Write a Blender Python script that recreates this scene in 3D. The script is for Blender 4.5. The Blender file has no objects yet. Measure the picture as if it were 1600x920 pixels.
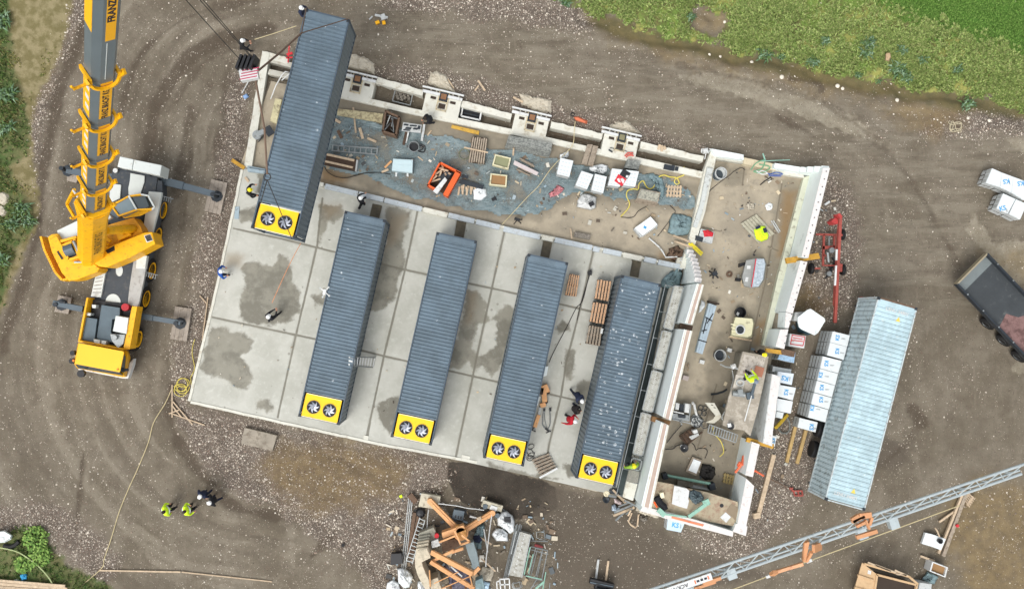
import bpy, bmesh, math, random
import numpy as np
from mathutils import Vector, Matrix
random.seed(7); np.random.seed(7)
R = math.radians
SC = bpy.context.scene
COL = SC.collection
FPX, PCX, PCY, NDX, NDY, CAMH = 1330.0,800.0,460.0,737.0,495.0,52.7
_n = np.array([NDX-PCX, -(NDY-PCY),-FPX]); _n /= np.linalg.norm(_n)
_U = -_n
_x = np.array([1.0,0,0]) - _U[0]*_U; _x /= np.linalg.norm(_x)
_y = np.cross(_U, _x)
_M = np.array([_x, _y, _U])
def P(px, py, z=0.0):
 """world point at height z on the sight line of a place measured in the survey photo"""
 r = _M @ np.array([px-PCX, -(py-PCY),-FPX]); t = (z-CAMH)/r[2]
 return Vector((t*r[0], t*r[1], z))
def PIX(X, Y, Z=0.0):
 d = np.stack([X, Y, np.zeros_like(X)+Z-CAMH], 0).reshape(3,-1)
 c = _M.T @ d
 return (PCX+FPX*c[0]/-c[2]).reshape(X.shape),(PCY-FPX*c[1]/-c[2]).reshape(X.shape)
cam_d = bpy.data.cameras.new('camera'); cam = bpy.data.objects.new('camera', cam_d); COL.objects.link(cam)
m4 = Matrix.Identity(4)
for i in range(3):
 for j in range(3): m4[i][j] = _M[i][j]
m4[2][3] = CAMH
cam.matrix_world = m4
cam_d.sensor_width = 36; cam_d.lens = 36*FPX/1600; cam_d.clip_start = 0.5; cam_d.clip_end = 3000
SC.camera = cam
SC.render.resolution_x = 1024; SC.render.resolution_y = 588
w = bpy.data.worlds.new('World'); SC.world = w; w.use_nodes = True
nt = w.node_tree; bg = nt.nodes['Background']
sky = nt.nodes.new('ShaderNodeTexSky'); sky.sky_type = 'NISHITA'; sky.sun_disc = False
SUN_EL, SUN_AZ = 58.0,215.0
sky.sun_elevation = R(SUN_EL); sky.sun_rotation = R(SUN_AZ)
sky.air_density = 1.0; sky.dust_density = 4.0; sky.ozone_density = 1.0
hs = nt.nodes.new('ShaderNodeHueSaturation'); hs.inputs['Saturation'].default_value = 0.22
nt.links.new(sky.outputs[0], hs.inputs['Color']); nt.links.new(hs.outputs[0], bg.inputs[0])
bg.inputs[1].default_value = 0.182
sd = bpy.data.lights.new('sun', 'SUN'); sd.energy = 0.7; sd.angle = R(30); sd.color = (1.0,0.97,0.92)
so = bpy.data.objects.new('sun', sd); COL.objects.link(so)
_az, _el = R(SUN_AZ), R(SUN_EL)
sdir = Vector((math.sin(_az)*math.cos(_el), math.cos(_az)*math.cos(_el), math.sin(_el)))
so.rotation_euler = sdir.to_track_quat('Z', 'Y').to_euler()
SC.view_settings.view_transform = 'Standard'; SC.view_settings.look = 'None'
SC.view_settings.exposure = 0.38; SC.view_settings.gamma = 1.0; SC.view_settings.use_curve_mapping = False
def lin(c):
 return tuple(((x/255)/12.92 if x/255 <= 0.04045 else ((x/255+0.055)/1.055)**2.4) for x in c)
MATS = {}
def nodes_of(name):
 m = bpy.data.materials.new(name); m.use_nodes = True
 return m, m.node_tree, m.node_tree.nodes['Principled BSDF']
def mat(name, rgb, rough=0.7, metal=0.0, var=0.12, scale=1.5, dirt=0.0, dirt_rgb=(96,84,70), bump=0.0, bscale=30, spec=0.4, rand=0.0, stretch=None):
 """everyday procedural material: base colour (0-255 sRGB of the substance), mottled by two noises, optional dirt patches"""
 if name in MATS: return MATS[name]
 m, t, b = nodes_of(name); N, L = t.nodes, t.links
 tc = N.new('ShaderNodeTexCoord'); co = tc.outputs['Object']
 if stretch:
  mp = N.new('ShaderNodeMapping'); mp.inputs['Scale'].default_value = stretch; L.new(co, mp.inputs[0]); co = mp.outputs[0]
 oi = N.new('ShaderNodeObjectInfo')
 ad = N.new('ShaderNodeVectorMath'); ad.operation = 'ADD'
 cx = N.new('ShaderNodeCombineXYZ'); ml = N.new('ShaderNodeMath'); ml.operation = 'MULTIPLY'; ml.inputs[1].default_value = 37.0
 L.new(oi.outputs['Random'], ml.inputs[0]); L.new(ml.outputs[0], cx.inputs[0]); L.new(ml.outputs[0], cx.inputs[1])
 L.new(co, ad.inputs[0]); L.new(cx.outputs[0], ad.inputs[1]); co = ad.outputs[0]
 n1 = N.new('ShaderNodeTexNoise'); n1.inputs['Scale'].default_value = scale; n1.inputs['Detail'].default_value = 6; n1.inputs['Roughness'].default_value = 0.65
 L.new(co, n1.inputs['Vector'])
 mr = N.new('ShaderNodeMapRange'); mr.inputs['From Min'].default_value = 0.3; mr.inputs['From Max'].default_value = 0.7
 mr.inputs['To Min'].default_value = 1-var; mr.inputs['To Max'].default_value = 1+var
 L.new(n1.outputs['Fac'], mr.inputs['Value'])
 src = mr.outputs[0]
 if rand:
  r2 = N.new('ShaderNodeMapRange'); r2.inputs['To Min'].default_value = 1-rand; r2.inputs['To Max'].default_value = 1+rand
  L.new(oi.outputs['Random'], r2.inputs['Value'])
  mm = N.new('ShaderNodeMath'); mm.operation = 'MULTIPLY'; L.new(src, mm.inputs[0]); L.new(r2.outputs[0], mm.inputs[1]); src = mm.outputs[0]
 vm = N.new('ShaderNodeVectorMath'); vm.operation = 'SCALE'; vm.inputs[0].default_value = lin(rgb); L.new(src, vm.inputs['Scale'])
 col = vm.outputs[0]
 if dirt:
  n2 = N.new('ShaderNodeTexNoise'); n2.inputs['Scale'].default_value = scale*1.7; n2.inputs['Detail'].default_value = 8; n2.inputs['Roughness'].default_value = 0.7
  L.new(co, n2.inputs['Vector'])
  m2 = N.new('ShaderNodeMapRange'); m2.interpolation_type = 'SMOOTHSTEP'
  m2.inputs['From Min'].default_value = 0.62-dirt*0.3; m2.inputs['From Max'].default_value = 0.74-dirt*0.2; m2.inputs['To Max'].default_value = min(1,0.5+dirt*0.5)
  L.new(n2.outputs['Fac'], m2.inputs['Value'])
  mx = N.new('ShaderNodeMix'); mx.data_type = 'RGBA'; mx.inputs['B'].default_value = (*lin(dirt_rgb),1)
  L.new(m2.outputs[0], mx.inputs['Factor']); L.new(col, mx.inputs['A']); col = mx.outputs['Result']
 L.new(col, b.inputs['Base Color'])
 b.inputs['Roughness'].default_value = rough; b.inputs['Metallic'].default_value = metal
 b.inputs['Specular IOR Level'].default_value = spec
 if bump:
  n3 = N.new('ShaderNodeTexNoise'); n3.inputs['Scale'].default_value = bscale; n3.inputs['Detail'].default_value = 4
  L.new(co, n3.inputs['Vector'])
  bp = N.new('ShaderNodeBump'); bp.inputs['Strength'].default_value = bump; bp.inputs['Distance'].default_value = 0.05
  L.new(n3.outputs['Fac'], bp.inputs['Height']); L.new(bp.outputs[0], b.inputs['Normal'])
 MATS[name] = m
 return m
SPLIT = {'ballast_recess', 'left_fender', 'catwalk_box', 'equipment_box', 'red_canister', 'support', 'anchor_slots', 'access_holes', 'walkway_plate', 'jib_joint', 'foot', 'timber_scraps', 'tools', 'bench_legs', 'mirror', 'roof_lamp', 'rear_box', 'radiator_cover', 'winch_frame', 'winch_cylinder', 'turntable_lug', 'trolley', 'jib_strut', 'thin_brace', 'boom_bracket', 'boom_bracket_rod', 'cabin_pillar', 'roof_number', 'warning_triangle', 'upper_link', 'yellow_feet', 'battens', 'rubble', 'drill_marks', 'lashing_ring', 'white_panel', 'spout', 'arm', 'rotor', 'shackle', 'straps', 'guard_rail', 'counterweight_lugs', 'edge_beam', 'red_stripes', 'sheave_housing', 'hoist_rope', 'tube', 'timber', 'dark_sheet', 'rails', 'white_print', 'deck_plate', 'white_rail', 'lift_frame', 'rope_end', 'jib_winch', 'side_marks', 'broken_boards', 'scrap', 'base_leg', 'cable_mass', 'hoist_body', 'chain_bag', 'foot_plate'}
WL = {}       # world location of each thing's / part's origin
class MB:
 def __init__(s): s.v = []; s.f = []; s.mi = []; s.cur = 0; s.st = []
 def add(s, vs, fs):
  s.st.append((len(s.v), len(s.f)))
  o = len(s.v); s.v += [tuple(v) for v in vs]
  for f in fs: s.f.append(tuple(i+o for i in f)); s.mi.append(s.cur)
  return s
 def slot(s, i): s.cur = i; return s
 def box(s, c, size, rz=0.0, top=1.0, M=None):
  """box centred at c (centre of the base at c.z) with size (x, y, z); top scales the upper face"""
  hx, hy, hz = size[0]/2, size[1]/2, size[2]; ca, sa = math.cos(rz), math.sin(rz); vs = []
  for z, k in ((0,1),(hz, top)):
   for x, y in ((-hx, -hy),(hx, -hy),(hx, hy),(-hx, hy)):
    x *= k; y *= k
    vs.append(Vector((c[0]+x*ca-y*sa, c[1]+x*sa+y*ca, c[2]+z)))
  if M is not None: vs = [M @ v for v in vs]
  return s.add(vs, [(0,3,2,1),(4,5,6,7),(0,1,5,4),(1,2,6,5),(2,3,7,6),(3,0,4,7)])
 def beam(s, a, b, wd, h, up=(0,0,1)):
  """rectangular bar from a to b"""
  a, b = Vector(a), Vector(b); d = (b-a)
  if d.length < 1e-6: return s
  d.normalize(); up = Vector(up)
  if abs(d.dot(up)) > 0.98: up = Vector((0,1,0))
  sd_ = d.cross(up).normalized(); u = sd_.cross(d).normalized(); vs = []
  for p in (a, b):
   for x, y in ((-1,-1),(1,-1),(1,1),(-1,1)): vs.append(p+sd_*x*wd/2+u*y*h/2)
  return s.add(vs, [(0,1,2,3),(7,6,5,4),(0,4,5,1),(1,5,6,2),(2,6,7,3),(3,7,4,0)])
 def tube(s, a, b, r, n=8, r2=None):
  a, b = Vector(a), Vector(b); d = b-a
  if d.length < 1e-6: return s
  d.normalize(); u = d.orthogonal().normalized(); v = d.cross(u); r2 = r if r2 is None else r2; vs = []
  for p, q in ((a, r),(b, r2)):
   for i in range(n):
    t = 2*math.pi*i/n; vs.append(p+u*math.cos(t)*q+v*math.sin(t)*q)
  return s.add(vs, [(i, (i+1) % n, n+(i+1) % n, n+i) for i in range(n)]+[tuple(range(n-1,-1,-1)), tuple(range(n, 2*n))])
 def path(s, pts, r, n=5):
  pts = [Vector(p) for p in pts]; vs = []; k = len(pts)
  for i, p in enumerate(pts):
   d = (pts[min(i+1, k-1)]-pts[max(i-1,0)])
   if d.length < 1e-7: d = Vector((1,0,0))
   d.normalize(); ref = Vector((0,0,1)) if abs(d.z) < 0.9 else Vector((1,0,0))
   u = d.cross(ref).normalized(); v = u.cross(d)
   for j in range(n):
    t = 2*math.pi*j/n; vs.append(p+u*math.cos(t)*r+v*math.sin(t)*r)
  fs = []
  for i in range(k-1):
   for j in range(n): fs.append((i*n+j, i*n+(j+1) % n, (i+1)*n+(j+1) % n, (i+1)*n+j))
  fs += [tuple(range(n-1,-1,-1)), tuple(range((k-1)*n, k*n))]
  return s.add(vs, fs)
 def cyl(s, c, r, h, n=20, r2=None, M=None):
  r2 = r if r2 is None else r2; vs = []
  for z, q in ((0, r),(h, r2)):
   for i in range(n):
    t = 2*math.pi*i/n; vs.append(Vector((c[0]+math.cos(t)*q, c[1]+math.sin(t)*q, c[2]+z)))
  if M is not None: vs = [M @ v for v in vs]
  return s.add(vs, [(i, (i+1) % n, n+(i+1) % n, n+i) for i in range(n)]+[tuple(range(n-1,-1,-1)), tuple(range(n, 2*n))])
 def lathe(s, c, prof, n=20, M=None):
  """prof: list of (radius, z)"""
  vs = []; k = len(prof)
  for r, z in prof:
   for i in range(n):
    t = 2*math.pi*i/n; vs.append(Vector((c[0]+math.cos(t)*r, c[1]+math.sin(t)*r, c[2]+z)))
  if M is not None: vs = [M @ v for v in vs]
  fs = []
  for a in range(k-1):
   for i in range(n): fs.append((a*n+i, a*n+(i+1) % n, (a+1)*n+(i+1) % n, (a+1)*n+i))
  fs += [tuple(range(n-1,-1,-1)), tuple(range((k-1)*n, k*n))]
  return s.add(vs, fs)
 def prism(s, poly, z0, z1):
  """vertical prism over a list of xy points; z0/z1 may be numbers or lists per point"""
  n = len(poly)
  a = [z0]*n if not isinstance(z0,(list, tuple)) else z0; b = [z1]*n if not isinstance(z1,(list, tuple)) else z1
  vs = [(p[0], p[1], a[i]) for i, p in enumerate(poly)]+[(p[0], p[1], b[i]) for i, p in enumerate(poly)]
  return s.add(vs, [tuple(range(n-1,-1,-1)), tuple(range(n, 2*n))]+[(i, (i+1) % n, n+(i+1) % n, n+i) for i in range(n)])
 def px(s, pix, z0, z1):
  """vertical prism whose TOP outline (at height z1) is given in survey-photo coordinates"""
  return s.prism([P(x, y, z1) for x, y in pix], z0, z1)
 def build(s, name, m, parent=None, world=False, smooth=False, bevel=0.0, weld=True):
  if name in SPLIT and parent is not None and len(s.st) > 1:
   st = s.st+[(len(s.v), len(s.f))]; r = None
   for (v0, f0),(v1, f1) in zip(st[:-1], st[1:]):
    q = MB(); q.v = s.v[v0:v1]; q.f = [tuple(i-v0 for i in f) for f in s.f[f0:f1]]; q.mi = s.mi[f0:f1]; r = q.build(name, m, parent, world, smooth, bevel)
   return r
  me = bpy.data.meshes.new(name)
  me.from_pydata(s.v, [], s.f)
  ms = m if isinstance(m, (list, tuple)) else [m]
  for q in ms: me.materials.append(q)
  if len(ms) > 1: me.polygons.foreach_set('material_index', s.mi)
  bm = bmesh.new(); bm.from_mesh(me)
  bmesh.ops.recalc_face_normals(bm, faces=bm.faces)
  if bevel: bmesh.ops.bevel(bm, geom=[e for e in bm.edges], offset=bevel, segments=1, affect='EDGES', clamp_overlap=True)
  o = bpy.data.objects.new(name, me); COL.objects.link(o)
  off = Vector((0,0,0))
  if parent is not None:
   o.parent = parent
   if world:
    off = WL[parent.name].copy()
    WL[o.name] = off
   else: WL[o.name] = WL.get(parent.name, Vector((0,0,0))).copy()
  elif world:
   xs = [v.co for v in bm.verts]
   off = Vector(((min(v.x for v in xs)+max(v.x for v in xs))/2,(min(v.y for v in xs)+max(v.y for v in xs))/2, min(v.z for v in xs)))
   o.location = off; WL[o.name] = off.copy()
  else: WL[o.name] = Vector((0,0,0))
  if off.length > 0: bmesh.ops.translate(bm, verts=bm.verts, vec=-off)
  bm.to_mesh(me); bm.free()
  if smooth: me.polygons.foreach_set('use_smooth', [True]*len(me.polygons))
  me.update()
  return o
def tag(o, label, cat, group=None, kind=None):
 if label: o['label'] = label
 if cat: o['category'] = cat
 if group: o['group'] = group
 if kind: o['kind'] = kind
 return o
def thing(name, label, cat, loc=(0,0,0), rz=0.0, group=None):
 o = bpy.data.objects.new(name, None); COL.objects.link(o); o.empty_display_size = 0.3
 o.location = Vector(loc); o.rotation_euler = (0,0, rz); WL[o.name] = Vector(loc)
 return tag(o, label, cat, group)
def kids(o): return [c for c in bpy.data.objects if c.parent == o]
def dup(root, loc, rz, label, group=None):
 r = root.copy(); COL.objects.link(r); r.location = Vector(loc); r.rotation_euler = (0,0, rz); WL[r.name] = Vector(loc)
 r['label'] = label
 if group: r['group'] = group
 for ch in root.children:
  c = ch.copy(); COL.objects.link(c); c.parent = r
  for g in ch.children:
   d = g.copy(); COL.objects.link(d); d.parent = c
 return r
def struct(o): o['kind'] = 'structure'; return o
_TXT = {}
def text_geo(body, size=1.0, bold=0.0):
 """flat outline of a piece of lettering, centred on the origin: (verts, faces)"""
 k = (body, size, bold)
 if k in _TXT: return _TXT[k]
 c = bpy.data.curves.new('lettering', 'FONT'); c.body = body; c.size = size; c.align_x = 'CENTER'; c.align_y = 'CENTER'; c.offset = bold; c.resolution_u = 2
 o = bpy.data.objects.new('lettering', c); COL.objects.link(o)
 dg = bpy.context.evaluated_depsgraph_get(); dg.update()
 me = bpy.data.meshes.new_from_object(o.evaluated_get(dg))
 r = ([v.co.copy() for v in me.vertices], [tuple(p.vertices) for p in me.polygons])
 bpy.data.objects.remove(o); bpy.data.curves.remove(c); bpy.data.meshes.remove(me)
 _TXT[k] = r
 return r
def put_text(mb, body, size, M, bold=0.0, sx=1.0):
 vs, fs = text_geo(body, size, bold)
 mb.add([M @ Vector((v.x*sx, v.y, 0.0)) for v in vs], fs)
AX = R(-12.6)         # the building's long walls run 12.6 degrees clockwise of the picture's rows
def frame(px, py, z, ang=0.0):
 """matrix of a local frame standing at a surveyed point"""
 return Matrix.Translation(P(px, py, z)) @ Matrix.Rotation(ang, 4, 'Z')
M_conc = mat('concrete_pale', (182,180,168),.85, var=.10, scale=1.2, dirt=.45, dirt_rgb=(150,140,122), bump=.25)
M_conc_d = mat('concrete_damp', (132,127,114),.8, var=.14, scale=.8, dirt=.5, dirt_rgb=(105,96,82), bump=.2)
M_conc_w = mat('concrete_white', (205,204,192),.85, var=.08, scale=1.4, dirt=.35, dirt_rgb=(168,158,136), bump=.25)
M_spill = mat('concrete_spill', (190,182,164),.9, var=.10, scale=2.5, dirt=.5, dirt_rgb=(150,138,118), bump=.6, bscale=9)
M_white = mat('insulation_white', (226,234,232),.8, var=.04, scale=.6, dirt=.16, dirt_rgb=(158,166,164))
M_cap = mat('wall_head', (212,208,204),.85, var=.05, scale=3, dirt=.3, dirt_rgb=(170,155,148))
M_pink = mat('mortar_strip', (178,158,145),.9, var=.1, scale=3)
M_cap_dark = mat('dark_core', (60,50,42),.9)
M_steel = mat('galvanised_steel', (150,155,155),.45,.6, var=.12, scale=4, dirt=.3, dirt_rgb=(110,108,100))
M_steel_d = mat('dark_steel', (46,52,58),.5,.3, var=.2, scale=3, dirt=.2, dirt_rgb=(90,84,74))
M_black = mat('black_rubber', (22,22,23),.7, var=.2, scale=5)
M_blackp = mat('black_plastic', (30,31,34),.5, var=.2, scale=5)
M_wood = mat('timber_pale', (184,164,138),.8, var=.22, scale=5, dirt=.25, dirt_rgb=(120,96,70), rand=.12)
M_wood_g = mat('timber_weathered', (150,138,122),.9, var=.22, scale=4, dirt=.4, dirt_rgb=(98,82,66), rand=.15)
M_wood_d = mat('timber_dark', (72,56,44),.85, var=.25, scale=4, dirt=.3, dirt_rgb=(40,32,26))
M_wood_y = mat('formwork_yellow', (186,142,52),.7, var=.18, scale=3, dirt=.35, dirt_rgb=(120,92,58))
M_paint_w = mat('white_paint', (205,207,205),.5, var=.05, scale=2, dirt=.3, dirt_rgb=(150,144,132))
M_yellow = mat('machine_yellow', (236,174,10),.45, var=.1, scale=2.5, dirt=.3, dirt_rgb=(150,105,30))
M_cyellow = mat('fan_cover_yellow', (246,194,8),.55, var=.05, scale=2.5, dirt=.12, dirt_rgb=(206,160,40))
M_orange = mat('crane_orange', (216,162,110),.55, var=.12, scale=2, dirt=.2, dirt_rgb=(160,112,76))
M_orange_b = mat('skip_orange', (220,92,36),.55, var=.08, scale=3, dirt=.2, dirt_rgb=(140,70,40))
M_red = mat('machine_red', (150,70,60),.6, var=.2, scale=3, dirt=.3, dirt_rgb=(110,60,50))
M_cgrey = mat('crane_grey', (84,96,104),.45,.2, var=.08, scale=1.5, dirt=.1)
M_deck = mat('crane_deck', (62,68,74),.6,.1, var=.15, scale=2, dirt=.3, dirt_rgb=(96,94,90))
M_mint = mat('mint_paint', (136,178,160),.55, var=.12, scale=4, dirt=.3, dirt_rgb=(110,115,100))
M_net = mat('blue_net', (116,138,142),.75, var=.3, scale=5, dirt=.35, dirt_rgb=(122,130,122), bump=.8, bscale=7)
M_sheet_w = mat('white_foil', (226,230,230),.8, var=.06, scale=3, dirt=.15, dirt_rgb=(176,182,184), bump=.25, bscale=6)
M_ks = mat('sand_lime_block', (212,217,217),.85, var=.05, scale=4, dirt=.12, dirt_rgb=(165,168,166))
M_ks_side = mat('sand_lime_side', (182,185,183),.85, var=.1, scale=4, dirt=.3, dirt_rgb=(110,112,112))
M_ink_b = mat('blue_ink', (74,152,204),.7)
M_ink_k = mat('dark_ink', (46,44,50),.7)
M_ink_r = mat('red_ink', (196,44,54),.7, var=.08)
M_glass = mat('tinted_glass', (52,66,70),.12, var=.1, spec=.8)
M_skin = mat('skin', (186,138,112),.6)
M_rust = mat('rusty_steel', (104,84,68),.85, var=.25, scale=5, dirt=.4, dirt_rgb=(70,46,32))
M_bundle = mat('rubble_grey', (128,122,112),.9, var=.3, scale=9, dirt=.5, dirt_rgb=(70,64,58), bump=1, bscale=15)
M_hose_y = mat('yellow_hose', (206,190,92),.6)
M_rope = mat('pale_rope', (196,182,142),.85)
M_rope_d = mat('steel_rope', (58,56,54),.6,.3)
M_sling = mat('sling_brown', (112,92,78),.8)
M_line_o = mat('orange_line', (206,140,100),.8)
M_cable = mat('black_cable', (40,38,38),.6)
def sdf(X, Y, poly):
 """positive inside; X, Y and poly in survey pixels, result in metres"""
 poly = np.array(poly, float); n = len(poly); d = np.full(X.shape, 1e9); ins = np.zeros(X.shape, bool)
 for i in range(n):
  a, b = poly[i], poly[(i+1) % n]; e = b-a; wx, wy = X-a[0], Y-a[1]
  t = np.clip((wx*e[0]+wy*e[1])/max(e@e, 1e-9),0,1)
  d = np.minimum(d, (wx-e[0]*t)**2+(wy-e[1]*t)**2)
  c = ((a[1] <= Y) & (b[1] > Y)) | ((b[1] <= Y) & (a[1] > Y))
  xi = a[0]+(Y-a[1])/np.where(abs(b[1]-a[1]) < 1e-9,1e-9, b[1]-a[1])*e[0]
  ins ^= c & (X < xi)
 d = np.sqrt(d)/25.2
 return np.where(ins, d, -d)
def union(X, Y, polys):
 r = np.full(X.shape, -1e9)
 for p in polys: r = np.maximum(r, sdf(X, Y, p))
 return np.clip(r, -3,3)
def dline(X, Y, pts):
 pts = np.array(pts, float); d = np.full(X.shape, 1e9)
 for a, b in zip(pts[:-1], pts[1:]):
  e = b-a; wx, wy = X-a[0], Y-a[1]; t = np.clip((wx*e[0]+wy*e[1])/max(e@e, 1e-9),0,1)
  d = np.minimum(d, (wx-e[0]*t)**2+(wy-e[1]*t)**2)
 return np.sqrt(d)/25.2
def smooth_line(pts, k=6):
 out = []; n = len(pts)
 for i in range(n-1):
  p0, p1, p2, p3 = [np.array(pts[max(0, min(n-1, j))], float) for j in (i-1, i, i+1, i+2)]
  for s in range(k):
   t = s/k; out.append(0.5*((2*p1)+(-p0+p2)*t+(2*p0-5*p1+4*p2-p3)*t*t+(-p0+3*p1-3*p2+p3)*t**3))
 out.append(np.array(pts[-1], float)); return out
def grid_mesh(name, V, nx, ny, mask=None):
 idx = np.arange(nx*ny).reshape(ny, nx)
 q = np.stack([idx[:-1, :-1], idx[:-1,1:], idx[1:, 1:], idx[1:, :-1]], -1).reshape(-1,4)
 if mask is not None: q = q[mask[q].all(1)]
 me = bpy.data.meshes.new(name); me.vertices.add(len(V)); me.vertices.foreach_set('co', V.astype(np.float32).ravel())
 me.loops.add(q.size); me.loops.foreach_set('vertex_index', q.ravel().astype(np.int32))
 me.polygons.add(len(q)); me.polygons.foreach_set('loop_start', np.arange(0, q.size, 4, dtype=np.int32))
 me.polygons.foreach_set('loop_total', np.full(len(q),4, np.int32))
 me.update(calc_edges=True); me.polygons.foreach_set('use_smooth', [True]*len(q)); return me
def set_attr(me, name, arr):
 a = me.attributes.new(name, 'FLOAT', 'POINT'); a.data.foreach_set('value', arr.astype(np.float32).ravel())
class Lay:
 """colour stack for a surface: each layer is laid where its map, roughened by noise, is positive"""
 def __init__(s, name):
  s.m, s.t, s.b = nodes_of(name); s.N, s.L = s.t.nodes, s.t.links
  s.co = s.N.new('ShaderNodeTexCoord').outputs['Object']; s.b.inputs['Roughness'].default_value = 0.9; s.b.inputs['Specular IOR Level'].default_value = .25
  s.rough = None
 def noise(s, sc, det=6, ro=.6, off=0, st=None):
  n = s.N.new('ShaderNodeTexNoise'); n.inputs['Scale'].default_value = sc; n.inputs['Detail'].default_value = det; n.inputs['Roughness'].default_value = ro
  co = s.co
  if off or st:
   mp = s.N.new('ShaderNodeMapping'); mp.inputs['Location'].default_value = (off, off*.7,0)
   if st: mp.inputs['Scale'].default_value = (st[0], st[1], 1); mp.inputs['Rotation'].default_value = (0,0, st[2])
   s.L.new(co, mp.inputs[0]); co = mp.outputs[0]
  s.L.new(co, n.inputs['Vector']); return n.outputs['Fac']
 def math(s, op, a, b=None, c=None):
  n = s.N.new('ShaderNodeMath'); n.operation = op
  for i, v in enumerate((a, b, c)):
   if v is None: continue
   if isinstance(v, (int, float)): n.inputs[i].default_value = v
   else: s.L.new(v, n.inputs[i])
  return n.outputs[0]
 def rng(s, v, a, b, c=0., d=1., sm=True):
  n = s.N.new('ShaderNodeMapRange'); n.interpolation_type = 'SMOOTHSTEP' if sm else 'LINEAR'
  for k, q in zip(('From Min', 'From Max', 'To Min', 'To Max'),(a, b, c, d)): n.inputs[k].default_value = q
  s.L.new(v, n.inputs['Value']); return n.outputs[0]
 def mix(s, f, a, b):
  n = s.N.new('ShaderNodeMix'); n.data_type = 'RGBA'
  if isinstance(f, float): n.inputs['Factor'].default_value = f
  else: s.L.new(f, n.inputs['Factor'])
  for k, v in (('A', a),('B', b)):
   if isinstance(v, tuple): n.inputs[k].default_value = (*lin(v),1)
   else: s.L.new(v, n.inputs[k])
  return n.outputs['Result']
 def attr(s, name):
  n = s.N.new('ShaderNodeAttribute'); n.attribute_name = name; return n.outputs['Fac']
 def two(s, a, b, sc, det=7, off=0, lo=.35, hi=.65, st=None): return s.mix(s.rng(s.noise(sc, det, .65, off, st), lo, hi), a, b)
 def mask(s, attr, amp=.5, sc=1.5, soft=.12, off=0, bias=0.):
  n = s.noise(sc, 6,.62, off); v = s.math('MULTIPLY_ADD', s.math('SUBTRACT', n, .5), amp*2, s.attr(attr))
  return s.rng(v, -soft+bias, soft+bias)
 def dots(s, scale, thresh, size, dens=None, off=0.0):
  """scattered stones: 1 inside a random share of voronoi cells"""
  v = s.N.new('ShaderNodeTexVoronoi'); v.inputs['Scale'].default_value = scale; v.inputs['Randomness'].default_value = 1
  mp = s.N.new('ShaderNodeMapping'); mp.inputs['Location'].default_value = (off, off, 0); s.L.new(s.co, mp.inputs[0]); s.L.new(mp.outputs[0], v.inputs['Vector'])
  sp = s.N.new('ShaderNodeSeparateColor'); s.L.new(v.outputs['Color'], sp.inputs[0])
  r = sp.outputs[0]
  t = s.math('GREATER_THAN', s.math('ADD', r, dens) if dens is not None else r, thresh)
  rad = s.math('MULTIPLY', s.math('ADD', sp.outputs[1], .35), size)
  return s.math('MULTIPLY', t, s.math('LESS_THAN', v.outputs['Distance'], rad)), sp.outputs[2]
 def finish(s, col, rough=.9, bump=None, dist=.04, strength=.5):
  s.L.new(col, s.b.inputs['Base Color'])
  if isinstance(rough, float): s.b.inputs['Roughness'].default_value = rough
  else: s.L.new(rough, s.b.inputs['Roughness'])
  if bump is not None:
   bp = s.N.new('ShaderNodeBump'); bp.inputs['Strength'].default_value = strength; bp.inputs['Distance'].default_value = dist
   s.L.new(bump, bp.inputs['Height']); s.L.new(bp.outputs[0], s.b.inputs['Normal'])
  return s.m
G_GRASS = [(858,-60),(868,0),(900,10),(940,26),(975,40),(1010,52),(1050,62),(1095,68),(1130,66),(1150,84),(1190,90),(1240,98),(1290,110),(1340,122),(1390,134),(1440,140),(1490,146),(1530,158),(1570,168),(1700,196),(1900,200),(1900,-300),(858,-300)]
G_LUSH = [(1310,-40),(1400,20),(1470,48),(1540,66),(1600,84),(1700,100),(1900,100),(1900,-300),(1310,-300)]
G_LEFT = [(-300,-200),(118,-200),(112,0),(106,40),(94,80),(78,116),(58,150),(48,185),(52,240),(60,300),(58,350),(34,400),(20,440),(2,490),(-300,560)]
G_LEFT_GREEN = [(-300,-200),(14,-200),(16,40),(22,90),(34,150),(48,200),(44,240),(16,262),(44,318),(56,348),(30,385),(14,430),(0,480),(-300,560)]
G_SWG = [(-300,836),(0,836),(28,826),(44,822),(68,824),(74,850),(92,868),(104,884),(132,896),(168,912),(196,940),(230,1100),(-300,1100)]
G_GRAV = [
 [(392,84),(372,100),(356,140),(350,190),(338,240),(334,300),(312,350),(302,410),(300,480),(270,540),(266,580),(276,640),(292,690),(330,742),(372,776),(420,790),(470,826),(520,860),(560,884),(584,940),(640,940),(650,800),(720,740),(690,716),(298,632),(380,262)],
 [(1290,262),(1330,300),(1350,380),(1330,480),(1260,520),(1250,400)],
 [(1180,690),(1250,650),(1280,700),(1262,760),(1245,800),(1200,850),(1150,880),(1100,860),(1040,820),(1160,840),(1176,760)],
 [(760,-60),(870,-10),(930,26),(942,44),(900,52),(850,44),(700,20),(600,10),(560,-60)],
 [(1440,186),(1520,168),(1600,178),(1800,180),(1800,214),(1560,212),(1480,214),(1440,206)],
 [(-300,786),(0,790),(60,784),(110,800),(150,830),(190,870),(172,906),(120,890),(70,824),(0,836),(-300,850)],
 [(560,110),(640,100),(760,130),(900,170),(1010,200),(1100,232),(1000,226),(700,150)],
 [(120,-100),(140,0),(118,60),(90,110),(74,160),(56,250),(62,330),(46,300),(44,190),(60,150),(100,60)]]
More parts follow.
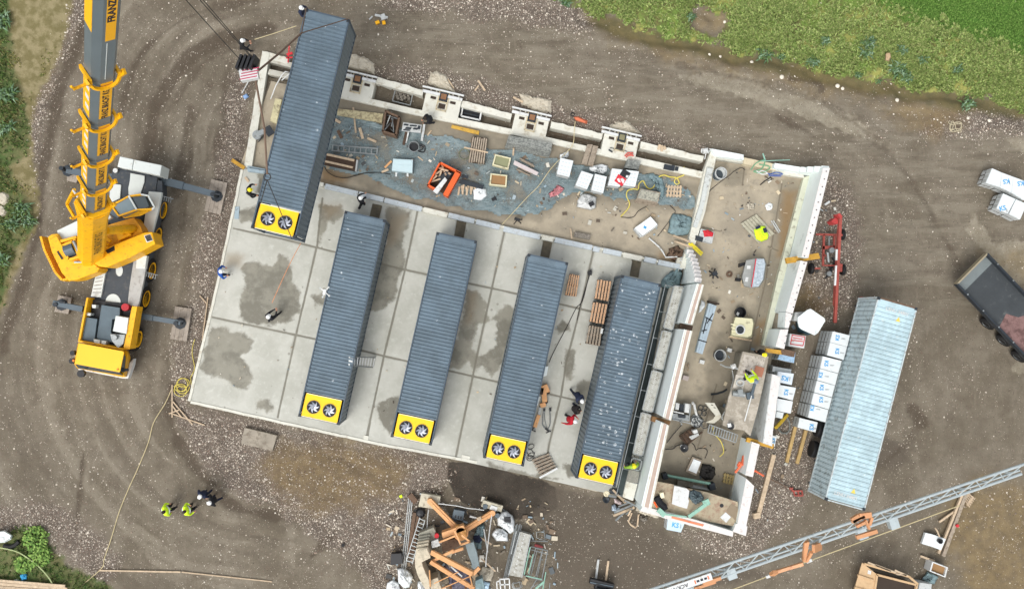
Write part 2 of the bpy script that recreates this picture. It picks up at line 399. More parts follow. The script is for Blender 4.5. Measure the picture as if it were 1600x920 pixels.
G_OCHRE = [
 [(430,700),(520,690),(600,706),(640,730),(620,768),(560,790),(500,800),(440,776),(405,730)],
 [(1390,156),(1440,150),(1500,162),(1500,196),(1460,208),(1420,200),(1386,180)],
 [(1480,780),(1540,752),(1600,762),(1900,800),(1900,1100),(1540,1000),(1500,900),(1478,850)],
 [(1540,400),(1600,395),(1800,400),(1800,440),(1600,432)],
 [(930,30),(1000,52),(1080,72),(1150,88),(1180,108),(1100,100),(1020,80),(950,54)],
 [(1090,22),(1136,20),(1138,44),(1110,54),(1086,42)],
 [(1180,104),(1300,118),(1400,140),(1380,156),(1290,142),(1180,118)],
 [(30,0),(100,0),(98,60),(76,110),(56,150),(44,190),(40,120),(24,60)],
 [(1225,470),(1262,450),(1300,470),(1280,500),(1240,490)]]
G_DARK = [
 [(700,722),(738,722),(790,736),(846,750),(868,762),(872,790),(850,806),(800,812),(750,800),(712,778),(698,746)]]
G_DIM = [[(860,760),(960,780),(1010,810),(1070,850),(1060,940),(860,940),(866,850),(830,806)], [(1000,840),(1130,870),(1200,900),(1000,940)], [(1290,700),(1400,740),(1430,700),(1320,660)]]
G_LIGHT = [
 [(430,668),(464,660),(470,688),(440,692)], [(536,684),(600,696),(596,714),(570,718),(538,706)],
 [(1545,388),(1590,374),(1640,400),(1630,440),(1570,446)], [(1520,330),(1548,372),(1570,408),(1552,412),(1510,360)],
 [(1570,215),(1640,208),(1660,232),(1600,240)], [(1140,110),(1240,136),(1330,180),(1390,230),(1330,210),(1240,176),(1150,150),(1060,120)],
 [(1590,560),(1640,560),(1640,590),(1580,580)]]
G_DITCH = [(900,4),(960,26),(1060,52),(1150,76),(1250,96),(1350,118),(1450,134),(1530,150),(1600,166),(1700,190),(1700,208),(1590,184),(1500,174),(1440,160),(1380,150),(1290,130),(1200,112),(1110,90),(1020,74),(940,48)]
PIT = [(398,94),(470,104),(560,128),(700,160),(860,196),(1000,232),(1104,252),(1098,266),(980,240),(860,214),(700,180),(520,140),(440,122),(400,112)]
TRACKS = [  # (points, half width, strength)
 ([(420,46),(360,56),(310,80),(272,118),(246,165),(234,215),(224,262)], .6,1.0),([(292,340),(272,420),(252,470),(240,540),(236,600)], .5,.6),([(262,330),(246,400),(240,450)], .35,.6),([(300,170),(286,230),(276,300)], .4,.8),([(330,130),(300,200),(296,260)], .3,.7),
 ([(180,600),(190,700),(250,780),(330,830),(430,870)], .5,.45),([(40,560),(70,690),(140,780)], .6,.45),([(520,10),(640,36),(780,40),(900,76),(1040,110)], .45,.5),([(700,92),(860,130),(1000,170),(1120,204),(1240,226)], .4,.4),([(1330,240),(1400,330),(1440,430),(1460,520)], .5,.45),
 ([(398,62),(330,90),(290,130),(262,175),(250,230)], .3,.7),
 ([(400,0),(330,12),(270,40),(222,84),(200,130),(188,180)], .3,.8),
 ([(470,4),(360,22),(290,50),(240,92),(212,142),(200,190)], .22,.6),
 ([(360,96),(350,140),(348,200),(330,250)], .5,.7),
 ([(140,20),(112,90),(92,150),(74,230),(62,300),(58,360),(40,420),(24,470),(4,545)], .5,.9),
 ([(160,110),(120,190),(100,260)], .35,.5),
 ([(266,600),(264,650),(290,710),(326,756),(368,792),(430,806)], .4,.9),
 ([(470,800),(530,846),(580,890),(590,940)], .3,.6),
 ([(486,870),(520,832)], .35,.8),([(612,812),(640,796),(700,760)], .2,.8),([(505,710),(560,732)], .2,.7),
 ([(1060,100),(1140,118),(1230,140),(1300,168),(1370,220),(1430,290),(1470,360),(1498,420)], .3,.7),
 ([(1080,116),(1180,138),(1262,170),(1340,226),(1400,300),(1440,380)], .25,.5),
 ([(1240,120),(1280,130),(1284,140)], .3,.8),([(1215,180),(1262,206),(1300,232)], .22,.8),([(1270,222),(1320,262)], .2,.6),
 ([(1286,280),(1310,310),(1322,340)], .3,.6),([(1440,660),(1428,640)], .5,.9),([(1385,720),(1425,684),(1440,650)], .3,.7),
 ([(1400,760),(1450,740),(1500,690)], .35,.5),([(1420,560),(1440,640),(1400,760)], .5,.4),
 ([(60,470),(40,560),(30,640)], .5,.4),([(130,700),(124,780),(118,830)], .12,.8),([(150,640),(190,660)], .4,.4),([(300,800),(360,830),(430,842)], .3,.6),
 ([(640,60),(760,56),(880,62),(1000,96)], .3,.4),([(560,40),(700,90),(860,110)], .3,.3),([(450,30),(560,12),(660,16)], .4,.5),
 ([(1480,460),(1430,500),(1410,560)], .4,.4),([(1560,640),(1500,760)], .5,.35),
 ([(1140,880),(1240,850),(1330,800)], .4,.5),([(880,90),(960,80),(1050,92)], .25,.5),([(0,640),(60,700),(100,760)], .4,.4),
 ([(1300,880),(1340,850),(1400,850)], .3,.5),([(1560,800),(1548,840),(1572,880),(1620,900)], .1,.6),([(1516,845),(1530,870),(1570,900)], .1,.6)]
def axis(lo, hi, step, far):
 a = np.arange(lo, hi+1e-6, step); e = [step*1.5]
 while sum(e) < far: e.append(e[-1]*1.45)
 e = np.cumsum(e)
 return np.concatenate([(lo-e)[::-1], a, hi+e])
gx, gy = axis(-33,37,.15,900), axis(-21,23,.15,900)
GX, GY = np.meshgrid(gx, gy)
GPX, GPY = PIX(GX, GY)
def vnoise(X, Y, s, seed=0):
 """cheap smooth value noise"""
 r = np.random.RandomState(seed).rand(256,256); x, y = X*s+1000, Y*s+1000; xi, yi = np.floor(x).astype(int), np.floor(y).astype(int); fx, fy = x-xi, y-yi
 fx, fy = fx*fx*(3-2*fx), fy*fy*(3-2*fy); g = lambda a, b: r[a % 256, b % 256]
 return (g(xi, yi)*(1-fx)+g(xi+1, yi)*fx)*(1-fy)+(g(xi, yi+1)*(1-fx)+g(xi+1, yi+1)*fx)*fy
S = {'grass': union(GPX, GPY, [G_GRASS]), 'lush': union(GPX, GPY, [G_LUSH]), 'dry': union(GPX, GPY, [G_LEFT]), 'wild': union(GPX, GPY, [G_LEFT_GREEN, G_SWG]),
     'gravel': union(GPX, GPY, G_GRAV), 'ochre': union(GPX, GPY, G_OCHRE), 'dark': union(GPX, GPY, G_DARK), 'slurry': union(GPX, GPY, G_LIGHT), 'dim': union(GPX, GPY, G_DIM), 'ditch': union(GPX, GPY, [G_DITCH])}
S['grass'] = np.minimum(S['grass'], -union(GPX, GPY, [G_OCHRE[5]])); S['grass'] = np.minimum(S['grass'], S['grass']+(vnoise(GX, GY, .9,77)-.75)*.9)
trk = np.zeros(GX.shape)
for pts, hw, st in TRACKS:
 hw *= 1.25; d = dline(GPX, GPY, smooth_line(pts)); d = d+(vnoise(GX, GY, .9,3)-.5)*.4
 trk = np.maximum(trk, st*np.clip(1.3-d/hw, 0,1))
pit = sdf(GPX, GPY, PIT)
GZ = (vnoise(GX, GY, .35,1)-.5)*.10+(vnoise(GX, GY, 1.6,2)-.5)*.05-.07*trk-.02
GZ += np.clip(S['grass']-.2,0,1.5)*.16+np.clip(S['dry'], 0,1)*.08+np.clip(S['wild'], 0,1)*.1
GZ += -.25*np.exp(-((S['grass']+.5)/.45)**2)*(GPX > 900)          # ditch at the foot of the bank
bld = sdf(GPX, GPY, [(405,70),(1115,225),(1305,255),(1170,842),(980,790),(292,636)])
GZ = np.where(bld > -.6, np.minimum(GZ, -.02), GZ)
GZ = np.where(pit > 0,-.55, GZ)
me = grid_mesh('ground', np.stack([GX.ravel(), GY.ravel(), GZ.ravel()], 1), len(gx), len(gy))
for k, v in S.items(): set_attr(me, k, v)
set_attr(me, 'track', trk)
dbl = dline(GPX, GPY, [(470,240),(1150,390),(1070,700),(430,540),(470,240)])
low = vnoise(GX, GY, .12,41)*5
QUIET = union(GPX, GPY, [[(1320,200),(1400,230),(1460,230),(1700,300),(1700,760),(1440,740),(1440,480),(1330,440),(1330,300)], [(1000,80),(1200,120),(1320,200),(1200,210),(960,140)]]); set_attr(me, 'quiet', QUIET); kk = np.where(GPX < 460,1., .4)
set_attr(me, 'rut', np.clip(.65*vnoise(dbl*1.5+low*.4, low, 1,42)+.35*vnoise(dbl*4.2+low, low*2,1,43)-.5,-1,1)*kk+.5*(bld < 2.))
set_attr(me, 'road', np.clip(union(GPX, GPY, [[(440,-90),(1300,-60),(1800,200),(1800,560),(1300,440),(1100,230),(440,60)]]),-1,1))
g = Lay('ground_soil')
base = g.two((121,113,99),(103,95,81),.35, off=5, lo=.36, hi=.64)
base = g.mix(g.rng(g.noise(1.1,8,.7,11),.42,.68,0,.55), base, (94,85,73))
base = g.mix(g.rng(g.noise(2.6,9,.75,21,(1,.25,.2)),.5,.72,0,.45), base, (132,123,109))
ru = g.math('MULTIPLY_ADD', g.math('SUBTRACT', g.noise(2.2,8,.7,51),.5),.5, g.attr('rut'))
base = g.mix(g.rng(ru, .52,.74,0,.4), base, (92,84,72)); base = g.mix(g.rng(ru, .42,.24,0,.5), base, (140,132,117))
rd = g.rng(g.attr('road'),-.5,.8)
base = g.mix(g.math('MULTIPLY', rd, g.rng(g.noise(.9,8,.7,3,(.25,1.6, R(-12))),.45,.62,0,.5)), base, (136,129,114))
base = g.mix(g.math('MULTIPLY', rd, g.rng(g.noise(1.3,8,.75,43,(.22,1.9, R(-24))),.52,.64,0,.5)), base, (92,84,72))
col = base
mk = g.mask('slurry', .55,2.0,.12,8); col = g.mix(g.math('MULTIPLY', mk, .75), col, g.two((152,145,128),(134,126,109),2, off=6))
grav_m = g.mask('gravel', 1.1,.8,.45,7)
gcol = g.two((108,98,89),(84,75,68),1.2, off=14)
col = g.mix(g.math('MULTIPLY', grav_m, .75), col, gcol)
mk = g.mask('ochre', 1.6,.7,.9,4); col = g.mix(g.math('MULTIPLY', mk, .62), col, g.two((134,114,76),(106,90,62),1.4, off=2))
mk = g.mask('dark', .25,1.4,.06,9); col = g.mix(g.math('MULTIPLY', mk, .92), col, g.two((68,62,55),(50,45,39),.8, off=12))
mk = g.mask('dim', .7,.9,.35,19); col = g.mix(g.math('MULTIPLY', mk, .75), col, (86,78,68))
tk = g.rng(g.math('MULTIPLY', g.attr('track'), g.math('ADD', g.noise(3.5,8,.7,33),.35)),.3,.85); col = g.mix(g.math('MULTIPLY', tk, .78), col, (74,64,53))
grit = g.noise(26,5,.7,2)
col = g.mix(g.rng(grit, .56,.74,0,.5), col, (134,125,112)); col = g.mix(g.rng(grit, .46,.3,0,.5), col, (66,57,50))
och = g.mask('ochre', .9,.9,.5,4)
dens = g.math('MULTIPLY', g.math('MULTIPLY', grav_m, .26), g.math('SUBTRACT', 1.0, g.math('MULTIPLY', och, .8)))
cl = g.math('MULTIPLY', g.rng(g.noise(.6,4,.6,9),.4,.66),.05)
dens2 = g.math('SUBTRACT', g.math('ADD', dens, cl), g.math('ADD', g.math('MULTIPLY', g.mask('dark', .25,1.4,.06,9),.4), g.math('MULTIPLY', g.rng(g.attr('quiet'),-.5,.5),.02)))
for sc, th, sz, of in ((9,.991,.34,0),(15,.984,.34,4),(24,.975,.38,9)):
 d, rr = g.dots(sc, th, sz, dens2, of)
 stone = g.mix(rr, (226,216,200),(150,138,124))
 col = g.mix(g.math('MULTIPLY', d, .9), col, stone)
d, rr = g.dots(20,.93,.42, g.math('MULTIPLY', grav_m, .3),17); col = g.mix(d, col, g.mix(rr, (60,50,46),(120,96,84)))
mk = g.mask('dry', .5,1.2,.2,3); col = g.mix(mk, col, g.two((140,130,98),(112,104,70),1.6, off=4, lo=.4, hi=.6))
mk = g.mask('ditch', .5,1.1,.3,12); col = g.mix(g.math('MULTIPLY', mk, .85), col, g.two((102,92,60),(82,78,50),1.3, off=5))
mk = g.mask('grass', 1.0,1.5,.15,2); gg = g.two((108,132,62),(100,100,62),1.0, off=8, lo=.42, hi=.6); gg = g.mix(g.rng(g.noise(.5,5,.6,15),.45,.62), gg, (150,150,84)); gg = g.mix(g.rng(g.noise(3.5,8,.75,25),.52,.62,0,.7), gg, (92,82,54)); col = g.mix(mk, col, gg)
mk = g.mask('wild', .5,1.6,.2,6); col = g.mix(mk, col, g.two((76,94,52),(108,106,72),1.4, off=18))
mk = g.mask('lush', 1.2,.5,.8,5); col = g.mix(mk, col, g.two((88,126,52),(72,106,42),2.2, off=1))
bh = g.math('ADD', g.math('MULTIPLY', g.noise(9,8,.7),1.0), g.math('MULTIPLY', grit, .5))
ground_m = g.finish(col, .92, bh, .05,.7)
me.materials.append(ground_m)
ground = bpy.data.objects.new('ground', me); COL.objects.link(ground); struct(ground)
def gz(px, py):
 """ground height at a surveyed point"""
 p = P(px, py, 0); i = int(np.clip(np.searchsorted(gy, p.y),0, len(gy)-1)); j = int(np.clip(np.searchsorted(gx, p.x),0, len(gx)-1))
 return float(GZ[i, j])
def gat(X, Y):
 return GZ[np.clip(np.searchsorted(gy, Y),0, len(gy)-1), np.clip(np.searchsorted(gx, X),0, len(gx)-1)]
def scatter_stones(name, n, weight, smin, smax, m, seed):
 r = np.random.RandomState(seed); pts = []
 while len(pts) < n:
  X = r.uniform(-33,36,20000); Y = r.uniform(-20,22,20000)
  i = np.clip(np.searchsorted(gy, Y),0, len(gy)-1), np.clip(np.searchsorted(gx, X),0, len(gx)-1)
  ok = (r.rand(20000) < weight[i]) & (bld[i] < -.05)
  for x, y in zip(X[ok], Y[ok]): pts.append((x, y))
 pts = np.array(pts[:n]); s = smin+(smax-smin)*r.rand(n)**3
 oct_ = np.array([(1,0,0),(0,1,0),(-1,0,0),(0,-1,0),(0,0,.7),(0,0,-.4)])
 V = oct_[None]*s[:, None, None]*(1+.5*(r.rand(n, 6,1)-.5)); a = r.rand(n)*6.28
 ca, sa = np.cos(a)[:, None], np.sin(a)[:, None]
 st = .55+.45*r.rand(n)[:, None]
 x, y = V[..., 0], V[..., 1]*st; V = np.stack([x*ca-y*sa, x*sa+y*ca, V[..., 2]], -1)
 V[..., 0] += pts[:, :1]; V[..., 1] += pts[:, 1:]; V[..., 2] += gat(pts[:, 0], pts[:, 1])[:, None]+.3*s[:, None]
 f = np.array([(0,1,4),(1,2,4),(2,3,4),(3,0,4),(1,0,5),(2,1,5),(3,2,5),(0,3,5)])
 F_ = (f[None]+(np.arange(n)*6)[:, None, None]).reshape(-1,3)
 me = bpy.data.meshes.new(name); me.from_pydata(V.reshape(-1,3).tolist(), [], F_.tolist()); me.materials.append(m)
 o = bpy.data.objects.new(name, me); COL.objects.link(o); return o
def rand_island_mat(name, cols, rough=.85):
 m, t, b = nodes_of(name); ge = t.nodes.new('ShaderNodeNewGeometry'); cr = t.nodes.new('ShaderNodeValToRGB')
 t.links.new(ge.outputs['Random Per Island'], cr.inputs[0]); t.links.new(cr.outputs[0], b.inputs['Base Color']); b.inputs['Roughness'].default_value = rough
 b.inputs['Specular IOR Level'].default_value = .2
 e = cr.color_ramp.elements
 while len(e) < len(cols): e.new(.5)
 for i, c in enumerate(cols): e[i].position = i/(len(cols)-1); e[i].color = (*lin(c),1)
 return m
M_stone = rand_island_mat('stone_chips', [(120,106,94),(170,158,142),(206,196,180),(232,224,210),(160,140,124)])
vegetated = (S['grass'] > -.1) | (S['dry'] > .1) | (S['wild'] > 0)
wt = np.where(vegetated | (S['dark'] > 0),0.002,.022+.05*(vnoise(GX, GY, .5,8) > .55))+np.where(S['gravel'] > 0,.6,0)*np.where(S['ochre'] > 0,.3,1)
wt = wt*np.where(QUIET > 0,.35,1)*(vnoise(GX, GY, .7,5)*1.2)
o = scatter_stones('gravel_stones', 15000, wt, .014,.075, M_stone, 5); tag(o, 'pale stone chips strewn over the muddy site and thick on the gravel beds', 'stones', kind='stuff')
def tufts(name, n, weight, hmin, hmax, spread, m, seed, blades=5):
 r = np.random.RandomState(seed); PX_ = []; PY_ = []; c = 0
 while c < n:
  X = r.uniform(-36,40,40000); Y = r.uniform(-22,23.5,40000)
  i = np.clip(np.searchsorted(gy, Y),0, len(gy)-1), np.clip(np.searchsorted(gx, X),0, len(gx)-1)
  ok = r.rand(40000) < weight[i]; PX_.append(X[ok]); PY_.append(Y[ok]); c += ok.sum()
 X = np.concatenate(PX_)[:n]; Y = np.concatenate(PY_)[:n]; Z = gat(X, Y)
 n3 = n*blades; X = np.repeat(X, blades); Y = np.repeat(Y, blades); Z = np.repeat(Z, blades)
 a = r.rand(n3)*6.28; h = hmin+(hmax-hmin)*r.rand(n3); l = spread*(.4+r.rand(n3)); wd = .012+.02*r.rand(n3)
 ca, sa = np.cos(a), np.sin(a)
 V = np.zeros((n3,4,3))
 V[:, 0] = np.stack([X-sa*wd, Y+ca*wd, Z], 1); V[:, 1] = np.stack([X+sa*wd, Y-ca*wd, Z], 1)
 V[:, 2] = np.stack([X+ca*l*.6+sa*wd, Y+sa*l*.6-ca*wd, Z+h], 1); V[:, 3] = np.stack([X+ca*l, Y+sa*l, Z+h*.75], 1)
 f = np.array([(0,1,2),(0,2,3)]); F_ = (f[None]+(np.arange(n3)*4)[:, None, None]).reshape(-1,3)
 me = bpy.data.meshes.new(name); me.from_pydata(V.reshape(-1,3).tolist(), [], F_.tolist()); me.materials.append(m)
 o = bpy.data.objects.new(name, me); COL.objects.link(o); return o
nz = vnoise(GX, GY, .8,12)*.6+vnoise(GX, GY, 2.2,13)*.4
patch = np.clip((nz-.28)*3,0,1)
M_gr1 = rand_island_mat('bank_grass', [(98,120,62),(142,162,88),(182,196,124),(122,150,80),(168,168,116),(108,136,70)])
M_gr2 = rand_island_mat('lush_grass', [(76,112,46),(100,138,60),(126,158,80),(70,100,44)])
M_gr3 = rand_island_mat('wild_weeds', [(64,92,48),(92,122,62),(128,148,84),(150,146,104),(74,108,62)])
M_gr4 = rand_island_mat('dry_grass', [(150,138,90),(126,124,70),(96,110,58),(170,156,112)])
lush = (S['lush']+(vnoise(GX, GY, 3.1,91)-.5)*.9+(np.random.RandomState(3).rand(*GX.shape)-.5)*1.2 > 0)
gw = np.clip(S['grass']*1.2+.25,0,1)*(.10+.9*patch**1.5)*(~lush)*(S['ochre'] < -.1)
o = tufts('bank_grass', 26000, gw, .06,.2,.17, M_gr1,1); tag(o, 'rough yellow green grass covering the bank above the ditch', 'grass', kind='stuff')
o = tufts('meadow_grass', 15000, lush*.9,.04,.12,.09, M_gr2,2); tag(o, 'smooth bright green grass in the upper right corner', 'grass', kind='stuff')
wl = np.clip(S['wild']+.3,0,1)*(.2+.8*patch)
o = tufts('wild_weeds', 13000, wl, .05,.22,.15, M_gr3,3); tag(o, 'dark green weeds along the left edge of the site', 'weeds', kind='stuff')
dl = np.clip(S['dry'], 0,1)*np.clip((vnoise(GX, GY, .9,22)-.45)*4,0,1)
o = tufts('dry_grass', 4500, dl, .03,.1,.09, M_gr4,4); tag(o, 'sparse dry grass on the sandy strip left of the crane boom', 'grass', kind='stuff')
def floor_grid(name, quad, z, nx, ny, attrs, m, thick=.25, wob=0.0):
 q = [P(x, y, z) for x, y in quad]      # NW, NE, SE, SW
 u = np.linspace(0,1, nx)[None, :, None]; v = np.linspace(0,1, ny)[:, None, None]
 q = [np.array(p) for p in q]
 V = (q[0]*(1-u)+q[1]*u)*(1-v)+(q[3]*(1-u)+q[2]*u)*v
 V = V.reshape(-1,3)
 A, B = PIX(V[:, 0], V[:, 1], z)
 if wob:
  V[:, 1] += 0
 vals = {k: f(A, B) for k, f in attrs.items()}
 if '_dz' in vals: V[:, 2] += vals.pop('_dz')
 me = grid_mesh(name, V, nx, ny)
 for k, a in vals.items(): set_attr(me, k, a)
 me.materials.append(m)
 o = bpy.data.objects.new(name, me); COL.objects.link(o); struct(o)
 mb = MB()
 for i in range(4):
  a, b = Vector(q[i]), Vector(q[(i+1) % 4]); k = (a+b)/2-Vector(sum(q)/4); k.normalize()
  mb.beam(a-k*.06-Vector((0,0, thick/2+.004)), b-k*.06-Vector((0,0, thick/2+.004)),.12, thick)
 e = mb.build('slab_edge', M_conc, None); struct(e)
 return o
def zr(s, ox, oy, L): return [(ox+x/s, oy+y/s) for x, y in L]
z1 = lambda L: zr(2.556,300,320, L)
z2 = lambda L: zr(2.19,580,320, L)
z3 = lambda L: zr(4.18,820,560, L)
PAD = [(381,263),(1062,413),(984,778),(298,626)]
WET = [z1([(210,235),(260,220),(320,245),(350,195),(385,210),(400,260),(400,300),(425,340),(425,430),(385,470),(320,485),(240,475),(190,450),(190,380),(205,340),(205,270)]),
       z1([(75,475),(130,500),(210,510),(240,540),(235,570),(195,605),(225,640),(240,690),(225,725),(180,740),(130,700),(70,680),(35,650),(50,580),(60,520)]),
       z1([(260,785),(300,775),(330,815),(300,835),(260,810)]), z1([(470,365),(520,350),(540,400),(490,405)]),
       z1([(510,0),(600,0),(600,40),(570,75),(545,70),(520,120),(500,165),(512,80)]),
       z2([(50,5),(140,20),(130,60),(110,110),(115,200),(95,260),(80,330),(20,360),(-10,360),(20,250),(50,130)]),
       z2([(330,290),(365,300),(395,345),(400,395),(365,415),(345,450),(350,490),(365,525),(400,500),(432,480),(420,440),(430,400),(412,390),(440,365),(455,340),(490,355),(480,450),(440,560),(412,590),(380,550),(350,565),(330,540),(300,565),(262,560),(280,500),(300,420)]),
       z2([(30,670),(95,655),(95,760),(60,790),(30,740),(15,700)]),
       z3([(260,-60),(340,-60),(325,10),(300,60),(297,130),(265,130),(270,60)]), zr(5.75,820,360, [(330,790),(400,830),(410,900),(300,930),(280,890)]),
       z3([(380,130),(480,170),(460,280),(390,265),(350,245),(298,245),(305,220),(335,195)]), z3([(250,675),(310,680),(345,790),(280,765),(248,715)]),
       z3([(262,0),(330,0),(300,140),(262,130)]),
       [(640,706),(668,712),(700,716),(720,724),(670,722)], [(760,722),(830,738),(880,748),(840,750),(770,732)], [(405,270),(440,282),(430,310),(400,300)], [(375,330),(400,322),(402,350),(376,348)]]
BROWN = [z2([(330,300),(360,300),(350,400),(320,410)]), z1([(515,0),(600,0),(590,30),(540,60)]), z2([(60,20),(120,40),(90,120),(40,160)]), z1([(140,190),(210,200),(200,250),(130,240)])]
JOINTS = [[(504,310),(500,340),(495.6,382.6),(480,450),(462.4,523.4),(437,637),(434,652)], [(655,318),(632.5,422.7),(600.5,553),(582,640),(572,684)], [(788,362),(749,539),(712.4,712.7)],
          [(930,380),(907,480),(884.6,567),(877,617),(858,694),(854,720)], [(330,495),(495,530),(600,556),(750,590),(900,625),(1010,650)], [(365,357),(440,373),(640,423),(790,455),(905,482),(1040,514)], [(578,660),(573,690)]]
CHAN = [[(582,318),(597,321),(591,346),(576,343)], [(714,343),(729,347),(724,374),(709,371)], [(850,372),(864,376),(858,404),(844,401)], [(989,402),(1003,406),(998,434),(984,431)]]
dj = lambda A, B: np.clip(.3-np.min([dline(A, B, j) for j in JOINTS], 0),0,.3)/.3
c = Lay('pad_concrete')
col = c.two((185,185,176),(168,168,158),.5, off=3); col = c.mix(c.rng(c.noise(3.2,8,.7,8),.5,.72,0,.5), col, (198,200,192))
col = c.mix(c.rng(c.noise(1.5,9,.75,31,(1,.2, R(-78))),.58,.72,0,.35), col, (150,150,140))
mk = c.mask('brown', .3,1.3,.35,4); col = c.mix(c.math('MULTIPLY', mk, .5), col, (158,140,112))
w1 = c.mask('wet', .45,1.6,.12,5); halo = c.mask('wet', .42,1.9,.16,5,-.12)
col = c.mix(c.math('MULTIPLY', halo, .35), col, (188,187,177))
wetc = c.two((130,127,114),(106,103,91),.7, off=7, lo=.42, hi=.58); wetc = c.mix(c.rng(c.noise(2.8,8,.75,61),.5,.7,0,.5), wetc, (146,144,132)); wetc = c.mix(c.math('MULTIPLY', mk, .6), wetc, (132,116,92))
col = c.mix(c.math('MULTIPLY', w1,.93), col, wetc)
sp, rr = c.dots(2.6,.93,.16, None, 3); col = c.mix(c.math('MULTIPLY', sp, .5), col, (112,108,98))
j = c.rng(c.math('ADD', c.attr('joint'), c.math('MULTIPLY', c.math('SUBTRACT', c.noise(2.5,5),.5),.22)),.74,.86); col = c.mix(c.math('MULTIPLY', j, .75), col, (98,95,84))
jw = c.rng(c.math('ADD', c.attr('joint'), c.math('MULTIPLY', c.math('SUBTRACT', c.noise(.8,6),.5),1.3)),.62,.85); col = c.mix(c.math('MULTIPLY', jw, .28), col, (124,120,106))
ch = c.rng(c.attr('chan'),-.02,.02); col = c.mix(ch, col, c.two((112,104,88),(90,84,72),2))
M_pad = c.finish(col, c.rng(w1,0,1,.85,.45), c.noise(12,5),.01,.3)
pad = floor_grid('pad_slab', PAD, .25,420,230, {'wet': lambda A, B: union(A, B, WET), 'brown': lambda A, B: union(A, B, BROWN), 'joint': dj, 'chan': lambda A, B: union(A, B, CHAN),
      '_dz': lambda A, B: np.where(union(A, B, CHAN) > 0,-.12,0)-.015*(dj(A, B) > .8)}, M_pad)
h = Lay('hall_concrete')
col = h.two((170,159,139),(148,139,122),.45, off=2); col = h.mix(h.rng(h.noise(1.6,9,.7,8),.5,.7,0,.6), col, (126,120,108)); col = h.mix(h.rng(h.noise(4,9,.7,18),.55,.7,0,.45), col, (176,166,148))
mk = h.mask('wet', .5,1.2,.3,5); col = h.mix(h.math('MULTIPLY', mk, .6), col, h.two((118,112,98),(100,94,82),1.1)); mk = h.mask('brown', .4,1.2,.3,9); col = h.mix(h.math('MULTIPLY', mk, .7), col, (132,104,66))
j = h.rng(h.attr('joint'),.78,.9); col = h.mix(h.math('MULTIPLY', j, .6), col, (96,88,76)); sp, rr = h.dots(3.5,.93,.14, None, 3); col = h.mix(h.math('MULTIPLY', sp, .6), col, (92,86,76))
M_hall = h.finish(col, h.rng(mk, 0,1,.85,.5), h.noise(10,6),.015,.4)
HALL_J = [[(1117,246),(1092,356),(1070,416)], [(500,200),(640,232)]]
hj = lambda js: (lambda A, B: np.clip(.3-np.min([dline(A, B, q) for q in js], 0),0,.3)/.3)
floor_grid('hall_floor', [(424,127),(1108,273),(1072,420),(374,262)], .1,240,70, {
 'wet': lambda A, B: union(A, B, [[(440,130),(560,140),(700,190),(860,230),(1000,262),(1090,290),(1088,330),(1000,330),(900,310),(840,345),(760,340),(600,300),(500,270)], [(560,150),(700,180),(1000,250),(1090,280),(1000,262),(700,200)]]),
 'brown': lambda A, B: union(A, B, [[(500,262),(545,275),(540,290),(500,285)], [(620,270),(650,276),(640,290),(620,286)], [(1030,395),(1065,400),(1064,412),(1030,405)]]), 'joint': hj(HALL_J)}, M_hall, thick=.2)
ROOM_J = [[(1222,286),(1196,440),(1182,500),(1168,560)], [(1163,262),(1160,290)], [(1098,355),(1126,362)], [(1200,385),(1216,392)], [(1120,600),(1090,700)]]
floor_grid('room_floor', [(1110,236),(1268,272),(1150,822),(1010,790)], .106,90,240, {
 'wet': lambda A, B: union(A, B, [[(1222,280),(1258,280),(1200,540),(1160,560),(1190,440)], [(1110,520),(1180,500),(1160,700),(1140,780),(1030,760),(1050,640),(1100,610)], [(1136,256),(1168,264),(1162,292),(1132,286)]]),  # last outline only darkens the recess in the floor
 'brown': lambda A, B: union(A, B, [[(1225,300),(1245,300),(1225,400),(1215,400)], [(1184,500),(1196,500),(1186,540),(1178,540)]]), 'joint': hj(ROOM_J)}, M_hall, thick=.2)
def wall(name, label, segs, group=None, parts=()):
 """segs: list of (outline, z0, z1, part name, material)"""
 allp = [P(x, y, s[1]) for s in segs for x, y in s[0]]
 c = Vector((sum(p.x for p in allp)/len(allp), sum(p.y for p in allp)/len(allp), min(s[1] for s in segs)))
 t = thing(name, label, 'wall', c, 0, group)
 by = {}
 for out, z0, z1, pn, m in segs: by.setdefault((pn, m.name),(MB(), m))[0].px(out, z0, z1)
 for (pn, _),(mb, m) in by.items(): mb.build(pn, m, t, world=True)
 return t
def wob_line(pts, n, amp, seed):
 r = random.Random(seed); out = []
 for (a, b) in zip(pts[:-1], pts[1:]):
  for i in range(n): k = i/n; out.append((a[0]+(b[0]-a[0])*k+r.uniform(-amp, amp), a[1]+(b[1]-a[1])*k+r.uniform(-amp, amp)))
 out.append(pts[-1]); return out
def strip(pa, pb, n=10, amp=.6, seed=1):
 """outline between two polylines (the first one ragged)"""
 return wob_line(pa, n, amp, seed)+list(reversed(pb))
segs = []
for i, (a, b) in enumerate([((412,80),(452,91)),((583,119),(662,141)),((722,157),(800,178)),((862,190),(942,209)),((1002,222),(1100,244))]):
 segs.append((strip([a, b], [(a[0]-2, a[1]+10),(b[0]-2, b[1]+9)], 9,1.0, i),-.6,.3, 'wall_section', M_conc_w))
wall('outer_foundation_wall', 'ragged pale outer foundation wall of the hall between the wide column bases', segs)
segs = [(strip([(524,151),(640,178),(800,211),(933,241),(1100,279)], [(526,142),(640,168.5),(800,202),(933,232),(1103,269.5)], 10,.25,5),-.6,.34, 'wall_section', M_conc_w)]
wall('inner_foundation_wall', 'long straight pale foundation wall along the top of the blue netting', segs)
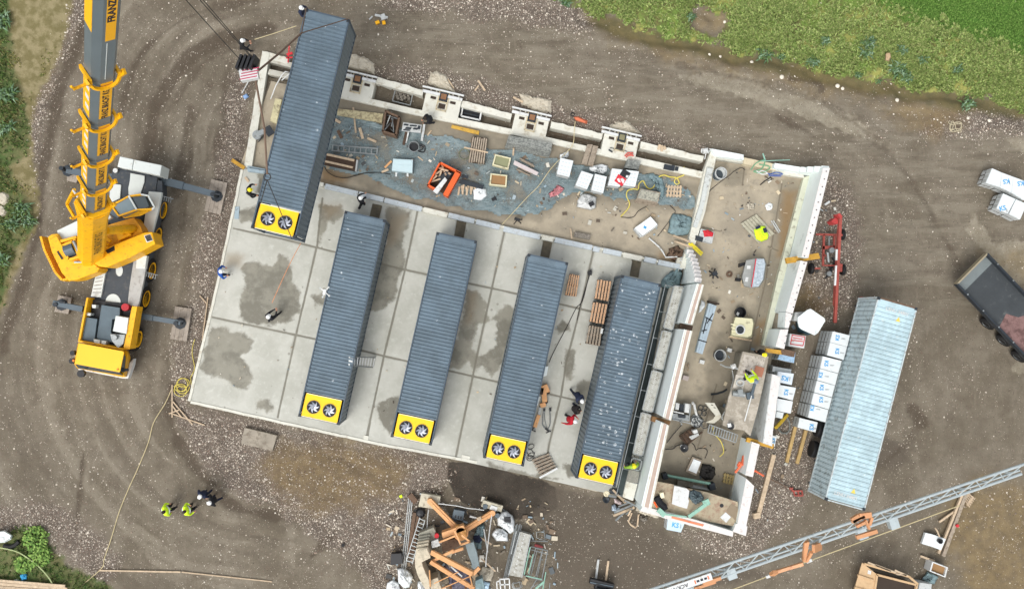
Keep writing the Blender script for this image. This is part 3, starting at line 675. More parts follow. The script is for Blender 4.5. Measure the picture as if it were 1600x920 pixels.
segs = [(strip([(410,80),(381,262)], [(421,84),(393,263)][::1], 12,.7,9),-.3,.34, 'wall_section', M_conc_w),
  ([(421,108),(456,116),(455,124),(418,116)], -.3,.3, 'cross_wall', M_conc),([(420,90),(456,98),(456,106),(420,97)], -.3,.25, 'cross_wall', M_conc)]
wall('annex_wall', 'pale low foundation wall left of the lifted container with cross walls', segs)
segs = []; r = random.Random(3); x = 493.0
yn = lambda x: 283+(x-493)*.2385-max(0, x-820)*.026-0.0
cuts = [(493,506),(509,560),(562,600),(602,660),(663,700),(702,742),(745,782),(788,845),(848,866),(868,926),(928,938),(944,972),(975,1004),(1008,1026),(1030,1068)]
for i, (a, b) in enumerate(cuts):
 zt = .55 if (i % 3) else .5
 off = r.uniform(-.6,.6)
 segs.append(([(a, yn(a)+off),(b, yn(b)+off),(b-2, yn(b)+7.5+off),(a-2, yn(a)+7.5+off)], .1, zt, 'kerb_block', mat('kerb_block_grey', (178,186,190),.85, var=.1, scale=3, dirt=.3, dirt_rgb=(150,146,134)) if i % 4 else M_conc_w))
segs.append(([(493,287),(1068,416),(1067,419),(491,290)], .1,.42, 'wall_foot', M_conc_w))
wall('kerb_wall', 'low grey block wall between the sandy hall floor and the container pads', segs)
segs = [([(1112,233),(1121,236),(1102,330),(1083,392),(1070,420),(1062,418),(1075,381),(1101,263)], .1,.62, 'wall_section', M_conc_w),
  ([(1105,262),(1114,264),(1098,330),(1089,356),(1083,354),(1094,318)], .62,.8, 'block_course', mat('divider_blocks', (186,190,186),.85, var=.1, scale=3, dirt=.3))]
wall('divider_wall', 'low pale wall between the netted hall floor and the long right wing', segs)
segs = [([(1112,232.5),(1162,242),(1162,250),(1118,243)], .1,1.0, 'insulated_panel', M_white),([(1113,243),(1166,252),(1166,256),(1118,249)], .1,.5, 'wall_foot', M_conc),
  ([(1162,246),(1214,257),(1212,267),(1162,256)], .1,.6, 'wall_foot', mat('sandstone_strip', (196,184,156),.85, var=.1, dirt=.3, dirt_rgb=(150,130,100))),
  ([(1211,255),(1252,261.5),(1252,269),(1210,262)], .1,1.1, 'insulated_panel', M_white),([(1207,263),(1254,270),(1257,278),(1206,270)], .1,.5, 'wall_foot', M_conc_w)]
for i, x in enumerate((1251,1262,1273,1284)):
 segs.append(([(x, 261-.6*i),(x+11.5,261.6-.6*i),(x+11,269+.0*i),(x-1,268)], .1,1.3+.28*i, 'insulated_panel', M_white))
wall('right_wing_end_wall', 'short white stepped wall at the top end of the right wing', segs)
def capwall(segs, top, z0, z1, capw=None):
 segs.append((top, z0, z1-.02, 'insulated_panel', M_white)); segs.append((top, z1-.02, z1+.004, 'wall_head', M_cap))
segs = []
capwall(segs, [(1286,262.5),(1297,262.5),(1263,403),(1252.5,401)], .1,2.45)
capwall(segs, [(1251,407),(1261.5,409.5),(1238.5,490),(1228,487)], .1,2.45); capwall(segs, [(1228,488),(1238.5,490.5),(1232,513),(1226,512)], 1.2,2.45)
capwall(segs, [(1219,515),(1232,514),(1225.5,545),(1212,541)], .1,2.45)
segs.append(([(1256,277),(1265,274.5),(1233,402),(1199,541),(1191,539),(1216,430)], .1,.45, 'wall_foot', mat('foot_beige', (196,198,178),.85, var=.08, dirt=.3)))
mb_pts = [(1291-(1291-1257)*k/11,268+(400-268)*k/11) for k in range(12)]+[(1256-(1256-1226)*k/11,412+(536-412)*k/11) for k in range(12)]
t = wall('tall_side_wall', 'tall white insulated wall closing the upper right side of the wing', segs)
mb = MB()
for x, y in mb_pts: mb.cyl(P(x, y, 2.455),.035,.03,8)
mb.build('tie_bolts', M_steel_d, t, world=True)
segs = []
st = [((1081,391),1.0),((1084,397),1.35),((1087,403.5),1.7),((1089,409.5),2.05),((1090.5,416),2.4),((1092,422),2.75),((1093,428.5),3.1),((1093.5,434.5),3.45)]
for (x, y), z in st:
 segs.append(([(x-7, y-1.5),(x+3.5, y+.8),(x+1.8, y+8),(x-8.6, y+5.4)], .1, z, 'insulated_panel', M_white)); segs.append(([(x-7, y-1.5),(x+3.5, y+.8),(x+1.8, y+8),(x-8.6, y+5.4)], z, z+.012, 'wall_head', M_cap))
def tri(a, b, c, d, z1, z0=.1):
 """full-height wall with pale edges and a pinkish mortar strip on its head; a-b top end, c-d lower end"""
 lerp = lambda p, q, k: (p[0]+(q[0]-p[0])*k, p[1]+(q[1]-p[1])*k)
 segs.append(([a, b, c, d], z0, z1, 'insulated_panel', M_white)); segs.append(([lerp(a, b, .32), lerp(a, b, .72), lerp(d, c, .72), lerp(d, c, .32)], z1, z1+.02, 'mortar_bed', M_pink))
 segs.append(([lerp(a, b, .84), b, c, lerp(d, c, .84)], z1, z1+.035, 'wall_head', M_conc_w)); segs.append(([lerp(a, b, .12), lerp(a, b, .24), lerp(d, c, .24), lerp(d, c, .12)], z1, z1+.03, 'wall_head', M_conc_w))
tri((1089,443),(1100,445),(1082.5,507),(1070.5,504),3.9)
tri((1069,514.5),(1082,517),(1048.5,657),(1035.5,651),3.9)
tri((1033,659.5),(1045.5,664.5),(1018,794),(1002,790),3.9)
segs.append(([(1059,402),(1066,404),(1048,470),(986,780),(979,778),(1040,470)], .1,.5, 'wall_foot', M_conc))
t = wall('central_wall', 'tallest white wall, stepped at its upper end, beside the scaffold walkway', segs)
for nm, lab, q, z0, z1, m in [('door_lintel', 'brown lintel over the upper gap of the tallest wall', [(1064,505),(1083,509),(1081,517),(1062,513)], 2.1,2.5, M_wood_d),
      ('door_lintel', 'brown lintel over the lower gap of the tallest wall', [(1020,650),(1048,658),(1045,666),(1018,658)], 2.1,2.5, mat('lintel_brown', (124,92,58),.85, var=.15)),
      ('formwork_beam', 'ochre timber beam poking through the gap of the tall side wall', [(1228,403),(1279,395),(1282,404),(1230,412)], 1.5,1.75, M_wood_y),
      ('formwork_beam', 'ochre timber board under the yellow hard hat at the wall end', [(1197,544),(1238,549),(1236,556),(1196,550)], 1.9,2.1, M_wood_y),
      ('formwork_beam', 'rusty brown board beyond the end of the tall side wall', [(1220,544),(1243,549),(1241,558),(1222,554)], 2.0,2.15, M_rust),
      ('formwork_beam', 'splintered board bridging the gap below the nicked white wall', [(1168,683),(1210,694),(1208,701),(1166,690)], 1.7,1.9, M_wood_y)]:
 mb = MB(); mb.px(q, z0, z1); o = mb.build(nm, m, None, world=True, bevel=.01); tag(o, lab, 'beam')
segs = []
segs.append(([(1206,584),(1220,588),(1219,601),(1213.5,628),(1213,640),(1208,668),(1206.5,697),(1192,692)], .1,2.75, 'insulated_panel', mat('nicked_white', (196,200,198),.85, var=.07, scale=2, dirt=.4, dirt_rgb=(150,146,138))))
segs.append(([(1207,585),(1219,589),(1212,640),(1205,695),(1194,691)], 2.75,2.757, 'wall_head', M_cap))
wall('nicked_side_wall', 'white side wall with grey nicks right of the concrete platform', segs)
segs = []
capwall(segs, [(1175,690),(1187,694),(1176.5,745),(1164.5,742)], .1,2.2); capwall(segs, [(1166,747),(1178.5,759),(1166,822),(1152,819)], .1,2.35)
capwall(segs, [(1150,818),(1168,822),(1165.5,837),(1145,830)], .1,2.3)
segs.append(([(1162,690),(1168,692),(1149,782),(1140,779)], .1,.42, 'wall_foot', M_conc))
wall('lower_side_wall', 'white side wall with the orange prop leaning on its head', segs)
segs = []
capwall(segs, [(1038,799),(1088,812),(1146,830),(1145,838),(1084,822),(1034,808)], .1,2.3)
capwall(segs, [(1005,790),(1038,799),(1036,808),(1000,798)], .1,2.1)
segs.append(([(1050,806),(1100,819),(1098,822),(1049,809)], 2.304,2.33, 'orange_smear', mat('orange_smear', (214,130,96),.8, var=.2)))
wall('lower_end_wall', 'white wall at the bottom end of the wing with an orange smear on its head', segs)
M_plat = mat('platform_concrete', (150,142,128),.85, var=.12, scale=1.1, dirt=.6, dirt_rgb=(186,178,164), bump=.3)
M_plat2 = mat('platform_ochre', (168,156,132),.85, var=.16, scale=1.4, dirt=.55, dirt_rgb=(140,110,92), bump=.3)
def platform(label, top, zt, m, walls):
 allp = [P(x, y, zt) for x, y in top]; c = sum(allp, Vector())/len(allp); c.z = .1
 t = thing('concrete_platform', label, 'platform', c)
 MB().px(top, zt-.2, zt).build('deck', m, t, world=True)
 mb = MB()
 for q in walls: mb.px(q, .1, zt-.2)
 mb.build('support', M_conc_d, t, world=True)
 return t
pl1 = platform('raised concrete platform carrying the worker in a lime jacket', [(1161,549),(1201,557),(1193,600),(1184,640),(1172.5,681),(1163,672),(1145,670),(1129,664),(1139,620),(1150,590)], 2.5, M_plat,
         [[(1166,553),(1172,555),(1164,600),(1158,598)], [(1192,560),(1199,562),(1188,610),(1180,608)], [(1140,640),(1147,642),(1142,662),(1134,660)], [(1170,640),(1177,642),(1168,674),(1161,672)]])
for nm, q, z, m in (('pale_patch', [(1163,553),(1196,560),(1189,590),(1156,583)], 2.504, mat('patch_pale', (184,176,164),.9, var=.12, scale=4, dirt=.5, dirt_rgb=(120,112,100))),('fresh_patch', [(1150,585),(1166,588),(1160,612),(1145,608)], 2.506, mat('patch_pale2', (196,190,178),.9, var=.1, scale=4, dirt=.3))):
 MB().px(q, z-.003, z+.004).build(nm, m, pl1, world=True)
platform('ochre stained concrete platform at the bottom end of the wing', [(1026,752),(1050,756),(1062,760),(1106,769),(1153,784),(1153,800),(1149,822),(1088,811),(1030,797),(1012,792)], 2.0, M_plat2,
         [[(1030,758),(1036,760),(1028,792),(1020,790)], [(1140,784),(1147,786),(1142,814),(1134,812)], [(1080,770),(1092,773),(1086,800),(1076,798)]])
def column_base(label, a, spill, plate_m, seed, extra=0):
 cx, cy, w_, l_ = a
 q = P(cx, cy, .36); t = thing('column_base', label, 'foundation', (q.x, q.y, -.6), AX, 'column bases along the outer foundation wall')
 mb = MB(); mb.box((0,0,0),(w_, l_, .98)); mb.build('concrete_block', M_conc_w, t, bevel=.02)
 z = .98
 mb = MB()   # slotted beam along the outer edge
 mb.box((-.1, l_/2-.10, z+.02),(w_+.35,.09,.16)); mb.box((-.1, l_/2-.36, z+.02),(w_+.25,.16,.12)); mb.build('edge_beam', M_paint_w, t)
 mb = MB()
 for k in range(7):
  if k != 3: mb.box((-w_/2+.1+k*w_/6.5, l_/2-.2, z+.02),(w_/9,.07,.05))
 mb.box((-.62, l_/2-.62, z+.004),(.34,.16,.03)); mb.box((.62, l_/2-.66, z+.004),(.34,.16,.03)); mb.box((0, l_/2-1.02, z+.004),(.42,.3,.03)); mb.build('anchor_slots', M_cap_dark, t)
 mb = MB()
 for sx in (-1,1): mb.box((sx*.3, l_/2-.75, z+.03),(.055,1.15,.07))
 mb.box((0, l_/2-1.28, z+.03),(.62,.06,.07)); mb.box((0, l_/2-.78, z+.05),(.66,.05,.07)); mb.box((0, l_/2-.12, z+.05),(.66,.06,.07))
 mb.build('rig_frame', mat('rig_frame_paint', (196,182,150),.6, var=.15, dirt=.4), t)
 mb = MB(); mb.box((0, l_/2-.45, z+.03),(.5,.5,.14)); mb.box((0, l_/2-.45, z+.17),(.36,.36,.02)); mb.build('socket_box', [M_steel_d, plate_m], t)
 mb = MB(); mb.box((0, l_/2-.45, z+.19),(.34,.34,.015)); mb.build('socket_plate', plate_m, t)
 r = random.Random(seed); o = MB()
 pts = []
 n = len(spill)
 dense = []
 for i in range(n):
  a_, b_ = spill[i], spill[(i+1) % n]
  for k in range(5): f = k/5; dense.append((a_[0]+(b_[0]-a_[0])*f+r.uniform(-1.2,1.2), a_[1]+(b_[1]-a_[1])*f+r.uniform(-1.2,1.2)))
 c0 = (sum(p[0] for p in dense)/len(dense), sum(p[1] for p in dense)/len(dense))
 outer = [P(x, y, 0) for x, y in dense]; inner = [P(c0[0]+(x-c0[0])*.75, c0[1]+(y-c0[1])*.75,.12) for x, y in dense]; m_ = len(dense)
 vs = [Vector((p.x, p.y, -.05)) for p in outer]+[Vector((p.x, p.y, .14+r.uniform(-.03,.05))) for p in inner]+[P(c0[0], c0[1], .18)]
 fs = [(i, (i+1) % m_, m_+(i+1) % m_, m_+i) for i in range(m_)]+[(m_+i, m_+(i+1) % m_, 2*m_) for i in range(m_)]
 o.add(vs, fs); s_ = o.build('concrete_spill', M_spill, None, world=True)
 tag(s_, label.split(' column base')[0]+' spill of hardened concrete outside its column base', 'concrete spill', 'hardened concrete spilled outside the column bases')
 return t
M_plate = mat('plate_rust', (128,92,62),.7, var=.2, scale=5)
column_base('leftmost column base, half hidden by the lifted container', (557,135,2.15,1.75), [(541,92),(552,84),(572,90),(586,100),(584,116),(560,110),(542,106)], M_plate, 1)
column_base('second from left column base with a yellow steel rig', (691,163,2.25,1.75), [(672,114),(682,111),(698,118),(706,134),(712,146),(690,140),(668,130)], M_plate, 2)
column_base('third from left column base with a cracked slab corner', (829,195,2.15,1.75), [(812,146),(824,148),(834,152),(850,152),(862,158),(862,174),(848,178),(828,170),(814,164)], M_plate, 3)
column_base('rightmost column base with a red hose lying on it', (969,226,2.2,1.75), [(952,196),(964,190),(980,188),(990,198),(1002,208),(990,212),(968,208),(950,204)], mat('plate_olive', (120,116,88),.7, var=.2),4)
mb = MB()
pts = wob_line([(298,626),(463,663),(600,693),(745,720)], 14,.4,2)
for a, b in zip(pts[:-1], pts[1:]): mb.beam(P(a[0], a[1]+1.5,.2), P(b[0], b[1]+1.5,.2),.16,.18)
pts = wob_line([(380,266),(340,450),(297,626)], 14,.5,4)
for a, b in zip(pts[:-1], pts[1:]): mb.beam(P(a[0]-1, a[1], .2), P(b[0]-1, b[1], .2),.16,.2)
o = mb.build('pad_edge_kerb', M_conc_w, None, world=True); tag(o, 'thin pale concrete lip running round the outer edges of the container pads', 'kerb')
mb = MB(); mb.px(wob_line([(742,716),(770,724),(800,732),(840,741),(870,748),(900,760),(940,768),(962,776),(966,766),(900,750),(742,712)], 4,1.4,7),.05,.2)
o = mb.build('crumbled_edge', M_spill, None, world=True); tag(o, 'crumbled concrete edge of the pads above the dark soil', 'concrete edge')
def speck_mat(name, rgb, dens, sz=.34, spot=(214,220,222), rough=.55, dirt=.1, dirt_rgb=(112,126,134)):
 l = Lay(name); oi = l.N.new('ShaderNodeObjectInfo'); cv = l.N.new('ShaderNodeCombineXYZ'); l.L.new(l.math('MULTIPLY', oi.outputs['Random'], 61.0), cv.inputs[0]); l.L.new(l.math('MULTIPLY', oi.outputs['Random'], 23.0), cv.inputs[1]); av = l.N.new('ShaderNodeVectorMath'); l.L.new(l.co, av.inputs[0]); l.L.new(cv.outputs[0], av.inputs[1]); l.co = av.outputs[0]
 col = l.two(rgb, tuple(int(x*.88) for x in rgb),.7, off=2); col = l.mix(l.rng(l.noise(5,8,.7,9),.52,.7,0, dirt*4), col, dirt_rgb)
 col = l.mix(l.rng(l.noise(2.2,8,.7,29,(2.2,.3,0)),.5,.68,0,.28), col, tuple(int(x*1.10) for x in rgb)); col = l.mix(l.rng(l.noise(1.4,7,.7,39),.54,.7,0,.35), col, tuple(int(x*.8) for x in rgb)); n = l.rng(l.noise(.7,5,.6,5),.42,.62)
 d, r = l.dots(5.5,1-dens, sz, l.math('MULTIPLY', n, dens*1.6),2); e = l.rng(l.noise(14,5,.7,4),.44,.56); col = l.mix(l.math('MULTIPLY', l.math('MULTIPLY', d, e),.8), col, spot)
 m = l.finish(col, rough); m.node_tree.nodes['Principled BSDF'].inputs['Specular IOR Level'].default_value = .35
 return m
M_roof = speck_mat('container_roof_blue', (98,115,127),.012); M_roof_s = speck_mat('container_roof_spotted', (98,115,127),.11,.46,(226,230,230))
M_side = mat('container_side_blue', (106,116,121),.55,0, var=.08, scale=1.5, dirt=.2, dirt_rgb=(118,122,122))
M_frame = mat('container_frame', (66,80,92),.5,0, var=.1, scale=2)
M_cream = mat('sealing_cream', (232,222,190),.7)
M_blade = mat('fan_blade_grey', (152,156,166),.35,.5, var=.05)
def corrug(mb, n, L, depth, place):
 """trapezoid ribs; place(s, d, e) maps distance s along the ribs' row, depth d and side e (0/1) to a point"""
 p = L/n; prof = []
 for i in range(n):
  s = i*p; prof += [(s, 0),(s+p*.42,0),(s+p*.55, depth),(s+p*.87, depth)]
 prof.append((L, 0)); vs = []; fs = []
 for s, d in prof: vs += [place(s, d, 0), place(s, d, 1)]
 for i in range(len(prof)-1): fs.append((2*i, 2*i+1,2*i+3,2*i+2))
 mb.add(vs, fs)
def make_container(name, label, cat, group, roof_m, side_m, frame_m, fan=True, L=12.19, W=2.44, H=2.6, n=None, dp=.05):
 t = thing(name, label, cat, (0,0,0),0, group); y0, y1 = -L/2, L/2; yf = y0+1.46 if fan else y0+.1
 mb = MB()
 corrug(mb, n or int((y1-.45-yf)/.209), y1-.42-yf, dp, lambda s, d, e: (-W/2+.09+e*(W-.18), yf+.02+s, H-.03-d))
 mb.box((0, y1-.215, H-.06),(W-.16,.36,.035)); mb.build('roof', roof_m, t)
 for sx in (-1,1):
  mb = MB(); corrug(mb, int((L-.3)/.278), L-.3,.036, lambda s, d, e: (sx*(W/2-.015-d), y0+.15+s, .14+e*(H-.26))); mb.build('side_panel', side_m, t)
 mb = MB()
 for sx in (-1,1):
  mb.box((sx*(W/2-.04),0, H-.115),(.07, L-.2,.10)); mb.box((sx*(W/2-.04),0,.02),(.07, L-.2,.14))
  for y in (y0+.06, y1-.06): mb.box((sx*(W/2-.07), y, .1),(.13,.12, H-.2))
 mb.box((0, y1-.04, H-.13),(W-.2,.08,.12)); mb.box((0, y0+.04, H-.13 if not fan else H-.2),(W-.2,.06,.12)); mb.box((0, y1-.05,.02),(W-.2,.08,.15)); mb.box((0, y0+.05,.02),(W-.2,.08,.15))
 mb.build('frame', frame_m, t)
 for sx in (-1,1):
  for y in (y0+.08, y1-.08):
   for z in (0, H-.115): mb = MB(); mb.box((sx*(W/2-.082), y, z),(.16,.17,.118)); mb.box((sx*(W/2-.082), y, z+.1179),(.07,.10,.002)); mb.build('corner_casting', M_steel_d if (z or fan) else frame_m, t)
 mb = MB(); mb.box((-.56, y1-.07,.16),(1.08,.04, H-.32)); mb.box((.56, y1-.07,.16),(1.08,.04, H-.32)); dr = mb.build('door', side_m, t)
 mb = MB()
 for x in (-.85,-.25,.25,.85): mb.tube((x, y1-.02,.2),(x, y1-.02, H-.2),.018,6)
 mb.build('lock_rod', M_steel, dr)
 if fan:
  mb = MB(); mb.box((0, y0+.72, H-.62),(W-.16,1.34,.1)); mb.build('fan_bay', M_black, t)
  mb = MB(); mb.box((0, y0+.73, H-.09),(W-.34,1.32,.045)); cov = mb.build('fan_cover', M_cyellow, t)
  mb = MB()
  for y in (y0+.06, y0+1.405): mb.box((0, y, H-.044),(W-.5 if y > 0 else W-.4,.035,.012))
  mb.box((-.5, y0+.065, H-.03),(.2,.05,.02)); mb.build('sealing_strip', M_cream, cov)
  for sx in (-1,1):
   cx, cy = sx*.47, y0+.70; mb = MB(); mb.slot(1).cyl((cx, cy, H-.046),.36,.012,28)
   mb.slot(2)
   for k in range(12): a = k*math.pi/6; mb.box((cx+math.cos(a)*.375, cy+math.sin(a)*.375, H-.044),(.02,.19,.03), a)
   mb.slot(0)
   for k in range(7):
    a = k*2*math.pi/7+.2*sx; vs = []
    for i in range(7):
     q = .07+i*.042; sw = a+.5*(i/6)**1.3; wd = .05+.075*math.sin(math.pi*min(1,.25+i/7))
     vs += [(cx+math.cos(sw)*q-math.sin(sw)*wd*.5, cy+math.sin(sw)*q+math.cos(sw)*wd*.5, H-.012),(cx+math.cos(sw)*q+math.sin(sw)*wd*.5, cy+math.sin(sw)*q-math.cos(sw)*wd*.5, H-.026)]
    mb.add(vs, [(2*i, 2*i+1,2*i+3,2*i+2) for i in range(6)])
   mb.cyl((cx, cy, H-.034),.07,.03,12); mb.slot(2).box((cx, cy, H-.002),(.012,.66,.006),.4); mb.box((cx, cy, H-.001),(.03,.2,.008),-.5)
   mb.build('fan', [M_blade, M_black, M_frame], t)
 return t
CG = 'blue grey containers with yellow fan covers'
ZP = .27
def crn(*q):
 z = ZP+2.6; a = sum((P(x, y, z) for x, y in q), Vector())/4; return (a.x, a.y, ZP)
c2 = make_container('shipping_container', 'leftmost of the four standing grey-blue containers, with an aluminium stair frame beside it', 'container', CG, M_roof, M_side, M_frame)
c2.location = crn((539,329.7),(601.7,344.8),(467.2,649.8),(529.7,662.5)); c2.rotation_euler.z = R(-12.45)
dup(c2, crn((682.5,363.3),(746,377.7),(611.7,680.5),(672,695.2)), R(-12.5), 'second from left of the four standing grey-blue containers, with free concrete on both sides')
dup(c2, crn((826.6,397),(889.7,410.4),(755.2,714.3),(815,728)), R(-12.5), 'third from left of the four standing grey-blue containers, with the orange lifting gear beside it')
c5 = dup(c2, crn((972.6,427.5),(1034.5,443),(898.5,748.7),(960.4,761.2)), R(-13.1), 'grey-blue container spotted with white marks, standing next to the scaffold walkway')
for ch in c5.children:
 if ch.name.startswith('roof'):
  ch.data = ch.data.copy(); ch.data.materials[0] = M_roof_s
z = 6.75; q = [P(x, y, z) for x, y in ((480,10.8),(545.7,29.4),(394,357.4),(457.7,375.9))]; a = sum(q, Vector())/4
c1 = dup(c2,(a.x, a.y, z-2.6), R(-13.4), 'grey-blue container with a yellow fan cover hanging in brown slings from the crane')
C1Z = z
M_lroof = speck_mat('pale_container_roof', (178,202,209),.03,.34,(200,205,200),.6,.12,(128,138,132)); M_lside = mat('pale_container_side', (172,188,192),.6,0, var=.08, scale=2, dirt=.4, dirt_rgb=(104,108,102)); M_lframe = mat('pale_container_frame', (186,198,200),.6,0, var=.12, scale=3, dirt=.4, dirt_rgb=(134,112,92))
lb = make_container('pale_container', 'pale blue weathered container standing on a low trailer beside the block stacks', 'container', None, M_lroof, M_lside, M_lframe, fan=False, n=44, dp=.028)
zl = 4.15; q = [P(x, y, zl) for x, y in ((1376.7,460.7),(1438.7,478),(1285,783.5),(1346.3,801))]; a = sum(q, Vector())/4
lb.location = (a.x, a.y, zl-2.6); lb.rotation_euler.z = R(-15.6)
mb = MB()
for s in (-1,1):
 Mx = Matrix.Translation((.1*s, s*5.55,2.615)) @ Matrix.Rotation(R(0 if s < 0 else 0),4, 'Z'); put_text(mb, 'LSNU 34801', .27, Mx, .006)
mb.build('roof_number', M_paint_w, lb)
mb = MB()
for s in (-1,1): mb.prism([(.15, s*5.15-.14),(.43, s*5.15-.14),(.29, s*5.15+.14)], 2.574,2.58)
mb.build('warning_triangle', mat('sticker_yellow', (220,196,90),.6), lb)
mb = MB()
mb.box((0,6.05,2.51),(2.2,.1,.09)); mb.build('rusty_header', M_rust, lb)
t = thing('container_trailer', 'dark low trailer carrying the pale blue container', 'trailer', (a.x, a.y, 0), R(-15.6))
mb = MB()
for x in (-.45,.45): mb.box((x, 0,1.1),(.16,12.2,.4))
for k in range(9): mb.box((0,-5.6+k*1.4,1.2),(2.3,.12,.16))
mb.build('chassis', M_steel_d, t)
for y in (-3.6,-2.3,-1.0):
 for x in (-1.05,1.05):
  mb = MB(); Mx = Matrix.Translation((x, y, .52)) @ Matrix.Rotation(R(90),4, 'Y'); mb.lathe((0,0,-.19), [(.28,0),(.5,.02),(.52,.08),(.52,.3),(.5,.36),(.28,.38)], 24, Mx); wh = mb.build('wheel', M_black, t)
  mb = MB(); mb.lathe((0,0,-.2), [(.08,.02),(.27,.03),(.27,.37),(.08,.38)], 20, Mx); mb.build('rim', M_steel, wh)
mb = MB(); mb.box((-.9,6.12,1.1),(.16,.2,.4)); mb.box((.2,6.15,1.2),(1.9,.12,.3)); mb.build('headboard', M_red, t)
M_jk = {k: mat('cloth_'+k, c, .9, var=.16, scale=6, bump=.5, bscale=20) for k, c in dict(black=(30,31,35), navy=(36,44,66), blue=(36,82,160), red=(176,32,44), lime=(214,250,50), dark=(44,40,40), green=(150,190,70)).items()}
M_tr = {k: mat('trousers_'+k, c, .9, var=.16, scale=6) for k, c in dict(black=(28,29,33), navy=(34,40,58), grey=(72,74,78)).items()}
M_boot = mat('boots', (34,29,26),.7); M_hair = mat('dark_hair', (46,36,30),.8, var=.2, scale=20)
M_hel = {'white': mat('helmet_white', (232,234,232),.35, var=.02), 'yellow': mat('helmet_yellow', (236,222,30),.35, var=.02), 'grey': mat('helmet_grey', (120,130,145),.4, var=.05)}
M_refl = mat('reflective_strip', (190,194,196),.3,.2)
def person(label, head_px, base_z, face, jacket, trousers, helmet=None, lean=.06, handL=(-.30,.25,.95), handR=(.30,.25,.95), stride=.1, crouch=0., vest=False, hunch=0.):
 """face: compass heading of the person in degrees, counter-clockwise from the right of the picture; hands in the body's own frame"""
 Hh = 1.70-crouch*.75; head_z = base_z+Hh
 hp = P(head_px[0], head_px[1], head_z+.08); yaw = R(face-90); fw = Vector((math.cos(R(face)), math.sin(R(face)),0))
 base = hp-fw*(lean*2.1); base.z = base_z
 t = thing('person', label, 'person', base, yaw)
 hip = .92-crouch*.5; k = 1-crouch*.35; sh = hip+.52*k-lean*.25; cy = lean*1.2
 J = {'pel': ((0,0, hip),.135), 'wst': ((0, lean*.4, hip+.18),.125), 'chs': ((0, lean*.9, hip+.36*k),.15), 'shc': ((0, cy, sh),.115), 'nek': ((0, cy+lean*.45, sh+.10),.055),
         'jaw': ((0, lean*2.0+.02, Hh-.10),.072), 'skl': ((0, lean*2.1, Hh),.092), 'top': ((0, lean*2.1, Hh+.06),.075), 'nos': ((0, lean*2.0+.105, Hh-.06),.016)}
 E = [('pel', 'wst'),('wst', 'chs'),('chs', 'shc'),('shc', 'nek'),('nek', 'jaw'),('jaw', 'skl'),('skl', 'top'),('jaw', 'nos')]
 G = {('pel', 'wst'): 1,('wst', 'chs'): 1,('chs', 'shc'): 1,('shc', 'nek'): 1,('nek', 'jaw'): 0,('jaw', 'skl'): 0,('skl', 'top'): 0,('jaw', 'nos'): 0}
 for s, nm, hd in ((-1, 'L', handL),(1, 'R', handR)):
  shp = Vector((s*.19, cy, sh-.02)); hd = Vector(hd); d = hd-shp
  if d.length > .60: hd = shp+d.normalized()*.60; d = hd-shp
  bend = math.sqrt(max(0,.31**2-(d.length/2)**2)); elb = shp+d*.5+Vector((s*.6,-.25,-.75)).normalized()*bend
  wr = hd; u = (wr-elb).normalized(); pm = wr+u*.07; side = u.cross(Vector((0,0,1)));
  if side.length < .1: side = Vector((1,0,0))
  side.normalize(); dn = u.cross(side)
  J['sh'+nm] = (shp, .078); J['el'+nm] = (elb, .052); J['wr'+nm] = (wr, .032); J['pm'+nm] = (pm, .034)
  for e in (('shc', 'sh'+nm),('sh'+nm, 'el'+nm),('el'+nm, 'wr'+nm)): E.append(e); G[e] = 1
  e = ('wr'+nm, 'pm'+nm); E.append(e); G[e] = 0
  for f in range(4):
   a = pm+side*(f-1.5)*.024+u*.045; b = a+u*(.045-.006*abs(f-1.5))+dn*.018; J['fa%d%s' % (f, nm)] = (a, .010); J['fb%d%s' % (f, nm)] = (b, .009)
   for e in (('pm'+nm, 'fa%d%s' % (f, nm)),('fa%d%s' % (f, nm), 'fb%d%s' % (f, nm))): E.append(e); G[e] = 0
  th = pm-side*.045*s+u*.0; J['th'+nm] = (th, .012); J['tb'+nm] = (th+u*.035-side*.015*s+dn*.012,.010)
  for e in (('wr'+nm, 'th'+nm),('th'+nm, 'tb'+nm)): E.append(e); G[e] = 0
  fy = s*stride; hipp = Vector((s*.095,0, hip-.05)); an = Vector((s*(.12+crouch*.1), fy, .09)); mid = (hipp+an)/2; dl = (an-hipp).length; b = math.sqrt(max(0.0004,.43**2-(dl/2)**2)); kn = mid+Vector((s*.1,1,0)).normalized()*b
  J['hp'+nm] = (hipp, .095); J['kn'+nm] = (kn, .062); J['an'+nm] = (an, .045); J['ft'+nm] = (an+Vector((s*.02,.17,-.045)),.042)
  for e in (('pel', 'hp'+nm),('hp'+nm, 'kn'+nm),('kn'+nm, 'an'+nm)): E.append(e); G[e] = 2
  e = ('an'+nm, 'ft'+nm); E.append(e); G[e] = 3
 J = {k_: (v_[0], v_[1]*(1.0 if k_[:3] in ('jaw', 'skl', 'top', 'nos', 'nek') or k_[:2] in ('fa', 'fb', 'th', 'tb', 'pm', 'wr') else (1.55 if jacket == 'lime' else 1.36))) for k_, v_ in J.items()}
 ks = list(J); me = bpy.data.meshes.new('body'); me.from_pydata([tuple(J[k][0]) for k in ks], [(ks.index(a), ks.index(b)) for a, b in E], [])
 o = bpy.data.objects.new('body', me); COL.objects.link(o); o.modifiers.new('s', 'SKIN'); sb = o.modifiers.new('u', 'SUBSURF'); sb.levels = 1; sb.render_levels = 1
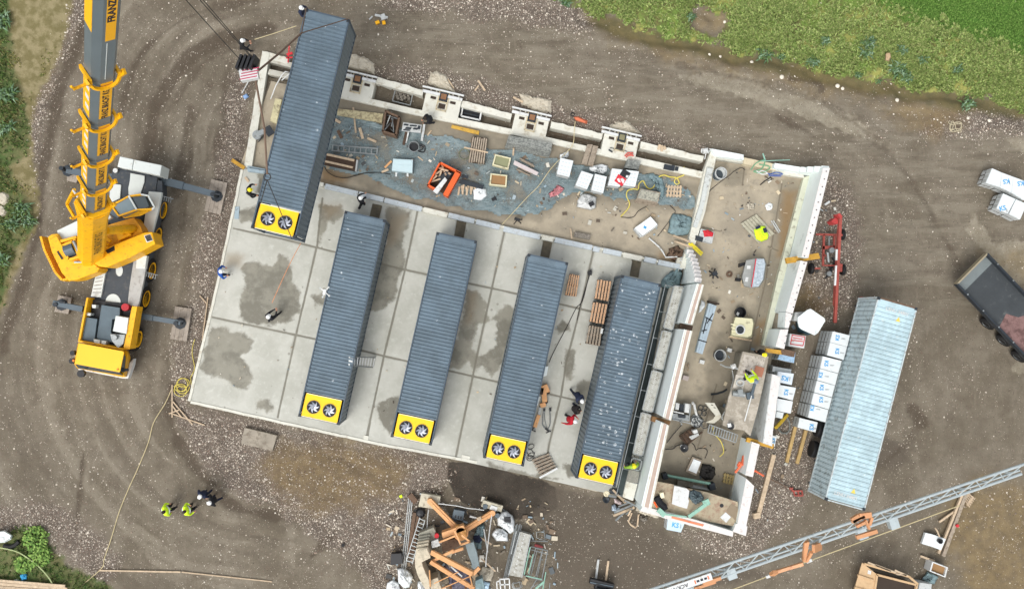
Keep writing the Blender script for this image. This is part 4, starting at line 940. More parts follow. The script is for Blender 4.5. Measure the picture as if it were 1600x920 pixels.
 for i, k_ in enumerate(ks):
  sv = me.skin_vertices[0].data[i]; sv.radius = (J[k_][1], J[k_][1]*(.78 if k_ in ('pel', 'wst', 'chs', 'shc') else 1)); sv.use_root = (k_ == 'pel')
  if k_ in ('pel', 'wst', 'chs', 'shc'): sv.radius = (J[k_][1]*1.15, J[k_][1]*.85)
 dg = bpy.context.evaluated_depsgraph_get(); dg.update(); nm_ = bpy.data.meshes.new_from_object(o.evaluated_get(dg)); o.modifiers.clear(); o.data = nm_; nm_.name = 'body'; bpy.data.meshes.remove(me)
 for q in (M_skin, M_jk[jacket], M_tr[trousers], M_boot): nm_.materials.append(q)
 A = np.array([tuple(J[a][0]) for a, b in E]); B = np.array([tuple(J[b][0]) for a, b in E]); gm = np.array([G[e] for e in E]); rr = np.array([(J[a][1]+J[b][1])/2 for a, b in E])
 for p in nm_.polygons:
  c = np.array(p.center); e = B-A; tt = np.clip(((c-A)*e).sum(1)/(e*e).sum(1),0,1); d = np.linalg.norm(c-A-e*tt[:, None], axis=1)/rr; p.material_index = int(gm[d.argmin()]); p.use_smooth = True
 o.parent = t; WL[o.name] = base
 hc = Vector(J['skl'][0])
 mb = MB()
 if helmet:
  tilt = Matrix.Translation(hc) @ Matrix.Rotation(-lean*1.5,4, 'X')
  mb.lathe((0,0,0), [(.128,.02),(.131,.05),(.122,.10),(.095,.145),(.05,.168),(.001,.173)], 20, tilt)
  mb.add([tilt @ Vector(v) for v in [(-.11,.07,.03),(-.07,.17,.015),(.07,.17,.015),(.11,.07,.03),(-.11,.07,.045),(-.07,.17,.028),(.07,.17,.028),(.11,.07,.045)]], [(0,1,2,3),(7,6,5,4),(0,4,5,1),(1,5,6,2),(2,6,7,3),(3,7,4,0)])
  mb.build('helmet', M_hel[helmet], t, smooth=False)
 else:
  mb.lathe((hc.x, hc.y-.015, hc.z), [(.100,-.05),(.108,.0),(.105,.05),(.085,.10),(.045,.128),(.001,.135)], 18); mb.build('hair', M_hair, t, smooth=True)
 mb = MB()
 for s in (-1,1): mb.box((hc.x+s*.032, hc.y+.088, hc.z-.02),(.022,.012,.012))
 mb.box((hc.x, hc.y+.078, hc.z-.105),(.045,.012,.008)); mb.build('face_detail', M_boot, t)
 if vest:
  mb = MB()
  for a_, b_ in (('wst', .04),('chs', -.06)):
   j = J[a_][0]; r = J[a_][1]; mb.lathe((j[0], j[1], j[2]+b_), [(r*1.30,0),(r*1.30,.05)], 16)
  for v_i, v in enumerate(mb.v): mb.v[v_i] = (v[0]*1.02,(v[1]-J['wst'][0][1])*.82+J['wst'][0][1], v[2])
  mb.build('reflective_band', M_refl, t)
 return t
person('person in navy with a white helmet at the far corner of the lifted container', (470,12),0,-25, 'navy', 'navy', 'white', handL=(-.1,.5,1.4), handR=(.2,.5,1.3))
person('person in dark clothes and white helmet pulling the pale guide rope', (378,63.5),0,12, 'black', 'black', 'white', lean=.12, handL=(-.1,.55,1.25), handR=(.12,.55,1.2), stride=.3)
person('person in black with a yellow helmet left of the lifted container', (389.5,296.5),.27,8, 'black', 'black', 'yellow', lean=.12, handL=(-.35,.5,1.3), handR=(.3,.4,1.0), stride=.34)
person('person in black with white helmet leaning over the low kerb wall', (563,309.5),.3,40, 'black', 'black', 'white', lean=.05, handL=(-.2,.45,1.1), handR=(.25,.1,.9), stride=-.42)
person('person in a bright blue jacket at the left edge of the pads', (344.5,424),.2,8, 'blue', 'navy', 'white', lean=.14, handL=(-.25,.45,1.25), handR=(.3,.4,1.1), stride=.2)
person('person in black holding the orange guide line on the wet concrete', (418.8,495),.27,55, 'black', 'black', 'white', lean=.02, handL=(-.05,.58,1.2), handR=(.1,.5,1.15), stride=.4)
person('bareheaded person in black crouching on the long inner foundation wall', (663.5,184),.35,200, 'black', 'black', None, lean=.18, handL=(-.1,.5,.5), handR=(.15,.5,.5), stride=.15, crouch=.55)
person('person in navy with white helmet bending beside the spotted container', (909.5,626.5),.27,-58, 'navy', 'navy', 'white', lean=.2, handL=(-.15,.6,.9), handR=(.2,.6,.8), stride=-.35)
person('person in a red jacket and white helmet beside the spotted container', (898.8,658.5),.27,-12, 'red', 'black', 'white', lean=.16, handL=(-.2,.5,1.1), handR=(.3,-.25,1.0), stride=.15)
person('bareheaded person in dark clothes crouching between the red and the navy jackets', (905,642.5),.27,-30, 'dark', 'navy', None, lean=.15, handL=(-.1,.5,.5), handR=(.15,.5,.5), crouch=.6)
person('person in a green and yellow jacket and yellow helmet in the hatch of the walkway', (991.3,728.7),1.05,100, 'green', 'grey', 'yellow', lean=.05, handL=(-.5,.1,1.15), handR=(.3,.2,1.1))
person('worker in a lime jacket on the raised concrete platform', (1182,596),2.5,110, 'lime', 'black', 'grey', lean=-.1, handL=(-.25,.3,1.0), handR=(.2,.35,1.05), stride=.2, vest=True)
person('person of whom only the yellow helmet shows above the end of the platform', (1195.8,554.3),.95,180, 'dark', 'black', 'yellow', lean=.02, handL=(-.2,.2,.9), handR=(.2,.2,.9), stride=0)
person('left one of the two bareheaded people in lime jackets', (255,800),0,20, 'lime', 'black', None, lean=.03, handL=(-.3,.2,1.0), handR=(.3,.1,.9), vest=True)
person('right one of the two bareheaded people in lime jackets', (287.5,799.5),0,15, 'lime', 'black', None, lean=.03, handL=(-.25,.25,1.2), handR=(.28,.3,1.0), vest=True)
person('person in a navy top with a white helmet facing the lime jackets', (312,775.5),0,235, 'navy', 'navy', 'white', lean=.03, handL=(-.3,.1,.9), handR=(.3,.15,1.0))
person('person in black with a white helmet to the right of the navy top', (327,785.5),0,195, 'black', 'navy', 'white', lean=.03, handL=(-.3,.1,.9), handR=(.28,.3,1.1), stride=.2)
def K(s, ox, oy):
 """converter from a survey enlargement to survey pixels"""
 return lambda *L: [(ox+x/s, oy+y/s) for x, y in L]
k2, k3, k4, k5 = K(5.11,60,220), K(3.54,60,360), K(5.75,70,280), K(11.5,100,530)
def hull(mb, low, zl, top, zt):
 n = len(low); vs = [P(x, y, zl) for x, y in low]+[P(x, y, zt) for x, y in top]
 return mb.add(vs, [tuple(range(n-1,-1,-1)), tuple(range(n, 2*n))]+[(i, (i+1) % n, n+(i+1) % n, n+i) for i in range(n)])
CR = thing('mobile_crane', 'large yellow and grey mobile crane with raised telescopic boom and spread outriggers', 'crane', P(190,420,0))
def cpart(name, m, fn, parent=None, bevel=0.0, smooth=False):
 mb = MB(); fn(mb); return mb.build(name, m, parent or CR, world=True, bevel=bevel, smooth=smooth)
M_lwhite = mat('crane_white', (206,212,208),.5, var=.04, scale=1.5, dirt=.2, dirt_rgb=(168,164,150)); M_catw = mat('catwalk_grey', (168,168,164),.6,.1, var=.08, scale=2, dirt=.35, dirt_rgb=(130,126,120))
cpart('carrier_frame', M_deck, lambda m: m.px([(176,266),(253,283),(254,300),(215,486),(196,548),(124,534),(142,463),(171,300)], .75,1.5))
cpart('deck_plate', M_deck, lambda m: (m.px([(187,262),(246,276),(243,300),(233,305),(211,400),(198,480),(157,482),(158,460),(166,419),(186,340),(188,300)], 1.5,1.56), m.px(k2((560,300),(650,210),(740,240),(720,440),(640,430)),1.56,1.6)))
cpart('rear_walkway', M_lwhite, lambda m: m.px(k2((735,258),(848,280),(845,330),(820,405),(815,440),(720,432),(718,380),(730,320)),1.6,1.65))
cpart('ballast_recess', M_lwhite, lambda m: (m.px([(186.3+5.5*math.cos(a),422.7+9*math.sin(a)) for a in np.arange(0,6.28,.4)], 1.56,1.60), m.px([(176.5+12*math.cos(a),473-14*math.sin(a)) for a in np.arange(0,3.2,.3)], 1.56,1.60)))
cpart('left_fender', M_lwhite, lambda m: (m.px(k2((572,340),(660,352),(650,460),(565,500)),1.5,1.7), m.px(k3((318,235),(375,210),(345,370),(290,365)),1.5,1.72)), bevel=.01)
def treads(m):
 for i in range(6):
  f = i/6; a = k3((322-26*f, 243+115*f),(360-16*f, 232+128*f),(358-16*f, 240+128*f),(320-26*f, 251+115*f)); m.px(a, 1.72,1.735)
cpart('fender_slots', M_catw, treads)
cpart('catwalk', M_catw, lambda m: (m.px(k3((530,146),(606,140),(585,262),(548,440),(494,405),(503,318)),1.5,1.7),))
cpart('catwalk_box', M_lwhite, lambda m: (m.px(k2((880,405),(985,412),(955,560),(905,745),(835,700),(850,600)),1.5,1.75), m.px(k3((545,138),(600,140),(590,212),(538,210)),1.7,2.0)), bevel=.015)
cpart('rear_box', M_lwhite, lambda m: (m.px(k2((650,125),(760,150),(745,232),(630,208)),1.3,2.6), m.px(k2((764,151),(985,196),(970,280),(750,233)),1.3,2.6)), bevel=.02)
cpart('rear_rail', M_steel_d, lambda m: (m.beam(P(199,266,1.9), P(235,274,1.9),.12,.15), m.beam(P(186,262,1.7), P(254,278,1.7),.12,.2)))
cpart('lamp_bracket', M_paint_w, lambda m: m.cyl(P(181,267,1.7),.14,.1,10))
def outr(a, b, c, z0, w1, w2, foot):
 cpart('outrigger_box', M_cgrey, lambda m: m.beam(P(*a, z0), P(*b, z0), w1,.38), bevel=.01)
 cpart('outrigger_beam', M_cgrey, lambda m: m.beam(P(*b, z0-.02), P(*c, z0-.02), w2,.3), bevel=.01)
 cpart('outrigger_jack', M_steel_d, lambda m: (m.cyl(P(*foot, .22),.13, z0,14), m.cyl(P(*foot, .16),.36,.08,8), m.beam(P(foot[0]-4, foot[1]-4, z0+.15), P(foot[0]+5, foot[1]-3, z0+.15),.1,.1)))
outr((249,281.5),(287.5,291),(336,304),.95,.46,.38,(339,307)); outr((180,279),(150,275),(105,266),.95,.46,.38,(107,267))
outr((214,492.5),(240,497),(283,504),.9,.34,.3,(282,505)); outr((131,483),(110,479),(84,473),.9,.34,.3,(97,476))
for lab, q in (('timber outrigger mat under the upper right jack, with a muddy hollow', [(330,279.6),(355.4,286),(344.3,335.6),(319,329)]),('small outrigger mat under the upper left jack behind the boom', [(106,267),(125,272),(119,286),(104,282)]),
               ('timber outrigger mat under the lower right jack on the gravel', [(273.3,478.6),(299.5,482),(291.6,532.9),(265.6,529.5)]),('square outrigger mat under the lower left jack', [(91,461),(112,465),(106.6,490.5),(84.9,486.6)])):
 mb = MB(); n = 4
 A, B, C_, D = q
 for i in range(n):
  f, g_ = i/n+.005,(i+1)/n-.005; l = lambda p, r, t: (p[0]+(r[0]-p[0])*t, p[1]+(r[1]-p[1])*t)
  mb.px([l(A, B, f), l(A, B, g_), l(D, C_, g_), l(D, C_, f)], -.03,.17+.006*(i % 2))
 o = mb.build('outrigger_mat', mat('mat_timber', (156,146,134),.9, var=.2, scale=2, dirt=.35, dirt_rgb=(98,86,74)), None, world=True); tag(o, lab, 'timber mat', 'timber mats under the crane outriggers')
ax = Vector((math.sin(R(10.3)), math.cos(R(10.3)),0)); side = Vector((ax.y, -ax.x, 0))
for (x, y) in ((251,328),(243,368),(233.5,422),(224.5,466),(212,529)):
 c0 = P(x, y, .78)
 for s in (0,1):
  c = c0-side*(-.10 if s == 0 else 2.72); Mx = Matrix.Translation(c) @ Matrix.Rotation(math.atan2(side.y, side.x),4, 'Z') @ Matrix.Rotation(R(90),4, 'Y')
  if s: Mx = Mx @ Matrix.Rotation(R(180),4, 'X')
  wh = cpart('wheel', M_black, lambda m: m.lathe((0,0,-.36), [(.4,.0),(.7,.02),(.76,.08),(.76,.34),(.71,.40),(.42,.42)], 28, Mx)); cpart('rim', M_yellow, lambda m: m.lathe((0,0,-.36), [(.1,.36),(.34,.40),(.5,.45),(.5,.42)], 24, Mx), wh)
def steps(a, dx, n):
 def f(m):
  for i in range(n): m.beam(P(a[0]+i*dx, a[1]+i*1.0,1.5-i*.12), P(a[0]+i*dx-1.4, a[1]+7+i*1.0,1.5-i*.12),.04,.04)
  m.beam(P(a[0]-2, a[1], 1.52), P(a[0]+dx*n, a[1]+n, 1.1),.04,.04)
 return f
cpart('access_ladder', M_steel, steps((254,306),3.4,5)); cpart('access_ladder', M_steel, steps((230,425),3.4,5))
cab_low = k5((250,60),(1150,195),(1240,330),(1140,700),(1060,700),(230,530),(165,420)); cab_top = k5((262,62),(1065,212),(1080,240),(1010,585),(995,590),(200,440),(188,430))
cpart('cab_body', M_yellow, lambda m: hull(m, k5((255,62),(1160,200),(1200,330),(1130,690),(1050,690),(240,525),(170,420)),.6, k5((258,60),(1120,205),(1150,260),(1075,640),(1040,640),(215,475),(180,425)),2.0), bevel=.02)
cpart('cab_roof', mat('cab_roof_yellow', (240,184,30),.4, var=.03), lambda m: hull(m, k5((260,62),(1068,212),(1085,240),(1012,588),(996,592),(200,442),(188,432)),2.75, k5((262,62),(1065,212),(1080,240),(1008,580),(992,585),(204,438),(192,428)),2.95), bevel=.02)
cpart('windscreen', M_glass, lambda m: hull(m, k5((200,440),(1050,625),(1060,650),(250,515)),2.0, k5((192,432),(1000,590),(995,600),(205,448)),2.75))
cpart('side_window', M_glass, lambda m: hull(m, k5((1095,330),(1118,340),(1080,600),(1050,580)),2.02, k5((1068,260),(1080,262),(1020,570),(1005,560)),2.75))
cpart('bumper', M_paint_w, lambda m: m.px(k5((255,525),(1060,668),(1130,660),(1180,420),(1250,350),(1235,460),(1150,705),(1050,700),(260,545)),.5,.9))
cpart('mirror', M_blackp, lambda m: (m.beam(P(183,580,2.2), P(201,577,2.0),.16,.3), m.cyl(P(129,583,1.6),.22,.25,10), m.cyl(P(115.5,563.5,2.2),.16,.3,10), m.cyl(P(116.5,551,2.0),.14,.3,10)))
cpart('roof_lamp', mat('amber', (220,120,40),.4), lambda m: (m.cyl(P(115.8,563,2.5),.07,.1,8), m.cyl(P(184,577,2.96),.05,.06,8)))
cpart('engine_bay', M_blackp, lambda m: m.px([(135,466),(214,479),(192,546),(122,533)], 1.5,1.75))
cpart('bay_frame', M_yellow, lambda m: (m.px([(135,465),(138,465),(125,533),(122,532)], 1.5,2.4), m.px(k3((518,418),(546,422),(505,655),(470,650)),1.5,2.4), m.px([(122,531),(192,544),(192,547),(122,534)], 1.5,2.5)), bevel=.01)
cpart('radiator_cover', mat('radiator_bluegrey', (84,98,106),.5,.2, var=.15), lambda m: (m.px(k3((252,478),(325,490),(308,618),(236,602)),1.75,2.2), m.px(k3((350,412),(450,428),(448,490),(408,490),(400,560),(420,620),(330,602),(322,590)),1.75,2.05)))
cpart('silencer', M_steel, lambda m: (m.px(k3((395,572),(480,575),(470,625),(440,652),(405,610)),1.75,2.5), m.cyl(P(181,527,2.5),.15,.2,12)), bevel=.02)
cpart('equipment_box', M_lwhite, lambda m: (m.px(k3((428,472),(497,484),(486,572),(412,556)),1.75,2.5), m.px(k3((305,600),(340,606),(338,625),(308,620)),1.75,2.3), m.px(k3((350,608),(375,612),(370,630),(348,626)),1.75,2.3), m.px(k3((270,455),(290,458),(288,472),(268,470)),1.75,2.2), m.px(k3((296,410),(318,412),(316,430),(298,428)),1.75,2.2)))
cpart('red_canister', mat('canister_red', (170,30,40),.5), lambda m: (m.cyl(P(198.5,480,1.75),.22,.3,12), m.cyl(P(227,392.5,1.7),.2,.4,12)))
SZ = 3.1
cpart('counterweight', M_yellow, lambda m: (m.px(k4((25,520),(60,495),(112,488),(160,560),(250,540),(320,660),(380,690),(445,760),(492,800),(470,832),(290,902),(212,912),(150,840),(60,650)),1.9, SZ), m.px(k4((40,540),(105,505),(180,640),(150,660)), SZ, SZ+.25)), bevel=.03)
def fringe(m):
 for (a, b, n) in (((23,525),(60,655),7),((62,655),(150,840),9),((152,842),(212,910),5),((215,912),(468,832),12)):
  for i in range(n): f = (i+.5)/n; q = k4((a[0]+(b[0]-a[0])*f, a[1]+(b[1]-a[1])*f))[0]; m.box(P(q[0], q[1], 1.95),(.12,.12,.8),.4)
cpart('counterweight_lugs', M_yellow, fringe)
cpart('turntable', mat('deck_ochre', (214,150,8),.5, var=.12, scale=4, dirt=.3, dirt_rgb=(120,84,22)), lambda m: m.px(k4((270,540),(480,440),(690,375),(800,345),(862,430),(885,490),(560,620),(370,690)),1.7,2.75))
cpart('engine_cover', M_yellow, lambda m: (m.px(k4((395,700),(620,590),(890,480),(962,472),(992,580),(770,700),(560,790),(485,785),(420,740)),1.9,3.3), m.px(k4((630,470),(700,430),(740,460),(780,500),(660,555)),2.75,3.0), m.px(k4((350,690),(560,600),(565,612),(358,702)),2.7,3.4)), bevel=.03)
cpart('cooling_grille', M_paint_w, lambda m: m.px(k4((890,508),(945,492),(972,550),(915,570)),3.3,3.33))
def slats(m):
 for i in range(5): f = i/5; m.px(k4((897+48*f, 511-14*f),(904+48*f, 509-14*f),(928+48*f, 558-14*f),(921+48*f, 560-14*f)),3.33,3.35)
cpart('grille_slats', M_blackp, slats)
cpart('access_holes', M_blackp, lambda m: (m.px(k4((545,640),(625,595),(630,640),(565,668)),3.0,3.303), m.px(k4((735,430),(810,445),(760,475)),2.7,3.004)))
cpart('walkway_plate', M_lwhite, lambda m: (m.px(k4((110,462),(290,375),(312,510),(152,562)),2.2,2.9), m.px(k4((500,345),(570,310),(600,345),(525,385)),2.7,2.95)))
cpart('winch_bay', M_blackp, lambda m: (m.px(k4((168,602),(250,565),(300,668),(222,722)), SZ-.2, SZ+.02), m.px(k4((105,650),(120,645),(165,715),(150,722)), SZ, SZ+.04)))
cpart('winch_frame', M_yellow, lambda m: [m.beam(P(*k4(a)[0], SZ+.1), P(*k4(b)[0], SZ+.1),.14,.25) for a, b in (((165,600),(255,560)),((255,560),(310,680)),((165,600),(218,725)),((218,725),(350,690)),((270,540),(345,670)),((150,560),(290,520)),((250,760),(370,740)),((370,740),(385,700)),((700,500),(700,450)),((510,560),(575,590)),((520,500),(590,560)))])
cpart('winch_drum', M_cgrey, lambda m: (m.tube(P(*k4((190,650))[0], SZ+.05), P(*k4((270,620))[0], SZ+.05),.36,16),))
cpart('winch_cylinder', M_steel, lambda m: (m.tube(P(*k4((258,555))[0], SZ+.3), P(*k4((310,665))[0], SZ+.3),.08,10), m.tube(P(*k4((265,745))[0], SZ+.2), P(*k4((340,745))[0], SZ+.2),.06,8)))
cab = k4((575,232),(760,150),(865,135),(930,150),(985,250),(972,275),(860,330),(720,352),(665,322))
cab_roof = k4((590,236),(762,158),(860,143),(915,160),(962,245),(950,262),(850,310),(722,338),(672,316))
cpart('operator_cabin', M_yellow, lambda m: hull(m, cab, 2.0, cab, 3.0), bevel=.02)
cpart('cabin_roof_frame', M_lwhite, lambda m: [m.beam(P(*k4(a)[0], 3.75), P(*k4(b)[0], 3.75),.09,.09) for a, b in (((755,150),(825,272)),((930,150),(985,250)),((985,250),(965,275)),((865,138),(930,150)))])
cpart('cabin_pillar', M_yellow, lambda m: [m.beam(P(*k4(a)[0], za), P(*k4(b)[0], 3.7),.08,.1) for a, za, b in (((600,240),3.68,(758,152)),((665,330),3.68,(825,275)),((600,240),3.68,(665,330)),((758,152),3.7,(865,138)),((825,275),3.7,(965,268)),((960,262),3.0,(970,262)))])
cpart('roof_window', mat('cabin_glass', (116,134,140),.15, var=.1, spec=.8), lambda m: m.px(k4((618,240),(752,160),(812,268),(682,332)),3.0,3.66), bevel=.02)
cpart('front_window', M_glass, lambda m: m.px(k4((768,160),(900,150),(940,245),(905,262),(832,266)),3.0,3.64), bevel=.02)
cpart('cabin_strut', M_cgrey, lambda m: m.px(k4((560,245),(585,245),(680,325),(655,350),(550,285)),2.8,3.3))
B0 = P(143,396,3.4); HOOK = P(389,106,17.0); BT = Vector((HOOK.x, HOOK.y, 30.8))
bd = (BT-B0).normalized(); bs = bd.cross(Vector((0,0,1))).normalized(); bn = bs.cross(bd).normalized()
BL = (BT-B0).length
def bsec(m, t0, t1, w_, h_, off=0.0, flare=1.0):
 pr = [(-.5,.22),(-.30,.5),(.30,.5),(.5,.22),(.5,-.30),(.25,-.5),(-.25,-.5),(-.5,-.30)]; vs = []
 for t, k_ in ((t0,1),(t1, flare)):
  c = B0+bd*(BL*t)+bn*off
  for a, b in pr: vs.append(c+bs*a*w_*k_+bn*b*h_*k_)
 m.add(vs, [tuple(range(8)), tuple(range(15,7,-1))]+[(i, 8+i, 8+(i+1) % 8,(i+1) % 8) for i in range(8)])
cpart('boom_base_section', M_yellow, lambda m: (bsec(m, -.02,.27,1.08,1.3), bsec(m, .21,.275,1.1,1.3,0,1.2)), bevel=.02)
SEC = [(.27,.375,.90),(.375,.485,.86),(.485,.60,.82),(.60,.715,.79),(.715,1.0,.78)]
M_boomg = mat('boom_grey', (108,120,126),.35,.3, var=.06, scale=1)
for i, (a, b, w_) in enumerate(SEC): cpart('boom_section', M_boomg, lambda m: bsec(m, a-.02, b, w_, w_*1.12))
def collar(m, t, w_):
 c = B0+bd*(BL*t); R_ = w_*.66
 pts = []
 for i in range(13):
  a = math.pi*(-.12+1.24*i/12); pts.append((math.cos(a)*R_*1.05,-math.sin(a)*R_*.0+(.62-.55*math.sin(a)*0)*w_, 0))
 prev = None
 for i in range(15):
  a = math.pi*i/14; p = c+bn*math.cos(a)*R_*.95+bs*(w_*.42+math.sin(a)*w_*.22)-bd*(math.sin(a)*.30)
  if prev is not None: m.beam(prev, p, .085,.11, bs)
  prev = p
 for s in (-1,1): m.beam(c+bn*s*R_*.95-bs*w_*.45, c+bn*s*R_*.95+bs*w_*.5+bd*.22,.09,.2, bs); m.beam(c+bn*s*R_*.95+bs*w_*.4, c+bn*s*(R_+.12)+bs*w_*.5+bd*.35,.1,.2, bs)
 m.beam(c+bn*R_+bs*.3, c+bn*(R_+.55)+bs*.35,.08,.09, bs); m.beam(c+bn*(R_+.5)+bs*.35, c+bn*(R_+.62)+bs*.35+bd*.25,.07,.07, bs)
for t, w_ in ((.275,1.0),(.375,.92),(.485,.87),(.60,.83),(.715,.80)): cpart('boom_collar', M_yellow, lambda m: collar(m, t, w_))
def panel(m, t0, t1, x0, x1, w_, lift=.012):
 """plate on the boom's right flank; x0..x1 across the flank (fractions of its height)"""
 h_ = w_*1.12; vs = []
 for t in (t0, t1):
  p = B0+bd*BL*t+bs*(w_*.5)
  for x in (x0, x1):
   for l in (.002, lift): vs.append(p+bn*x*h_+bs*l)
 m.add(vs, [(0,4,6,2),(1,3,7,5),(0,1,5,4),(2,6,7,3),(0,2,3,1),(4,5,7,6)])
def toppanel(m, t0, t1, w_):
 h_ = w_*1.12; vs = []
 for t in (t0, t1):
  p = B0+bd*BL*t+bn*(h_*.5)
  for x in (-.29,.29):
   for l in (.002,.012): vs.append(p+bs*x*w_+bn*l)
 m.add(vs, [(0,4,6,2),(1,3,7,5),(0,1,5,4),(2,6,7,3),(0,2,3,1),(4,5,7,6)])
def btext(m, body, size, t, w_, bold=.02, sx=1.0, lift=.016, off=0.0):
 X_, Y_ = bd, bn; c = B0+bd*BL*t+bs*(w_*.5+lift)+bn*off
 put_text(m, body, size, Matrix(((X_.x, Y_.x, bs.x, c.x),(X_.y, Y_.y, bs.y, c.y),(X_.z, Y_.z, bs.z, c.z),(0,0,0,1))), bold, sx)
M_sgold = mat('sign_yellow', (240,176,20),.45, var=.03)
for (a, b, w_) in SEC[:4]:
 m_ = (a+b)/2
 p_ = cpart('sign_panel', M_sgold, lambda m: (panel(m, a+.018, b-.004,-.29,.19, w_), toppanel(m, a+.018, b-.004, w_)))
 cpart('sign_lettering', M_ink_k, lambda m: btext(m, 'FRANZ BRACHT KG', .32, m_-.002, w_, .012,(b-a)*BL*.72/3.1, off=-.06*w_), p_)
def marks(m):
 for (a, b, w_) in SEC[:4]:
  h_ = w_*1.12
  for k_ in range(3):
   t = a+(b-a)*(.35+.22*k_); c = B0+bd*BL*t+bs*w_*.08+bn*(h_*.5+.016); m.beam(c-bd*.16, c+bd*.16,.26,.006, bn)
cpart('side_marks', M_paint_w, marks)
w_ = .78
p_ = cpart('sign_panel', M_sgold, lambda m: (panel(m, .805,.995,-.26,.10, w_), toppanel(m, .82,.995, w_)))
cpart('sign_lettering', M_ink_k, lambda m: btext(m, 'FRANZ BRACHT KG', .32,.90, w_, .014,1.25, off=-.07), p_)
cpart('sign_lettering', mat('faded_ink', (96,74,22),.6), lambda m: btext(m, 'FRANZ BRACHT KG', .56,.125,1.18,.014,.72, lift=.07))
cpart('boom_seam', M_lwhite, lambda m: [m.beam(B0+bd*BL*.72+bs*.395+bn*.02, B0+bd*BL*.80+bs*.395+bn*.02,.018,.02, bn)])
cpart('boom_head', M_cgrey, lambda m: (m.box(BT-Vector((0,0,.6)),(1.0,.9,1.4),.45),))
cpart('luffing_cylinder', M_yellow, lambda m: (m.tube(P(*k4((790,445))[0], 2.8), B0+bd*BL*.11-bn*.7,.24,14),))
cpart('boom_bracket', M_yellow, lambda m: [m.beam(P(*k4(a)[0], za), P(*k4(b)[0], zb),.12,.14) for a, za, b, zb in (((265,95),8.2,(200,220),6.0),((200,225),6.0,(272,350),5.0),((530,80),9.0,(545,180),7.0),((505,195),7.6,(560,240),6.6))])
cpart('boom_bracket_rod', M_paint_w, lambda m: (m.tube(P(*k4((255,100))[0], 8.2), P(*k4((325,205))[0], 8.4),.05,8), m.tube(P(*k4((205,240))[0], 5.8), P(*k4((262,345))[0], 5.0),.05,8)))
HB = thing('hook_block', 'black hook block with white and red stripes hanging left of the lifted container', 'hook block', HOOK-Vector((0,0,.6)))
def cpart2(par, name, m, fn): mb = MB(); fn(mb); return mb.build(name, m, par, world=True)
cpart2(HB, 'sheave_housing', M_blackp, lambda m: [m.box(HOOK+Vector((x, .12,-.25)),(.1,.62,.75), R(-20)) for x in (-.3,-.12,.06,.24)]+[m.box(HOOK+Vector((0,.1,-.1)),(.75,.16,.3), R(-20))])
cpart2(HB, 'striped_plate', M_paint_w, lambda m: m.box(HOOK+Vector((.03,-.30,-.1)),(.74,.5,.3), R(12)))
cpart2(HB, 'red_stripes', mat('stripe_red', (176,62,92),.6), lambda m: [m.box(HOOK+Vector((.03+.03*k_, -.48+.12*k_, .201)),(.72,.045,.004), R(12)) for k_ in range(4)])
cpart2(HB, 'hook', M_steel_d, lambda m: m.path([HOOK+Vector((math.cos(a)*.16,0,-.75+math.sin(a)*.2)) for a in np.arange(1.6,6.6,.4)], .05,6))
cpart2(HB, 'hoist_rope', M_rope_d, lambda m: (m.tube(HOOK+Vector((-.26,.2,.3)), BT+Vector((-.28,.2,0)),.016,5), m.tube(HOOK+Vector((.22,.28,.3)), BT+Vector((.1,.2,0)),.016,5), m.tube(HOOK+Vector((.28,.26,.3)), BT+Vector((.28,.2,0)),.016,5)))
SL = thing('lifting_slings', 'brown slings spreading from the hook block to the corners of the lifted container', 'sling', HOOK-Vector((0,0,1)))
zn = 11.0; N0 = P(471.3,51.9, zn); S0 = P(417.5,278,10.2)
hk = HOOK+Vector((.0,0,-.9));
cpart2(SL, 'upper_sling', M_sling, lambda m: m.path([hk, (hk+N0)/2+Vector((0,0,-.1)), N0], .05,6)); cpart2(SL, 'upper_sling', M_sling, lambda m: m.path([hk, (hk+S0)/2+Vector((.12,.1,-.1)), S0+Vector((0,.2,0))], .05,6))
for q in ((478.5,13),(543.5,30)): cpart2(SL, 'sling_leg', M_sling, lambda m: m.tube(N0, P(q[0], q[1], C1Z),.028,6))
for q in ((395.5,357),(456,373)): cpart2(SL, 'sling_leg', M_rope_d, lambda m: m.tube(S0-Vector((0,.1,0)), P(q[0], q[1], C1Z),.024,6))
cpart2(SL, 'sling_ring', M_rope_d, lambda m: m.path([S0+Vector((math.cos(a)*.17, math.sin(a)*.17+.05,0)) for a in np.arange(0,6.5,.35)], .028,6))
TC = thing('tower_crane', 'orange and pale blue lattice tower crane on a star-shaped orange base', 'crane', P(720,850,0))
kb = K(5.333,580,760); kc = K(9.2,620,820); kj = K(9.2,1160,780); kl = K(10,1020,840); kr = K(2.667,1000,720)
def tp(name, m, fn, parent=None, bevel=0.0): mb = MB(); fn(mb); return mb.build(name, m, parent or TC, world=True, bevel=bevel)
M_jib = mat('jib_pale_blue', (170,180,182),.5,.1, var=.1, scale=2, dirt=.2, dirt_rgb=(120,128,128))
C0 = P(720,832,.9)
for q, z in (((672,782),.55),((769.4,800.3),.5)):
 f = P(*q, z); tp('base_leg', M_orange, lambda m: (m.beam(C0+Vector((0,0,-.1)), f, .33,.3), m.beam(C0+Vector((0,0,.08)), f+Vector((0,0,.16)),.1,.06), m.beam(f, f+Vector((0,0,-.34)),.26,.26)), bevel=.02)
 tp('leg_jack', M_orange, lambda m: m.cyl((f.x, f.y, .18),.17,.55,12))
tp('turntable', M_orange, lambda m: (m.cyl((C0.x-.0, C0.y, .6),.46,.35,24), m.px([(690,832),(724,820),(727,828),(692,841)], .9,1.5)), bevel=.01)
